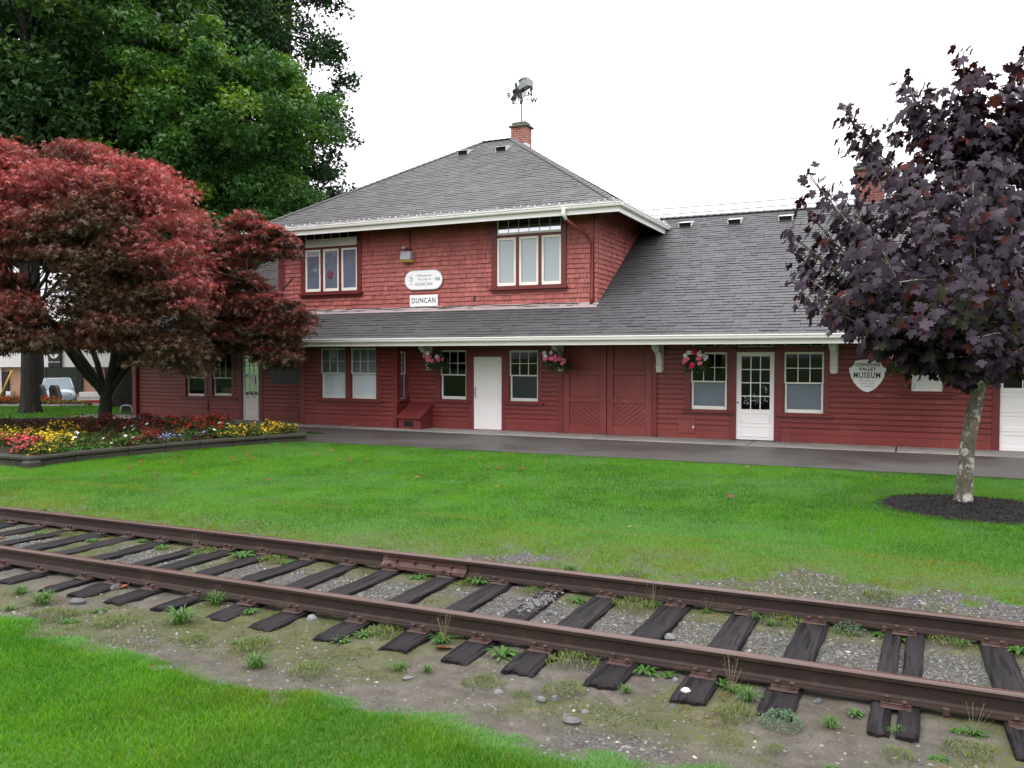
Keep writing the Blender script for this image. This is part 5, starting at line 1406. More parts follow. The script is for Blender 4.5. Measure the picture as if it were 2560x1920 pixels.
# --- purple norway maple on the lawn
def purple_maple():
    rng = np.random.default_rng(17); rnd = random.Random(17)
    base = (.70, 13.40); bz = .05
    t_ = empty('purple_maple', (base[0], base[1], bz), 0, 'young purple-leaved maple with lichen-spotted leaning trunk on the lawn', 'tree')
    B = Vector((base[0], base[1], bz-.06)); S_ = lambda px: (px-2400)/177.0; Z_ = lambda py: 2.05+(891-py)/177.0
    def P(s, w, z): return Vector((base[0], base[1], 0)) + RV*s + DV*w + Vector((0, 0, z))
    m = MB()
    tr = [P(0, 0, -.02), P(.0, 0, .05), P(.01, 0, .2), P(.025, 0, .5), P(.05, 0, .85), P(.11, 0, 1.2), P(.17, 0, 1.5), P(.22, .02, 1.8), P(.24, .03, 2.1), P(.26, .0, 2.5), P(.25, 0, 3.2), P(.2, .05, 4.2), P(.1, 0, 5.2)]
    m.tube(tr, [.15, .125, .108, .100, .097, .096, .090, .086, .083, .072, .05, .035, .015], 14)
    limb(m, P(.22, 0, 1.66), P(.33, -.03, 1.78), .03, .02, rnd, .02, 6, 4)
    tips = [(2022, 433, -.3), (1966, 567, -.2), (1981, 623, .5), (2012, 680, -.7), (2035, 730, .3), (2104, 262, .1), (2104, 275, .0), (2125, 320, .0), (2250, 203, -.2), (2250, 215, .1), (2392, 150, -.1), (2000, 500, .1), (1990, 590, .1), (2022, 440, 0), (2060, 470, .2), (2000, 660, .2), (2160, 400, -.3), (2392, 134, .1), (2523, 195, -.1), (2560, 132, .3), (2640, 190, -.3), (2720, 260, .2), (2800, 330, .1), (2860, 450, -.3), (2890, 580, .2), (2870, 700, -.3),
            (2005, 715, -.9), (2040, 735, .6), (2090, 750, -.5), (2150, 745, .5), (2230, 805, -.8), (2270, 880, .9), (2330, 885, -.9), (2400, 895, .9), (2470, 895, -1.0), (2540, 890, .9), (2620, 880, .6), (2720, 880, -.5), (2800, 800, .3),
            (2230, 400, .9), (2240, 420, -.9), (2350, 360, 1.0), (2370, 400, -1.1), (2470, 380, .9), (2500, 400, -1.2), (2130, 520, -1.4), (2200, 620, -1.8), (2300, 500, -1.7), (2420, 440, -1.8), (2400, 640, -2.1), (2520, 560, -1.9), (2560, 760, -1.9), (2300, 780, -1.9), (2180, 790, -1.5), (2640, 620, -1.5), (2110, 650, -1.2), (2440, 830, -1.7),
            (2120, 560, 1.4), (2260, 560, 1.9), (2420, 520, 2.0), (2580, 560, 1.8), (2300, 760, 1.9), (2480, 780, 1.9), (2180, 760, 1.5), (2660, 740, 1.5), (2070, 600, -.2), (2090, 480, .3), (2240, 850, 0), (2560, 480, -.8), (2400, 200, .1), (2385, 260, -.1), (2530, 270, .1), (2250, 280, .1), (2590, 400, .2)]
    C = []; T3 = []
    for (px, py, w) in tips:
        kk = (11.84+w)/11.84; ss0 = S_(px)-.06; py = py+14
        E = P((ss0+6.31)*kk-6.31, w, 2.05+(Z_(py)-2.05)*kk); h = E.z
        hz = math.hypot((E-P(.2, 0, 0)).dot(RV), w)
        z0 = max(1.75, min(4.4, h - hz*.85 - .4)); q = int(np.argmin([abs(p.z-z0) for p in tr])); A = tr[q]
        L = (E-A).length; mid = A.lerp(E, .5)+Vector((0, 0, -.06*L if h > 2.8 else .16*L))+Vector((rnd.gauss(0, .05), rnd.gauss(0, .05), 0))
        pts = [((A.lerp(mid, t)).lerp(mid.lerp(E, t), t)) for t in np.linspace(0, 1, 12)]
        m.tube(pts, [.03-(.024*i/11) for i in range(12)], 6, cap=False)
        # opposite leaves and side twigs along the outer part
        for i in range(3, 12):
            p = pts[i]; k = (9 if i < 9 else 7) if i < 11 else 6
            for _ in range(k):
                r = (.19+.08*(i < 8))*(1.0 if i < 9 else .62) * rnd.random()**.5
                a = rnd.uniform(0, 6.283); dv = Vector((math.cos(a)*r, math.sin(a)*r, rnd.gauss(-.02, .12)))
                C.append(tuple(p+dv)); T3.append(i)
            if i in (5, 7, 9):
                for sgn in (-1, 1):
                    d = Vector((rnd.gauss(0, 1), rnd.gauss(0, 1), rnd.uniform(-.1, .7))).normalized()*rnd.uniform(.25, .5)
                    m.tube([p, p+d*.5+Vector((0, 0, .02)), p+d], [.008, .006, .003], 4, cap=False)
                    for _ in range(9):
                        dd = d*rnd.uniform(.5, 1.1)+Vector((rnd.gauss(0, .10), rnd.gauss(0, .10), rnd.gauss(-.03, .09))); C.append(tuple(p+dd)); T3.append(i)
    m.build('trunk', M['bark_nor'], t_, fix=False)
    C = np.array(C); N = len(C); u = rng.random(N)
    col = mixcol((.014, .009, .016), (.042, .026, .044), u)
    red = rng.random(N) > .94; col[red] = mixcol((.045, .010, .012), (.085, .02, .016), rng.random(red.sum()))
    low = (C[:, 2] < 2.9) & (rng.random(N) > .78); col[low] = mixcol((.013, .014, .007), (.026, .027, .011), rng.random(low.sum()))
    ax_ = np.array([tuple(P(.22, 0, 0))]); fo = C-ax_; fo[:, 2] = 0; fo /= (np.linalg.norm(fo, axis=1)[:, None]+.3); fo *= 1.5; fo[:, 2] += .1
    leaf_mesh('crown', C, rng.uniform(.55, 1.2, N)*.155, col, M['leaf_purple'], t_, MAPLE, MAPLE_F, .05, rng, face=fo, off=(base[0], base[1], bz), droop=1.6)
purple_maple()
# ------------------------------------------------------------------ stone-edged flower bed
pl_ = empty('planter', (-14.5, 12.5, 0), 0, 'raised flower bed edged with a low mossy dark stone wall', 'planter')
m = MB(); rnd = random.Random(4)
nb_ = len(BED)
ctr = (sum(p[0] for p in BED)/nb_, sum(p[1] for p in BED)/nb_)
for i in range(nb_):
    a, b = Vector(BED[i]), Vector(BED[(i+1) % nb_]); L = (b-a).length; d = (b-a)/L; nrm = Vector((d.y, -d.x))
    if nrm.dot(Vector(ctr)-a) > 0: nrm = -nrm
    k = max(1, int(L/.62)); 
    for j in range(k):
        q0, q1 = L*j/k+.001, L*(j+1)/k-.001; h = .195+rnd.uniform(-.006, .006)
        Tm = Matrix(((d.x, nrm.x, 0, a.x), (d.y, nrm.y, 0, a.y), (0, 0, 1, 0), (0, 0, 0, 1)))
        m.box(q0, q1, -.24+rnd.uniform(-.01, .01), .02+rnd.uniform(-.006, .006), .115, h, rnd.uniform(-.5, .5), M=Tm, bev=.02)
        m.box(q0+.001, q1-.001, -.2, -.012+rnd.uniform(-.012, .0), -.1, .116, rnd.uniform(-.5, .5), M=Tm, bev=.015)
a, b = BED[0], BED[-1]
m.box(BED[0][0]-.16, BED[0][0]+.09, BED[0][1]-.10, BED[0][1]+.16, -.1, .12, bev=.03)
m.build('stone_edging', M['stone'], pl_)
t = NT('bed_soil'); co = t.coord('Object'); n = t.noise(co, 20, 5, .7)
M['soil'] = t.finish(t.bsdf(t.mix(n, (.014, .010, .007), (.05, .036, .024)), .9, .2, n, .9, .03))
m = MB(); m.face([(x+(ctr[0]-x)*.015, y+(ctr[1]-y)*.015, .165) for x, y in BED]); m.build('soil', M['soil'], pl_, fix=False)

BEDIN = [(x+(ctr[0]-x)*.035, y+(ctr[1]-y)*.035) for x, y in BED]
def quad_pts(quad, n, rng):
    u = rng.random(n)[:, None]; v = rng.random(n)[:, None]; q = np.array(quad)
    P = (q[0]*(1-u)+q[1]*u)*(1-v) + (q[3]*(1-u)+q[2]*u)*v
    # break the straight edges
    P += (np.stack([fbm(P[:, 0], P[:, 1], 1.4, 2, 3), fbm(P[:, 0], P[:, 1], 1.4, 2, 9)], -1)-.5)*1.0
    return P[in_poly(P[:, 0], P[:, 1], BEDIN)]
def area(quad):
    q = np.array(quad); return abs(sum(q[i][0]*q[(i+1) % 4][1]-q[(i+1) % 4][0]*q[i][1] for i in range(4)))/2
FL = {}
def flowers(name, label, quads, fcol, gcol, h, fdens, gdens, fsize, gsize=.07, seed=1, jit=.25, low=.5):
    rng = np.random.default_rng(seed); Pg = []; Pf = []
    for q in quads:
        A = area(q); g = quad_pts(q, int(A*gdens*1.25), rng); f = quad_pts(q, int(A*fdens*.85), rng); f = f[fbm(f[:, 0], f[:, 1], 2.6, 2, seed+40) > .40]; Pg.append(g); Pf.append(f)
    g = np.concatenate(Pg); f = np.concatenate(Pf)
    hg = .16 + (h-.16)*np.clip(fbm(g[:, 0], g[:, 1], 3.2, 2, seed)*1.5, .4, 1.15)
    G = np.column_stack([g, .17 + (hg-.17)*rng.random(len(g))**.6 + .0])
    hf = .16 + (h-.16)*np.clip(fbm(f[:, 0], f[:, 1], 3.2, 2, seed)*1.5, .4, 1.15)
    Fp = np.column_stack([f, hf*(low+(1.06-low)*rng.random(len(f))**.5)+.02])
    Fp[:, 2] = np.maximum(Fp[:, 2], .2)
    tpl, tf = SIMPLE, SIMPLE_F
    gc = mixcol(gcol[0], gcol[1], rng.random(len(G)))
    fc = mixcol(fcol[0], fcol[1], rng.random(len(Fp)))
    t1, b1_, n1 = frames(len(G), .15, rng); t2, b2_, n2 = frames(len(Fp), .9, rng, (.1, -.5, 0))
    s1 = gsize*rng.uniform(.6, 1.3, len(G)); s2 = fsize*rng.uniform(.7, 1.25, len(Fp))
    V1 = G[:, None]+s1[:, None, None]*(tpl[None, :, 0, None]*t1[:, None]+tpl[None, :, 1, None]*b1_[:, None]+tpl[None, :, 2, None]*n1[:, None])
    PET = np.array([(0, 0, .0)]+[((.5 if k % 2 else .36)*math.cos(k*.6283), (.5 if k % 2 else .36)*math.sin(k*.6283), .10) for k in range(10)]); PF = np.array([(0, k+1, (k+1) % 10+1) for k in range(10)])
    V2 = Fp[:, None]+s2[:, None, None]*(PET[None, :, 0, None]*t2[:, None]+PET[None, :, 1, None]*b2_[:, None]+PET[None, :, 2, None]*n2[:, None])
    F1 = (np.arange(len(G))*5)[:, None, None]+tf[None]; F2 = (np.arange(len(Fp))*11)[:, None, None]+PF[None]+len(G)*5
    o = np_mesh(name, np.concatenate([V1.reshape(-1, 3), V2.reshape(-1, 3)]), np.concatenate([F1.reshape(-1, 3), F2.reshape(-1, 3)]), M['petal'], None, np.concatenate([np.repeat(gc, 5, 0), np.repeat(fc, 11, 0)]))
    return tag(o, label, 'flowers', None, 'stuff')
GR = ((.030, .070, .014), (.085, .150, .030)); GDK = ((.022, .045, .012), (.055, .075, .022)); GBR = ((.050, .030, .022), (.075, .055, .025))
flowers('pink_red_flowers', 'low pink red begonia flowers at the left end of the bed', [[(-14.0, 9.6), (-13.6, 9.9), (-17.14, 12.1), (-17.73, 11.9)], [(-14.07, 9.79), (-13.93, 9.85), (-15.22, 10.77), (-15.37, 10.69)], [(-16.97, 11.79), (-16.38, 12.06), (-17.62, 12.98), (-18.26, 12.68)]], ((.42, .035, .055), (.58, .09, .11)), GDK, .42, 300, 420, .06, seed=1)
flowers('yellow_flowers', 'bright yellow daisy-like flowers massed at the front left of the bed', [[(-13.9, 9.7), (-13.01, 9.94), (-16.61, 12.5), (-17.2, 12.2)], [(-15.63, 11.49), (-15.13, 11.73), (-18.48, 14.33), (-19.09, 14.04)], [(-17.32, 11.63), (-16.7, 11.91), (-19.2, 13.7), (-19.91, 13.37)]], ((.62, .42, .02), (.78, .60, .04)), ((.07, .10, .02), (.16, .17, .03)), .42, 300, 520, .05, seed=2)
flowers('maroon_foliage', 'dark maroon foliage along the back left of the bed', [[(-19.43, 13.05), (-17.4, 13.86), (-19.6, 15.9), (-22.43, 15.07)]], ((.14, .03, .03), (.20, .05, .04)), ((.040, .032, .016), (.085, .042, .026)), .40, 90, 800, .05, seed=3)
flowers('dark_red_flowers', 'dull red salvia row along the back of the bed', [[(-17.85, 13.65), (-17.16, 13.97), (-18.75, 15.27), (-19.5, 14.92)], [(-17.2, 14.16), (-15.84, 14.72), (-17.79, 16.54), (-19.13, 15.91)]], ((.26, .022, .03), (.38, .045, .05)), GBR, .5, 330, 500, .05, seed=4)
flowers('white_petunias', 'white petunias with green leaves in several clumps of the bed', [[(-15.06, 11.73), (-14.83, 11.84), (-16.0, 12.9), (-16.3, 12.82)], [(-15.0, 12.58), (-14.4, 12.78), (-17.0, 15.0), (-17.5, 14.8)], [(-14.6, 11.3), (-14.3, 11.6), (-14.9, 13.0), (-15.28, 12.8)], [(-14.3, 13.25), (-13.6, 13.9), (-15.0, 16.3), (-15.9, 15.9)]], ((.74, .74, .74), (.84, .84, .84)), GR, .40, 14, 620, .085, .085, seed=5, low=.75)
flowers('crimson_flowers', 'deep crimson velvety flowers in the middle of the bed', [[(-14.6, 12.31), (-14.2, 12.6), (-15.6, 14.31), (-15.95, 14.15)], [(-14.3, 13.3), (-13.9, 13.6), (-14.64, 14.88), (-14.97, 14.72)]], ((.17, .006, .012), (.27, .012, .02)), ((.05, .02, .015), (.06, .04, .02)), .40, 420, 400, .055, seed=6)
flowers('blue_lobelia', 'small pale blue lobelia by the stone edging', [[(-14.5, 12.5), (-14.1, 13.2), (-14.7, 14.7), (-15.6, 14.3)]], ((.24, .28, .58), (.42, .46, .74)), GR, .31, 420, 420, .04, .05, seed=7)
flowers('orange_yellow_flowers', 'yellow and orange flowers at the right end of the bed', [[(-14.2, 14.34), (-13.4, 15.0), (-14.7, 17.54), (-15.62, 17.2)], [(-13.9, 14.2), (-13.2, 15.8), (-13.6, 16.9), (-14.5, 16.5)]], ((.60, .34, .02), (.74, .56, .05)), ((.06, .085, .018), (.14, .15, .03)), .42, 260, 560, .05, seed=8)
flowers('scarlet_flowers', 'bright scarlet flowers in front of the left windows', [[(-15.6, 14.57), (-14.6, 15.22), (-16.38, 17.54), (-17.98, 16.79)]], ((.50, .03, .025), (.62, .06, .04)), GDK, .52, 260, 480, .055, seed=9)
flowers('green_bedding', 'mixed green and brownish bedding plants between the flower drifts', [[(-15.39, 13.2), (-14.2, 14.0), (-15.68, 16.37), (-17.49, 15.53)], [(-15.6, 11.0), (-14.9, 11.3), (-15.33, 12.95), (-16.38, 12.46)], [(-14.7, 12.3), (-13.9, 13.8), (-14.0, 15.2), (-14.94, 13.66)], [(-18.5, 14.5), (-15, 12), (-18, 17), (-22, 17)], [(-25.2, 11), (-17.5, 11), (-18.5, 14), (-25.5, 16)]], ((.5, .42, .05), (.5, .10, .05)), ((.045, .055, .018), (.10, .10, .03)), .36, 12, 420, .05, .07, seed=10)
flowers('green_edging_plants', 'low bright green plants along the stone edging', [[(-15.3, 10.6), (-14.75, 10.8), (-14.9, 12.8), (-15.4, 12.6)], [(-14.5, 12.9), (-13.9, 13.8), (-13.4, 15.9), (-14.2, 15.3)]], ((.7, .7, .7), (.75, .75, .7)), ((.03, .10, .018), (.06, .17, .03)), .27, 4, 900, .05, .06, seed=11)

# ------------------------------------------------------------------ hanging baskets
def basket(x, y, z, seed, label, cols):
    rnd = random.Random(seed); rng = np.random.default_rng(seed)
    hb = empty('hanging_basket', (x, y, z-.28), 0, label, 'hanging basket', 'flower baskets hanging under the eaves')
    m = MB(); m.tube([(x, y, z-.2), (x, y, z-.14), (x, y, z+.0)], [.10, .16, .20], 14); m.build('pot', M['pot'], hb)
    m = MB()
    for k in range(3):
        a = k*2.09+seed; m.tube([(x+.19*math.cos(a), y+.19*math.sin(a), z), (x, y, z+.36)], .004, 4)
    m.tube([(x, y, z+.36), (x, y, 2.5)], .006, 5); m.build('chain', M['rope'], hb)
    n = 760; d = rng.normal(size=(n, 3)); d /= np.linalg.norm(d, axis=1)[:, None]; d *= (rng.random(n)**.4)[:, None]
    C = np.array([x, y, z+.0]) + d*np.array([.34, .31, .22]); C[:, 2] -= .25*(d[:, 0]**2+d[:, 1]**2)**1.2
    C += rng.normal(size=C.shape)*.03
    leaf_mesh('foliage', C, rng.uniform(.05, .09, n), mixcol((.020, .045, .014), (.055, .105, .028), rng.random(n)), M['leaf'], hb, SIMPLE, SIMPLE_F, .2, rng, off=(x, y, z-.28))
    P = np.array([(0, 0, .0)]+[((.5 if k % 2 else .40)*math.cos(k*.6283), (.5 if k % 2 else .40)*math.sin(k*.6283), .12) for k in range(10)]); PF = np.array([(0, k+1, (k+1) % 10+1) for k in range(10)])
    for cname, c, spots in cols:
        pts = []
        for (u, v) in spots:
            for _ in range(3):
                uu, vv = u+rnd.gauss(0, .022), v+rnd.gauss(0, .018); dy = -math.sqrt(max(.01, .09-uu*uu*.7))-.02
                pts.append((x+uu*.9063-(dy+.2)*0, y+dy+uu*.42*.4, z+vv))
        pts = np.array(pts); k = len(pts)
        leaf_mesh('flower_cluster', pts, rng.uniform(.09, .13, k), np.tile(np.array(c), (k, 1))*rng.uniform(.85, 1.1, (k, 1)), M['petal'], hb, P, PF, .1, rng, (-.3, -2.2, .3), off=(x, y, z-.28))
PK, WH, RD = (.78, .20, .34), (.82, .82, .82), (.60, .03, .10)
basket(-11.80, 20.38, 2.0, 3, 'hanging basket of pink and white flowers left of the plain white door', [('p', PK, [(-.26, .06), (-.14, .0), (-.06, .05), (-.05, -.03), (.04, -.05), (.22, -.01), (.27, -.03)]), ('w', WH, [(-.1, .13), (.18, .08)])])
basket(-8.24, 20.38, 2.0, 5, 'hanging basket of pink and white flowers at the left edge of the red freight doors', [('p', PK, [(-.24, .03), (-.2, .0), (-.03, -.0), (.08, .04), (.1, -.05), (.2, -.02), (.27, -.08)]), ('w', WH, [(-.27, .12), (-.25, .06), (-.03, .14)])])
basket(-4.60, 20.35, 1.99, 7, 'hanging basket of pink, red and white flowers before the window left of the glazed door', [('p', PK, [(-.27, -.0), (-.22, .0), (-.28, -.06), (.08, .02), (.14, .03), (.12, -.1)]), ('w', WH, [(-.25, .08), (.12, .13), (.2, .08), (.24, .03), (-.15, .16)]), ('r', RD, [(-.02, .17), (-.05, -.14)])])
basket(-.12, 20.25, 1.97, 9, 'hanging basket half hidden by purple leaves beside the museum shield', [('p', PK, [(-.25, .06), (-.1, -.04), (.1, -.03)]), ('w', WH, [(-.2, .13)]), ('r', RD, [(.02, .12)])])
basket(-17.15, 20.35, 1.97, 11, 'hanging basket behind drooping maple leaves left of the bay window', [('p', PK, [(-.2, .0), (-.02, .03), (-.15, -.1)]), ('w', WH, [(.22, .05)]), ('r', RD, [(-.2, -.16)])])
basket(-20.6, 20.35, 1.97, 13, 'hanging basket mostly hidden by maple leaves above the leftmost windows', [('p', PK, [(-.2, .0)]), ('w', WH, [(.05, .05), (.0, .0)])])

# ------------------------------------------------------------------ mulch ring
t = NT('dark_bark_mulch'); co = t.coord('Object'); n = t.noise(co, 45, 5, .75); n0 = t.noise(co, 3, 4, .6)
M['mulch'] = t.finish(t.bsdf(t.mix(n, (.005, .0048, .005), (.028, .025, .024)), .85, .25, n, 1.0, .03))
rr_ = np.linspace(0, 1.2, 26); th_ = np.linspace(0, 2*math.pi, 90, endpoint=False)
RR, TT = np.meshgrid(rr_, th_)
XX = MULCH[0]+RR*np.cos(TT)*(1+(fbm(TT*2, TT*0, 1, 2, 4)-.5)*.06); YY = MULCH[1]+RR*np.sin(TT)
ZZ = zg(XX, YY)+.045*(1-(RR/1.2)**2)-.003+(fbm(XX, YY, 16, 3, 6)-.5)*.035*(1-(RR/1.19)**6)
iv = np.arange(90*26).reshape(90, 26); jv = np.roll(iv, -1, 0)
tag(np_mesh('mulch', np.stack([XX, YY, ZZ], -1).reshape(-1, 3), np.stack([iv[:, :-1], iv[:, 1:], jv[:, 1:], jv[:, :-1]], -1).reshape(-1, 4), M['mulch'], smooth=True), 'round bed of black bark mulch under the purple maple', 'mulch', None, 'stuff')

rng = np.random.default_rng(44); n = 5200; a = rng.random(n)*6.283; r = 1.19*rng.random(n)**.5
X, Y = MULCH[0]+r*np.cos(a), MULCH[1]+r*np.sin(a); Z = zg(X, Y)+.045*(1-(r/1.2)**2)+.012*rng.random(n)
tag(leaf_mesh('bark_chips', np.column_stack([X, Y, Z]), rng.uniform(.018, .05, n), mixcol((.006, .0055, .0055), (.045, .038, .034), rng.random(n)**2), M['petal'], None, SIMPLE*np.array([1, .6, 1]), SIMPLE_F, .5, rng), 'coarse dark bark chips on the mulch bed', 'bark chips', None, 'stuff')

# ------------------------------------------------------------------ grass
def blades(name, label, X, Y, h, w, col, lean=.5, tris=1, seed=1, z=None, cat='grass'):
    rng = np.random.default_rng(seed); n = len(X); Z = (zg(X, Y) if z is None else z)-.006
    a = rng.random(n)*2*math.pi; dx, dy = np.cos(a), np.sin(a); b = rng.random(n)*2*math.pi
    lx = np.cos(b)*h*lean*rng.random(n); ly = np.sin(b)*h*lean*rng.random(n)
    P = np.column_stack([X, Y, Z])
    sd_ = np.column_stack([dx, dy, np.zeros(n)])*w[:, None]/2
    tip = P+np.column_stack([lx, ly, h]); midp = P+np.column_stack([lx*.35, ly*.35, h*.6])
    if tris == 1:
        V = np.stack([P-sd_, P+sd_, tip], 1); F = (np.arange(n)*3)[:, None]+np.array([0, 1, 2]); k = 3
    else:
        V = np.stack([P-sd_, P+sd_, midp-sd_*.75, midp+sd_*.75, tip], 1); F = ((np.arange(n)*5)[:, None, None]+np.array([(0, 1, 3), (0, 3, 2), (2, 3, 4)])[None]).reshape(-1, 3); k = 5
    shade = np.ones((n, k)); shade[:, :2] = .8
    C = (col[:, None, :]*shade[:, :, None]).reshape(-1, 3)
    return tag(np_mesh(name, V.reshape(-1, 3), F.reshape(-1, 3), M['grass'], None, C), label, cat, None, 'stuff')
def scatter(x0, x1, y0, y1, dens, seed):
    rng = np.random.default_rng(seed); n = int((x1-x0)*(y1-y0)*dens); return rng.uniform(x0, x1, n), rng.uniform(y0, y1, n), rng
GA, GB, GC_, GP = np.array((.036, .165, .004)), np.array((.105, .310, .008)), np.array((.215, .215, .026)), np.array((.16, .33, .13))
def turf_col(x, y, rng, yel, pale):
    p1 = fbm(x, y, .55, 3, 51); p2 = fbm(x, y, 2.2, 3, 55); t = np.clip((p1-.5)*1.5+(p2-.5)*1.2+.45+rng.normal(size=len(x))*.24, 0, 1)
    c = GA[None]*(1-t[:, None])+GB[None]*t[:, None]
    t = np.clip(t + .10*np.sin(x*6.0+y*.4+2*p1) + .30*(fbm(x, y, .22, 2, 57)-.5), 0, 1); c = GA[None]*(1-t[:, None])+GB[None]*t[:, None]
    yl = np.clip(yel+rng.normal(size=len(x))*.12, 0, 1)[:, None]; c = c*(1-yl)+GC_[None]*yl*(.75+.5*p2[:, None])
    pl2 = np.clip(pale, 0, 1)[:, None]; c = c*(1-pl2)+GP[None]*pl2
    dead = rng.random(len(x)) > .985; c[dead] = (.24, .20, .09)
    return c
# far lawn
X, Y, rng = scatter(-15.0, 5.0, 7.4, 16.5, 2700, 61)
g, _, _ = masks(X, Y); keep = rng.random(len(X)) < g*np.where(Y < 12, 1, .75)
keep &= ~in_poly(X, Y, [(x-(ctr[0]-x)*.012, y-(ctr[1]-y)*.012) for x, y in BED])
X, Y = X[keep], Y[keep]; ee = Y-far_edge(X)
yel = (1-sstep(.4, 1.5, Y-far_edge(X)+(fbm(X, Y, .9, 3, 71)-.5)*1.3))*(.30+.75*fbm(X, Y, 1.5, 3, 73)) + .06*(1-sstep(9.2, 9.6, Y)) + .6*np.exp(-((Y-THATCH-(fbm(X, Y, .6, 2, 75)-.5)*.3)/.10)**2)*(fbm(X, Y, 1.1, 2, 76) > .38)
lawn_far = blades('grass', 'mown bright green lawn between the far rail and the station platform', X, Y, (.028+.022*rng.random(len(X)))*(.75+.5*fbm(X, Y, 1.2, 2, 77)), np.where(Y < 11, .007, .0095)*rng.uniform(.8, 1.3, len(X)), turf_col(X, Y, rng, yel, (fbm(X, Y, .7, 3, 79) > .6)*.25), .8, 1, 62)
# thinner cover further left
X, Y, rng = scatter(-34, -15.0, 7.4, 17.5, 420, 161)
g, _, _ = masks(X, Y); keep = (rng.random(len(X)) < g) & ~in_poly(X, Y, [(x-(ctr[0]-x)*.012, y-(ctr[1]-y)*.012) for x, y in BED]); X, Y = X[keep], Y[keep]
blades('grass', 'lawn left of the flower bed', X, Y, .035+.03*rng.random(len(X)), .018*rng.uniform(.8, 1.3, len(X)), turf_col(X, Y, rng, .05+0*X, 0*X), .9, 1, 162)
# near lawn
X, Y, rng = scatter(-9.0, 2.6, 2.2, 4.75, 10500, 63)
g, _, _ = masks(X, Y); keep = rng.random(len(X)) < g; X, Y = X[keep], Y[keep]; ed = near_edge(X)-Y
fr = (1-sstep(.02, .38, ed+(fbm(X, Y, 1.6, 3, 81)-.5)*.5))
yel = .30*(fbm(X, Y, .9, 3, 83) > .56)*(1-sstep(0, .8, ed)) + .2*np.clip(fbm(X, Y, .8, 3, 85)-.5, 0, 1)*3
lawn_near = blades('grass', 'lush mown lawn in the foreground below the near rail', X, Y, (.026+.026*rng.random(len(X)))*(.7+.65*fbm(X, Y, 1.5, 2, 87))*(1-.5*fr), .0043*rng.uniform(.7, 1.3, len(X)), turf_col(X, Y, rng, yel, fr*.75*(fbm(X, Y, .8, 2, 89) > .42)), .95, 3, 64)
# moss and thin weeds over the ballast
X, Y, rng = scatter(-12.5, 3.0, 3.9, 8.6, 5200, 65)
g, gv, ms = masks(X, Y); fine = fbm(X, Y, 8, 3, 91)
keep = (rng.random(len(X)) < ms*sstep(.40, .58, fine)) & (np.abs(Y-5.61) > .07) & (np.abs(Y-7.105) > .07)
tie_d = np.min(np.abs(X[:, None]-np.array(TIES)[None]), 1); keep &= ~((tie_d < .135) & (Y > 5.08) & (Y < 7.65))
X, Y = X[keep], Y[keep]; n = len(X); tt = fbm(X, Y, 1.8, 3, 93)
col = mixcol((.050, .105, .013), (.145, .165, .028), np.clip((tt-.35)*3+rng.normal(size=n)*.2, 0, 1)); og = (fbm(X, Y, 1.0, 2, 95) > .62); col[og] = mixcol((.09, .085, .02), (.165, .115, .028), rng.random(og.sum()))
blades('moss', 'olive moss and thin weeds creeping over the ballast', X, Y, .008+.020*rng.random(n)**2, .0085*rng.uniform(.7, 1.4, n), col, 1.9, 1, 66, cat='moss')
# a little rough grass beyond the bed
X, Y, rng = scatter(-40, -24.6, 17.5, 37, 220, 67)
keep = ~in_poly(X, Y, BED); X, Y = X[keep], Y[keep]
blades('grass', 'shaded lawn beyond the flower bed on the left', X, Y, .05+.05*rng.random(len(X)), .02+0*X, turf_col(X, Y, rng, .05+0*X, 0*X), .8, 1, 68)

# ------------------------------------------------------------------ gravel
X, Y, rng = scatter(-12, 3.0, 3.7, 8.7, 1500, 69)
g, gv, ms = masks(X, Y); inner = (Y > 5.7) & (Y < 7.0); keep = rng.random(len(X)) < np.clip(gv*.9+(.05+.14*(Y < 5.05)*(fbm(X, Y, 1.4, 2, 97) > .42))*(g < .2), 0, 1); keep &= (np.abs(Y-5.61) > .08) & (np.abs(Y-7.105) > .08)
td = np.min(np.abs(X[:, None]-np.array(TIES)[None]), 1); keep &= ~((td < .125) & (Y > 5.1) & (Y < 7.63) & (rng.random(len(X)) < .985))
tg = (np.abs(X+2.85+.0) < .08) & (Y > 6.2) & (Y < 6.9); 
X, Y = X[keep], Y[keep]
k2 = 420; X = np.concatenate([X, rng.normal(-2.85, .05, k2)]); Y = np.concatenate([Y, np.clip(rng.normal(6.62, .18, k2), 6.1, 6.98)])
n = len(X); sz = .0055+.011*rng.random(n)**2.6; sz[rng.random(n) > .985] *= 1.9
OCT = np.array([(1, 0, 0), (.5, .87, 0), (-.5, .87, 0), (-1, 0, 0), (-.5, -.87, 0), (.5, -.87, 0), (.2, .1, .62), (-.2, -.1, .62)])
OF = np.array([(0, 1, 6), (1, 2, 6), (2, 3, 7), (3, 4, 7), (4, 5, 7), (5, 0, 6), (6, 2, 7), (6, 7, 5), ])
ang = rng.random(n)*6.283; ca, sa_ = np.cos(ang), np.sin(ang)
tv = OCT[None]*(1+rng.normal(size=(n, 8, 3))*.16)*np.column_stack([rng.uniform(.8, 1.4, n), rng.uniform(.7, 1.0, n), rng.uniform(.7, 1.3, n)])[:, None]*sz[:, None, None]
V = np.stack([tv[..., 0]*ca[:, None]-tv[..., 1]*sa_[:, None], tv[..., 0]*sa_[:, None]+tv[..., 1]*ca[:, None], tv[..., 2]], -1)
zz = zg(X, Y); zz[-k2:] = -.036
V += np.column_stack([X, Y, zz-.001])[:, None]
gcol = mixcol((.045, .044, .042), (.20, .197, .185), rng.random(n)**1.3); blue = rng.random(n) > .9; gcol[blue] = mixcol((.05, .06, .066), (.09, .105, .11), rng.random(blue.sum())); wht = rng.random(n) > .975; gcol[wht] = (.34, .34, .32)
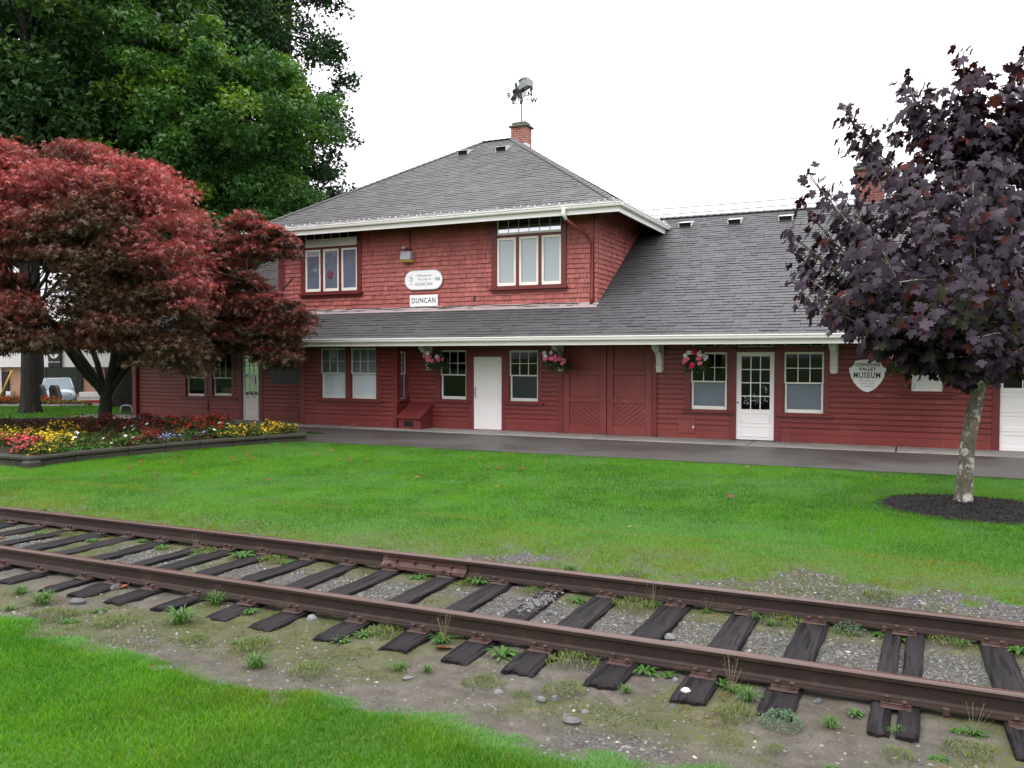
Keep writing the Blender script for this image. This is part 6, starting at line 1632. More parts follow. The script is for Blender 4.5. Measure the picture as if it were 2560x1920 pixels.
t = NT('loose_stone'); cc = t.attr('col').outputs['Color']; nn_ = t.noise(t.coord('Object'), 80, 3)
M['stonechip'] = t.finish(t.bsdf(t.mix(nn_, t.mix(1.0, cc, (.7,)*3, 'MULTIPLY'), cc), .6, .35, nn_, .3, .003))
tag(np_mesh('gravel', V.reshape(-1, 3), ((np.arange(n)*8)[:, None, None]+OF[None]).reshape(-1, 3), M['stonechip'], None, np.repeat(gcol, 8, 0)), 'loose grey gravel between and beside the rails', 'gravel', None, 'stuff')
M['rock'] = paint('grey_pebble', (.12, .125, .125), .3, 9, .55, tint=.5)
def rock(x, y, r, seed, label, dz=0.0, kind='pebble'):
    rnd = random.Random(seed); m = MB(); m.sphere((0, 0, 0), 1, 7, 5, rnd.uniform(-.8, 1.2)); m.sm = [False]*len(m.sm)
    k = [rnd.uniform(-1, 1) for _ in range(9)]
    m.v = [tuple(Vector((a*1.2, b*.85, c*.6))*r*(1+.16*math.sin(3*a+k[0]*3)+.14*math.sin(4*b+k[1]*3)+.12*math.sin(3*c+k[2]*3))) for a, b, c in m.v]
    o = m.build(kind, M['rock'], None, local=True); o.location = (x, y, float(zg(x, y))+r*.22+dz); o.rotation_euler = (0, 0, rnd.uniform(0, 6)); return tag(o, label, 'stone', 'larger stones along the track')
for i, (x, y, r, l) in enumerate([(-6.52, 5.44, .05, 'rounded blue-grey stone against the near rail at left'), (-6.44, 4.98, .055, 'flat pale stone lying in front of the left tie ends'), (-4.33, 5.46, .045, 'blue-grey stone under the near rail between tie ends'), (-2.65, 6.39, .034, 'pale stone between the rails near the middle'), (-2.5, 6.34, .03, 'darker stone beside a pale stone between the rails'), (-1.6, 6.22, .048, 'large bluish stone close behind the near rail'), (-.49, 5.48, .032, 'small white stone under the near rail at right'), (-1.36, 5.43, .03, 'grey pebble beside the tie end with a white stone'), (-2.12, 5.47, .026, 'grey pebble beside an orange dead leaf'), (-3.04, 6.68, .035, 'grey stone beside the gravel-strewn tie'), (-2.02, 4.75, .034, 'blue-grey pebble in the dirt path, near the middle'), (-2.33, 4.78, .034, 'larger blue pebble on the dirt path left of the others'), (-1.97, 4.83, .028, 'pale pebble on the dirt path beside a blue pebble'), (-1.74, 4.53, .042, 'flat grey stone low on the dirt path'), (-2.97, 4.74, .028, 'bluish pebble on the path below two tie ends'), (-7.1, 6.3, .03, 'pale pebble between the rails at left')]): rock(x, y, r, 200+i, l)
o = rock(-1.24, 5.22, .030, 301, 'white chunk of stone lying on top of a tie end', .03); o.data.materials[0] = paint('pale_stone', (.42, .42, .40), .15, 8, .6)

# ------------------------------------------------------------------ weeds
def weed_mesh(kind, seed):
    rng = np.random.default_rng(seed); V = []; F = []; C = []
    def strip(pts, ws, c):
        n0 = len(V)
        for p, w_, s in zip(pts, ws, range(len(pts))):
            d = np.array(pts[min(s+1, len(pts)-1)])-np.array(pts[max(s-1, 0)]); sd = np.cross(d, (0, 0, 1)); L = np.linalg.norm(sd); sd = sd/L if L > 1e-6 else np.array((1, 0, 0))
            V.extend([np.array(p)-sd*w_/2, np.array(p)+sd*w_/2]); C.extend([c, c])
        for s in range(len(pts)-1): a = n0+2*s; F.extend([(a, a+1, a+3), (a, a+3, a+2)])
    if kind == 'rosette':
        for k in range(26):
            a = rng.uniform(0, 6.283); L = rng.uniform(.06, .13); h = rng.uniform(.015, .05); g = rng.random(); c = np.array((.035, .10, .016))*(1-g)+np.array((.085, .19, .035))*g
            strip([(math.cos(a)*L*q, math.sin(a)*L*q, h*math.sin(2.4*q)) for q in (0, .3, .6, .85, 1)], [.006, .014, .022, .018, .002], c)
    elif kind == 'tuft':
        for k in range(90):
            a = rng.uniform(0, 6.283); r0 = rng.uniform(0, .05); L = rng.uniform(.05, .12); h = rng.uniform(.04, .10); g = rng.random(); c = np.array((.045, .12, .022))*(1-g)+np.array((.13, .23, .07))*g
            strip([(math.cos(a)*(r0+L*q*q), math.sin(a)*(r0+L*q*q), h*math.sin(2.2*q)) for q in (0, .4, .75, 1)], [.006, .006, .005, .001], c)
    elif kind == 'bush':
        for k in range(420):
            a = rng.uniform(0, 6.283); r = .16*rng.random()**.5; z = .10*(1-(r/.17)**2)*rng.random()**.5+.008; g = rng.random(); c = np.array((.05, .11, .05))*(1-g)+np.array((.13, .22, .12))*g
            x, y = r*math.cos(a), r*math.sin(a); b = rng.uniform(0, 6.283); l = rng.uniform(.012, .03)
            strip([(x, y, z), (x+math.cos(b)*l*.5, y+math.sin(b)*l*.5, z+l*.4), (x+math.cos(b)*l, y+math.sin(b)*l, z+l*.3)], [.003, .012, .002], c)
    elif kind == 'mat':
        for k in range(260):
            a = rng.uniform(0, 6.283); r = .14*rng.random()**.6; z = .03*(1-(r/.16)**2)+.002; g = rng.random(); c = np.array((.06, .10, .02))*(1-g)+np.array((.15, .19, .05))*g
            x, y = r*math.cos(a), r*math.sin(a); b = rng.uniform(0, 6.283); l = rng.uniform(.015, .035)
            strip([(x, y, z), (x+math.cos(b)*l*.6, y+math.sin(b)*l*.6, z+l*.55), (x+math.cos(b)*l, y+math.sin(b)*l, z+l*.7)], [.004, .005, .001], c)
    elif kind == 'stalks':
        for k in range(12):
            a = rng.uniform(0, 6.283); L = rng.uniform(.03, .13); h = rng.uniform(.14, .26); c = np.array((.20, .17, .11))
            strip([(math.cos(a)*L*q, math.sin(a)*L*q, h*q) for q in (0, .35, .7, 1)], [.004, .0035, .003, .0025], c)
            strip([(math.cos(a)*L, math.sin(a)*L, h), (math.cos(a)*L*1.02, math.sin(a)*L*1.02, h+.008), (math.cos(a)*L*1.04, math.sin(a)*L*1.04, h+.016)], [.002, .009, .002], c*.8)
        for k in range(30):
            a = rng.uniform(0, 6.283); L = rng.uniform(.05, .13); h = rng.uniform(.02, .06); c = np.array((.05, .14, .024))
            strip([(math.cos(a)*L*q, math.sin(a)*L*q, h*math.sin(2.3*q)) for q in (0, .4, .75, 1)], [.006, .012, .012, .002], c)
    return np.array(V), np.array(F), np.array(C)
W_SRC = {}
def weed(kind, x, y, s, label, cat='weed', group='weeds along the track'):
    if kind not in W_SRC:
        v, f, c = weed_mesh(kind, hash(kind) % 97 if False else {'rosette': 3, 'tuft': 5, 'bush': 8, 'mat': 11, 'stalks': 13}[kind]); W_SRC[kind] = o = np_mesh({'rosette': 'rosette_weed', 'tuft': 'grass_tuft', 'bush': 'bushy_weed', 'mat': 'moss_clump', 'stalks': 'stalked_weed'}[kind], v, f, M['grass'], None, c)
    else:
        o = W_SRC[kind].copy(); COL.objects.link(o)
    o.location = (x, y, float(zg(x, y))-.004); o.rotation_euler = (0, 0, random.uniform(0, 6.28)); o.scale = (s*random.uniform(.9, 1.15), s*random.uniform(.9, 1.15), s*random.uniform(.85, 1.15))
    return tag(o, label, cat, group)
weed('bush', -.40, 7.0, .85, 'grey-green bushy weed hugging the far rail at right')
weed('bush', -.64, 5.03, .78, 'rounded green weed growing over a tie end at the lower right')
weed('stalks', -3.11, 5.46, 1.1, 'leafy weed with tall dry stalks at the near rail, mid picture')
weed('tuft', -5.23, 4.97, 1.5, 'big spiky pale green grass tuft before the left tie ends')
weed('rosette', -1.59, 5.50, 1.0, 'star-shaped green weed by the near rail right of centre')
weed('rosette', -6.35, 6.88, 1.6, 'broad leafy weed patch at the far rail, left part')
weed('rosette', -3.62, 7.0, 1.4, 'leafy weed just right of the rail joint'); weed('rosette', -2.59, 5.37, 1.15, 'leafy weed below the near rail between two central tie ends')
weed('stalks', -1.95, 7.0, .9, 'weed with bent dry stalks by the far rail, right of centre'); weed('stalks', -1.0, 5.42, .75, 'weed with thin dry stalks under the near rail at right')
weed('tuft', -5.36, 5.48, 1.0, 'upright grass tuft under the near rail at left'); weed('stalks', -7.1, 6.95, .7, 'thin dry stalks beside the far rail at left')
WLAB = {'rosette': 'small green broad-leaved weed in the ballast', 'tuft': 'small grass tuft in the dirt beside the track', 'mat': 'low mossy clump in the dirt beside the track', 'stalks': 'small weed with a few dry stalks in the ballast'}
for k, x, y, s in [('rosette', -7.46, 6.83, .8), ('rosette', -6.85, 6.73, .7), ('rosette', -5.75, 6.88, .7), ('rosette', -8.49, 6.77, .8), ('rosette', -7.93, 6.98, .7), ('tuft', -6.73, 4.87, 1.2), ('rosette', -4.89, 5.40, .8), ('rosette', -6.08, 4.91, .7), ('rosette', -3.81, 5.15, .8), ('rosette', -4.22, 6.95, .9), ('rosette', -2.59, 6.86, .8), ('tuft', -1.59, 5.10, .5), ('tuft', -3.11, 4.85, .6), ('tuft', -2.92, 4.9, .5), ('rosette', -3.73, 5.32, .8), ('mat', -1.95, 4.95, 1.0), ('mat', -2.49, 4.88, 1.0), ('mat', -2.18, 4.79, .6), ('rosette', -.16, 7.0, .8), ('rosette', -.04, 6.96, .8), ('rosette', -.27, 5.36, .6), ('mat', -.91, 5.05, .9), ('tuft', -.03, 5.2, .5), ('mat', .31, 5.12, .9), ('mat', -.03, 4.87, .8), ('tuft', -.38, 5.11, .6), ('rosette', -1.08, 5.50, .7), ('rosette', .73, 6.96, 1.0), ('mat', -.63, 4.69, .5), ('tuft', -.88, 5.32, .8), ('tuft', -1.11, 6.97, .6), ('stalks', -1.5, 7.0, .5), ('stalks', .35, 5.38, .7), ('rosette', -1.42, 5.5, .6), ('tuft', -4.0, 4.45, .9), ('mat', -3.6, 4.5, 1.1), ('mat', -5.7, 4.7, 1.2), ('mat', -6.3, 4.62, 1.3), ('tuft', -7.2, 5.0, .8), ('mat', -4.6, 7.5, 1.0), ('tuft', -3.0, 7.75, 1.0), ('mat', -2.4, 7.9, 1.0), ('mat', -1.3, 7.7, 1.0), ('mat', -.2, 8.05, 1.2), ('rosette', -9.3, 6.7, .9), ('rosette', -10.2, 6.6, .9), ('mat', -4.3, 4.75, 1.0)]:
    weed(k, x, y, s, WLAB[k])

rw = random.Random(77)
for i in range(58):
    x = rw.uniform(-11, 1.2); y = rw.choice([rw.uniform(4.55, 5.0), rw.uniform(5.35, 5.5), rw.uniform(6.75, 7.0), rw.uniform(6.7, 7.0), rw.uniform(7.25, 7.8)])
    if 5.05 < y < 7.65 and min(abs(x-q) for q in TIES) < .15: continue
    k = rw.choice(['mat', 'mat', 'mat', 'tuft', 'rosette']); weed(k, x, y, rw.uniform(.35, .75) if k != 'mat' else rw.uniform(.7, 1.4), WLAB[k])

# ------------------------------------------------------------------ fallen leaves
def leaf_obj(x, y, s, col, label, z=None, curl=.5, grp='fallen leaves'):
    key = ('lf', col)
    if key not in W_SRC:
        v = MAPLE.copy(); v[:, 2] = .35*(v[:, 1]**2)*curl*2+.25*(v[:, 0]-.4)**2
        W_SRC[key] = o = np_mesh('fallen_leaf', v, MAPLE_F, M['petal'], None, np.tile(np.array(col), (len(v), 1)))
    else:
        o = W_SRC[key].copy(); COL.objects.link(o)
    o.location = (x, y, (float(zg(x, y)) if z is None else z)+.012); o.scale = (s, s, s); o.rotation_euler = (random.uniform(-.35, .35), random.uniform(-.35, .35), random.uniform(0, 6.28))
    return tag(o, label, 'leaf', grp)
OR_, TN, RDL, BRL = (.30, .095, .04), (.34, .16, .07), (.20, .045, .03), (.15, .06, .035)
leaf_obj(-3.08, 5.29, .14, OR_, 'orange dead maple leaf in the weeds beside the near rail'); leaf_obj(-2.2, 5.44, .12, TN, 'crumpled tan-orange leaf below the near rail, right of centre'); leaf_obj(-6.46, 5.46, .11, OR_, 'orange leaf beside a blue-grey stone under the near rail'); leaf_obj(-4.44, 3.98, .06, RDL, 'small red leaf on the foreground lawn', .03); leaf_obj(-9.56, 6.41, .13, TN, 'tan leaf between the rails at the left edge'); leaf_obj(-8.87, 8.0, .12, RDL, 'red-brown leaf on the turf behind the far rail', .02)
rnd = random.Random(12)
for i, (x, y) in enumerate([(-6.97, 13.81), (-6.79, 13.83), (-6.68, 13.94), (-6.43, 13.94), (-6.36, 13.9), (-6.26, 13.9), (-7.9, 14.97), (-2.31, 12.46), (-7.31, 15.54)]): leaf_obj(x, y, .10, BRL if i % 2 else RDL, 'small brown-red leaf on the mown lawn near the middle' if i < 6 else 'small brown-red leaf lying alone on the lawn', .035)
for i in range(70):
    x = -13.4+abs(rnd.gauss(0, 2.6)); y = rnd.uniform(9.8, 16.0)
    if in_poly(np.array([x]), np.array([y]), BED)[0] or x > -4: continue
    leaf_obj(x, y, rnd.uniform(.06, .10), rnd.choice([RDL, BRL]), 'small reddish leaf scattered on the lawn before the flower bed', .035)
for i in range(20):
    leaf_obj(rnd.uniform(-12, 1.5), rnd.uniform(9.6, 16.2), rnd.uniform(.045, .075), rnd.choice([BRL, TN]), 'tiny brown leaf lying on the open lawn', .03)
for i in range(12):
    leaf_obj(rnd.uniform(-12.8, 1), rnd.uniform(16.8, 20.6), .05, BRL, 'tiny brown leaf lying on the wet platform', .04)
# ------------------------------------------------------------------ street behind the station, on the left
ZS = -.88
def SBX(m, d0, d1, s0, s1, z0, z1, **k):
    T = Matrix(((RV.x, DV.x, 0, 0), (RV.y, DV.y, 0, 0), (0, 0, 1, 0), (0, 0, 0, 1))); m.box(s0, s1, d0, d1, z0, z1, M=T, **k)
m = MB(); SBX(m, 46, 54.2, -60, -14, ZS-.2, ZS+.012); tag(m.build('road', M['asphalt'], fix=False), kind='structure')
m = MB(); SBX(m, 54.3, 59.2, -60, -14, ZS-.2, ZS+.13, bev=.02); tag(m.build('pavement', M['concrete']), kind='structure')
m = MB(); SBX(m, 54.15, 54.32, -60, -14, ZS-.1, ZS+.16, bev=.015); tag(m.build('kerb', paint('red_painted_kerb', (.42, .03, .035), .15, 2, .5)), kind='structure')
sh = empty('shop_building', tuple(DS(60, -31, ZS)), 0, 'low shop across the street with white siding band above dark windows', 'building')
M['tanbrick'] = make_brick('tan_brick', (.40, .22, .13), (.32, .17, .10), (.40, .33, .27), .1)
M['shopglass'] = paint('dark_shop_glass', (.012, .016, .018), .2, .4, .12, spec=.6)
M['sidingwhite'] = paint('white_shop_siding', (.66, .67, .66), .05, 1, .5)
zb, zf_, zt_ = ZS+.13, 1.33, 4.6
m = MB(); SBX(m, 59.4, 75, -60, -14, zb-.2, zt_-.1); m.build('wall', M['tanbrick'], sh)
m = MB()
for i in range(26): SBX(m, 59.0-.012*(i % 1), 59.35, -60, -14, zf_+i*.125, zf_+i*.125+.121)
m.build('siding_band', M['sidingwhite'], sh)
def Sx(px, d=59.2): return (px-1280)/2129*d
def shopwin(a, b, z0=zb+.35, z1=zf_-.02):
    m = MB(); SBX(m, 59.30, 59.42, Sx(a), Sx(b), z0, z1); w = m.build('shop_window', M['shopglass'], sh)
    m = MB()
    for x in np.linspace(Sx(a), Sx(b), max(2, int((Sx(b)-Sx(a))/1.3)+1)): SBX(m, 59.26, 59.44, x-.03, x+.03, z0-.05, z1)
    SBX(m, 59.26, 59.44, Sx(a), Sx(b), z0-.1, z0); m.build('frame', M['black'], w)
shopwin(112, 202); shopwin(-150, -60); shopwin(262, 345, zb+.55)
m = MB(); SBX(m, 59.25, 59.42, Sx(3), Sx(19), zb, zb+1.75); d_ = m.build('door', M['navy'], sh); m = MB(); SBX(m, 59.2, 59.26, Sx(0), Sx(3), zb, zf_); m.build('door_post', M['vent'], sh)
m = MB(); SBX(m, 58.9, 59.42, Sx(202), Sx(345), zb, zb+.35, bev=.02); m.build('plinth', M['vent'], sh); m = MB(); SBX(m, 58.95, 59.42, Sx(19), Sx(30), zb, zb+.4); m.build('plinth', M['vent'], sh)
TS = Matrix(((RV.x, DV.x, 0, 0), (RV.y, DV.y, 0, 0), (0, 0, 1, 0), (0, 0, 0, 1)))
def shop_text(m, s, size, px, d, z, rot=0.0, **k):
    vs, fs = text_verts(s, size, **k); c, sn = math.cos(rot), math.sin(rot)
    m.mesh([tuple(TS @ Vector((Sx(px, d)+x*c-h*sn, d-q, z+x*sn+h*c))) for x, h, q in vs], fs)
zz_ = lambda py, d=59.0: 2.05-(py-891)/2129*d
sg = empty('shop_sign', tuple(DS(58.9, Sx(143), 1.2)), 0, 'black vertical shop sign with white winged emblem on the white siding', 'sign')
m = MB(); SBX(m, 58.8, 58.98, Sx(128), Sx(159.5), zz_(917), zz_(872), bev=.02); m.build('panel', M['black'], sg)
m = MB()
wing = [(.02, .0), (.08, .10), (.17, .17), (.36, .26), (.33, .10), (.27, -.02), (.17, -.12), (.05, -.17), (0, -.18)]
for sgn in (-1, 1):
    m.prism([(Sx(143.5)+sgn*x, zz_(889)+z) for x, z in wing], 'y', 58.77, 58.79, M=TS)
m.build('emblem', M['sign'], sg)
m = MB(); st = [(Sx(143.5)+(.09 if k % 2 == 0 else .04)*math.sin(k*math.pi/5), zz_(889)-.03+(.09 if k % 2 == 0 else .04)*math.cos(k*math.pi/5)) for k in range(10)]; m.prism(st, 'y', 58.755, 58.768, M=TS); m.build('star', M['black'], sg)
m = MB(); rnd = random.Random(8)
for i in range(11):
    x = Sx(130.5)+i*.074; h = .075 if i not in (0, 3, 7) else .11
    m.tube([TS @ Vector((x, 58.78, zz_(904.5)-.04)), TS @ Vector((x+.012*(i % 3-1), 58.78, zz_(904.5)-.04+h))], .014, 4); m.tube([TS @ Vector((x, 58.78, zz_(904.5)+(.02 if i % 2 else -.03))), TS @ Vector((x+.045, 58.78, zz_(904.5)+(.02 if i % 2 else -.03)))], .012, 4)
m.build('lettering', M['sign'], sg)
sg = empty('hanging_shop_sign', tuple(DS(58.6, Sx(246), .2)), 0, 'cream rounded shop sign with dark letters seen through the maple trunk fork', 'sign')
m = MB(); m.prism([(Sx(245)+.42*math.cos(a)*1.0, zz_(948, 58.5)+.36*math.sin(a)) for a in np.linspace(0, 2*math.pi, 24, endpoint=False)], 'y', 58.45, 58.5, M=TS); m.build('board', paint('cream_sign', (.62, .42, .22), .05, 1, .5), sg)
m = MB(); shop_text(m, 'ne', .40, 246, 58.43, zz_(943, 58.5), bold=.01); SBX(m, 58.42, 58.44, Sx(238), Sx(252), zz_(951), zz_(950)); SBX(m, 58.42, 58.44, Sx(239), Sx(251), zz_(954), zz_(953.2)); SBX(m, 58.42, 58.52, Sx(231), Sx(252), zz_(936.5), zz_(935)); SBX(m, 58.42, 58.52, Sx(240), Sx(252), zz_(963.5), zz_(961.5)); m.build('lettering', M['ink'], sg)
m = MB()
for q, (py, s) in enumerate(((940, 'd'), (950, 'P'), (959, 'I'), (965, 'U'))): shop_text(m, s, .40, 316, 59.24, zz_(py), R(90))
SBX(m, 59.2, 59.25, Sx(331), Sx(334), zz_(968), zz_(941)); SBX(m, 59.2, 59.25, Sx(328), Sx(337), zz_(941.5), zz_(940)); m.build('window_lettering', M['sign'], sh)

# utility pole and slim grey post
up = empty('utility_pole', tuple(DS(56, Sx(97, 56), ZS)), 0, 'tall brown wooden utility pole in front of the shop', 'pole')
c = DS(56, Sx(97, 56), ZS); m = MB(); m.tube([c, c+Vector((0, 0, 9.5))], [.17, .12], 12); m.build('shaft', make_bark('weathered_pole_wood', (.16, .11, .06), (.26, .19, .11), 5, None, (1, 1, .1)), up)
m = MB(); T = Matrix.Translation(c+Vector((0, 0, 8.7))) @ Matrix.Rotation(YAW, 4, 'Z'); m.box(-1.1, 1.1, -.06, .06, -.06, .06, M=T)
for x in (-1, -.5, .5, 1): m.tube([T @ Vector((x, 0, .06)), T @ Vector((x, 0, .2))], [.03, .05], 6)
m.build('crossarm', M['bark_dark'], up)
c = DS(57, Sx(107, 57), ZS); m = MB(); m.tube([c, c+Vector((0, 0, 4.2))], .045, 8); m.tube([c+Vector((0, 0, 4.2)), c+Vector((0, 0, 4.3))], [.08, .03], 8); tag(m.build('street_post', M['vent'], None), 'slim pale metal post right beside the wooden utility pole', 'post')
c = DS(50, Sx(8, 50), ZS); m = MB(); m.tube([c+RV*-.2+Vector((0, 0, .6)), c+RV*.5+Vector((0, 0, 2.1))], .05, 8); m.tube([c+RV*-.2, c+RV*-.2+Vector((0, 0, .62))], .05, 8); tag(m.build('yellow_guy_guard', paint('yellow_guard', (.62, .36, .03), .1, 3, .4), None), 'slanting yellow cable guard at the left edge', 'cable guard')

# --- parked car
def make_car():
    root = empty('parked_car', tuple(DS(50.5, -26.95, ZS+.012)), YAW - R(60), 'silver-blue family car parked on the street behind the tree trunk', 'car')
    # local: x forward, y left, z up
    paint_ = paint('silver_blue_car_paint', (.30, .37, .42), .05, 1.5, .18, spec=.7)
    def loft(sections):
        m = MB(); n = len(sections[0]); vs = [p for s in sections for p in s]; fs = []
        for i in range(len(sections)-1):
            for k in range(n-1): fs.append((i*n+k, i*n+k+1, (i+1)*n+k+1, (i+1)*n+k))
        m.mesh(vs, fs, 0, 0, True); m.mesh(sections[0], [tuple(range(n))]); m.mesh(sections[-1], [tuple(range(n))[::-1]]); return m
    def sec(x, w, zlo, zhi, r=.10, belly=.03):
        h = zhi-zlo
        return [(x, -w*.80, zlo), (x, -w, zlo+h*.18), (x, -w-belly, zlo+h*.55), (x, -w*.97, zhi-r), (x, -w*.90, zhi-.02), (x, -w*.5, zhi+.012), (x, 0, zhi+.02), (x, w*.5, zhi+.012), (x, w*.90, zhi-.02), (x, w*.97, zhi-r), (x, w+belly, zlo+h*.55), (x, w, zlo+h*.18), (x, w*.80, zlo)]
    body = loft([sec(-2.24, .70, .42, .92), sec(-2.18, .82, .34, 1.0), sec(-1.6, .88, .26, 1.04), sec(0, .89, .24, 1.03), sec(1.05, .88, .26, 1.02), sec(1.5, .86, .28, .98), sec(1.95, .80, .32, .90), sec(2.16, .70, .36, .80), sec(2.24, .60, .42, .66)])
    body.build('body', paint_, root, local=True)
    def cab(x0, x1, x2, x3, w0, w1, z0, z1):
        return loft([[(x0, -w0, z0), (x0, 0, z0+.01), (x0, w0, z0)], [(x1, -w1, z1-.04), (x1, 0, z1), (x1, w1, z1-.04)], [(x2, -w1, z1-.04), (x2, 0, z1), (x2, w1, z1-.04)], [(x3, -w0, z0), (x3, 0, z0+.01), (x3, w0, z0)]])
    rf = MB(); rf.mesh([(-1.65, -.62, 1.60), (-1.65, .62, 1.60), (.15, .64, 1.60), (.15, -.64, 1.60), (-1.5, -.5, 1.64), (-1.5, .5, 1.64), (0, .5, 1.65), (0, -.5, 1.65)], [(4, 5, 6, 7), (0, 1, 5, 4), (1, 2, 6, 5), (2, 3, 7, 6), (3, 0, 4, 7)], 0, 0, True)
    for s in (-1, 1):
        rf.tube([(.15, s*.64, 1.60), (1.12, s*.80, 1.02)], .045, 6); rf.tube([(-1.65, s*.62, 1.60), (-2.1, s*.78, 1.0)], .07, 6); rf.tube([(-.55, s*.66, 1.60), (-.5, s*.85, 1.02)], .035, 6); rf.tube([(-1.65, s*.63, 1.60), (.15, s*.65, 1.60)], .035, 6)
    rf.build('roof', paint_, root, local=True)
    cg = M['shopglass']; g = MB(); g.face([(.17, -.62, 1.585), (.17, .62, 1.585), (1.13, .78, 1.03), (1.13, -.78, 1.03)]); g.build('windscreen', paint('sky_lit_windscreen', (.30, .36, .40), .1, 1, .08, spec=.8), root, local=True)
    for s in (-1, 1):
        g = MB(); g.face([(.14, s*.645, 1.58), (1.08, s*.81, 1.03), (-2.02, s*.80, 1.03), (-1.64, s*.635, 1.58)]); g.build('side_window', cg, root, local=True)
        w = MB(); 
        for x in (-1.4, 1.38):
            w = MB(); w.tube([(x, s*.70, .33), (x, s*.90, .33)], .33, 18, smooth=False); wo_ = w.build('wheel', M['black'], root, local=True)
            w = MB(); w.tube([(x, s*.895, .33), (x, s*.912, .33)], .21, 12, smooth=False); w.build('rim', M['steel'], wo_, local=True)
        l = MB(); l.mesh([(1.93, s*.80, .72), (2.12, s*.72, .70), (2.16, s*.56, .72), (2.14, s*.58, .84), (1.95, s*.78, .88)], [(0, 1, 2, 3, 4)]); l.v = [(x+.03, y+s*.02, z) for x, y, z in l.v]; l.build('headlight', paint('headlight_lens', (.75, .78, .8), .05, 3, .15), root, local=True)
        l = MB(); l.box(-2.22, -2.02, s*.80-.06, s*.80+.06, .80, 1.12, bev=.02); l.build('tail_light', paint('red_tail_light', (.45, .02, .02), .1, 3, .25), root, local=True)
        l = MB(); l.box(.85, 1.0, s*.92-.1, s*.92+.1, 1.02, 1.16, bev=.04); l.build('door_mirror', M['black'], root, local=True)
    g = MB()
    for z in (.60, .66, .72): g.box(2.19, 2.24, -.50, .50, z, z+.035, bev=.01)
    g.build('grille', M['vent'], root, local=True)
    g = MB(); g.box(2.14, 2.2, -.52, .52, .56, .76); g.build('grille_backing', M['black'], root, local=True)
    g = MB(); g.box(2.1, 2.27, -.66, .66, .26, .42, bev=.04); g.build('bumper', M['black'], root, local=True)
    g = MB(); g.box(2.26, 2.28, -.22, .22, .44, .56); g.build('number_plate', M['sign'], root, local=True)
make_car()

# --- dark curved bins, second flower bed with kerb, metal bench by the station corner
for i, (px, lab) in enumerate(((104, 'black slanted street bin with rounded top, nearer the tree trunk'), (140, 'black street bin with rounded top in front of the car grille'))):
    d = 40; s = Sx(px, d); b0_ = DS(d, s, float(zg(DS(d, s).x, DS(d, s).y)))
    bn = empty('street_bin', tuple(b0_), YAW, lab, 'bin', 'black bins beside the street')
    hgt = 2.05-(962-891)/2129*d - b0_.z
    m = MB(); w = .19; lean = .08
    pr = [(-w, 0), (w*1.1, 0), (w*1.0, hgt*.5), (w*.75-lean, hgt*.9), (w*.35-lean, hgt), (-w*.5-lean, hgt), (-w*.95-lean, hgt*.88), (-w*1.0-lean*.5, hgt*.5)]
    m.prism(pr, 'y', -.18, .18); m.build('body', M['black'], bn, local=True)
    m = MB(); m.box(-w*.6-lean*.6, w*.5-lean*.6, -.19, -.178, hgt*.66, hgt*.8); m.build('opening', M['dark'], bn, local=True)
m = MB(); T36 = lambda s, d, z: tuple(DS(d, s, z))
bs = [(-24.5, 36.5), (-19.2, 36.2), (-18.6, 37.0), (-19.4, 38.9), (-24.5, 39.6)]
ring = [DS(d, s, 0) for s, d in bs]
fb = empty('street_planter', tuple(DS(37.5, -21, -.25)), 0, 'far flower bed with a pale kerb under the big left tree', 'planter')
m = MB()
for a, b in zip(ring, ring[1:]+ring[:1]):
    za, zb2 = float(zg(a.x, a.y)), float(zg(b.x, b.y)); m.tube([(a.x, a.y, za+.04), (b.x, b.y, zb2+.04)], .10, 6, smooth=False)
m.build('kerb_edging', M['concrete'], fb)
rng = np.random.default_rng(5)
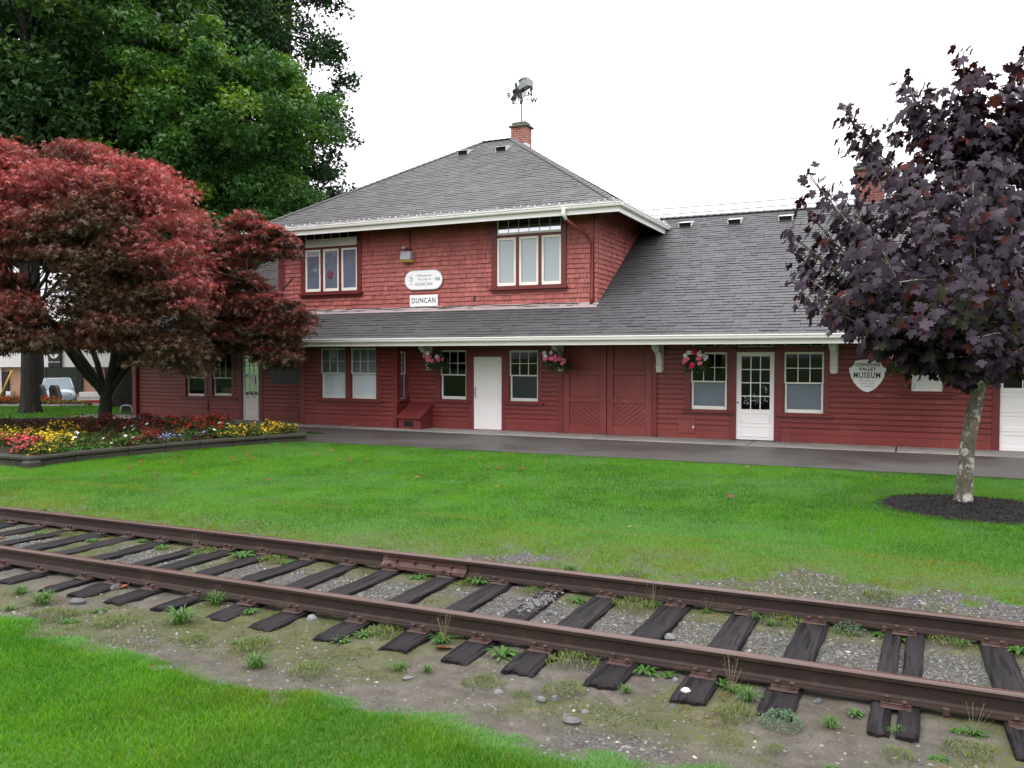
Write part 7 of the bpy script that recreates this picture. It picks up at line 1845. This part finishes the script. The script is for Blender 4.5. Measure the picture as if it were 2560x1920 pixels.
def street_flowers(name, label, s0, s1, d0, d1, h, fc, gc, n, seed):
    rng = np.random.default_rng(seed); s = rng.uniform(s0, s1, n); d = rng.uniform(d0, d1, n)
    x = s*RV.x+d*DV.x; y = s*RV.y+d*DV.y; z = zg(x, y)+h*rng.random(n)**.6*np.clip(1.2-np.abs((s-(s0+s1)/2)/(s1-s0))**3*4, .3, 1)
    isf = (rng.random(n) < .45) & (z-zg(x, y) > h*.55); col = mixcol(gc[0], gc[1], rng.random(n)); col[isf] = mixcol(fc[0], fc[1], rng.random(isf.sum()))
    tag(leaf_mesh(name, np.column_stack([x, y, z]), rng.uniform(.07, .13, n), col, M['petal'], None, SIMPLE, SIMPLE_F, .3, rng), label, 'flowers', None, 'stuff')
street_flowers('orange_red_flowers', 'orange-red flowers behind the far kerb at the left', -24.3, -20.2, 36.9, 39, .50, ((.60, .06, .02), (.75, .14, .04)), ((.06, .08, .02), (.12, .13, .03)), 4200, 3)
street_flowers('yellow_green_planting', 'yellowish green planting at the right end of the far bed', -20.6, -19.0, 36.7, 38.6, .30, ((.40, .30, .06), (.46, .22, .1)), ((.09, .11, .03), (.20, .19, .06)), 3000, 4)
bc = DS(30.5, Sx(315, 30.5), 0)
bench = empty('park_bench', tuple(bc), YAW, 'dark metal bench with rounded arm hoops by the station left corner', 'bench')
def hoop(m, x, y, w, h, r=.028):
    pts = []
    for q in np.linspace(0, math.pi, 14): pts.append((x+w*math.copysign(abs(math.cos(q))**.45, math.cos(q)), y, h*abs(math.sin(q))**.45))
    m.tube(pts, r, 8)
for y in (0, 1.35):
    m = MB(); hoop(m, .0 + y*.62, y, .21, .30 if y == 0 else .62); m.build('arm_hoop', M['steel'], bench, local=True)
m = MB(); m.prism([(-.16, .04), (.16, .04), (.18, .2), (.1, .27), (-.1, .27), (-.18, .2)], 'y', .05, .12); m.build('end_panel', M['black'], bench, local=True)
m = MB()
for k in range(4):
    m.mesh([(-.2+.09*k, .02, .28), (-.13+.09*k, .02, .28), (.70+.09*k, 1.33, .30), (.63+.09*k, 1.33, .30), (-.2+.09*k, .02, .25), (-.13+.09*k, .02, .25), (.70+.09*k, 1.33, .27), (.63+.09*k, 1.33, .27)], [(0, 1, 2, 3), (4, 5, 6, 7), (0, 1, 5, 4), (2, 3, 7, 6), (1, 2, 6, 5), (3, 0, 4, 7)])
m.build('seat_slats', M['navy'], bench, local=True)
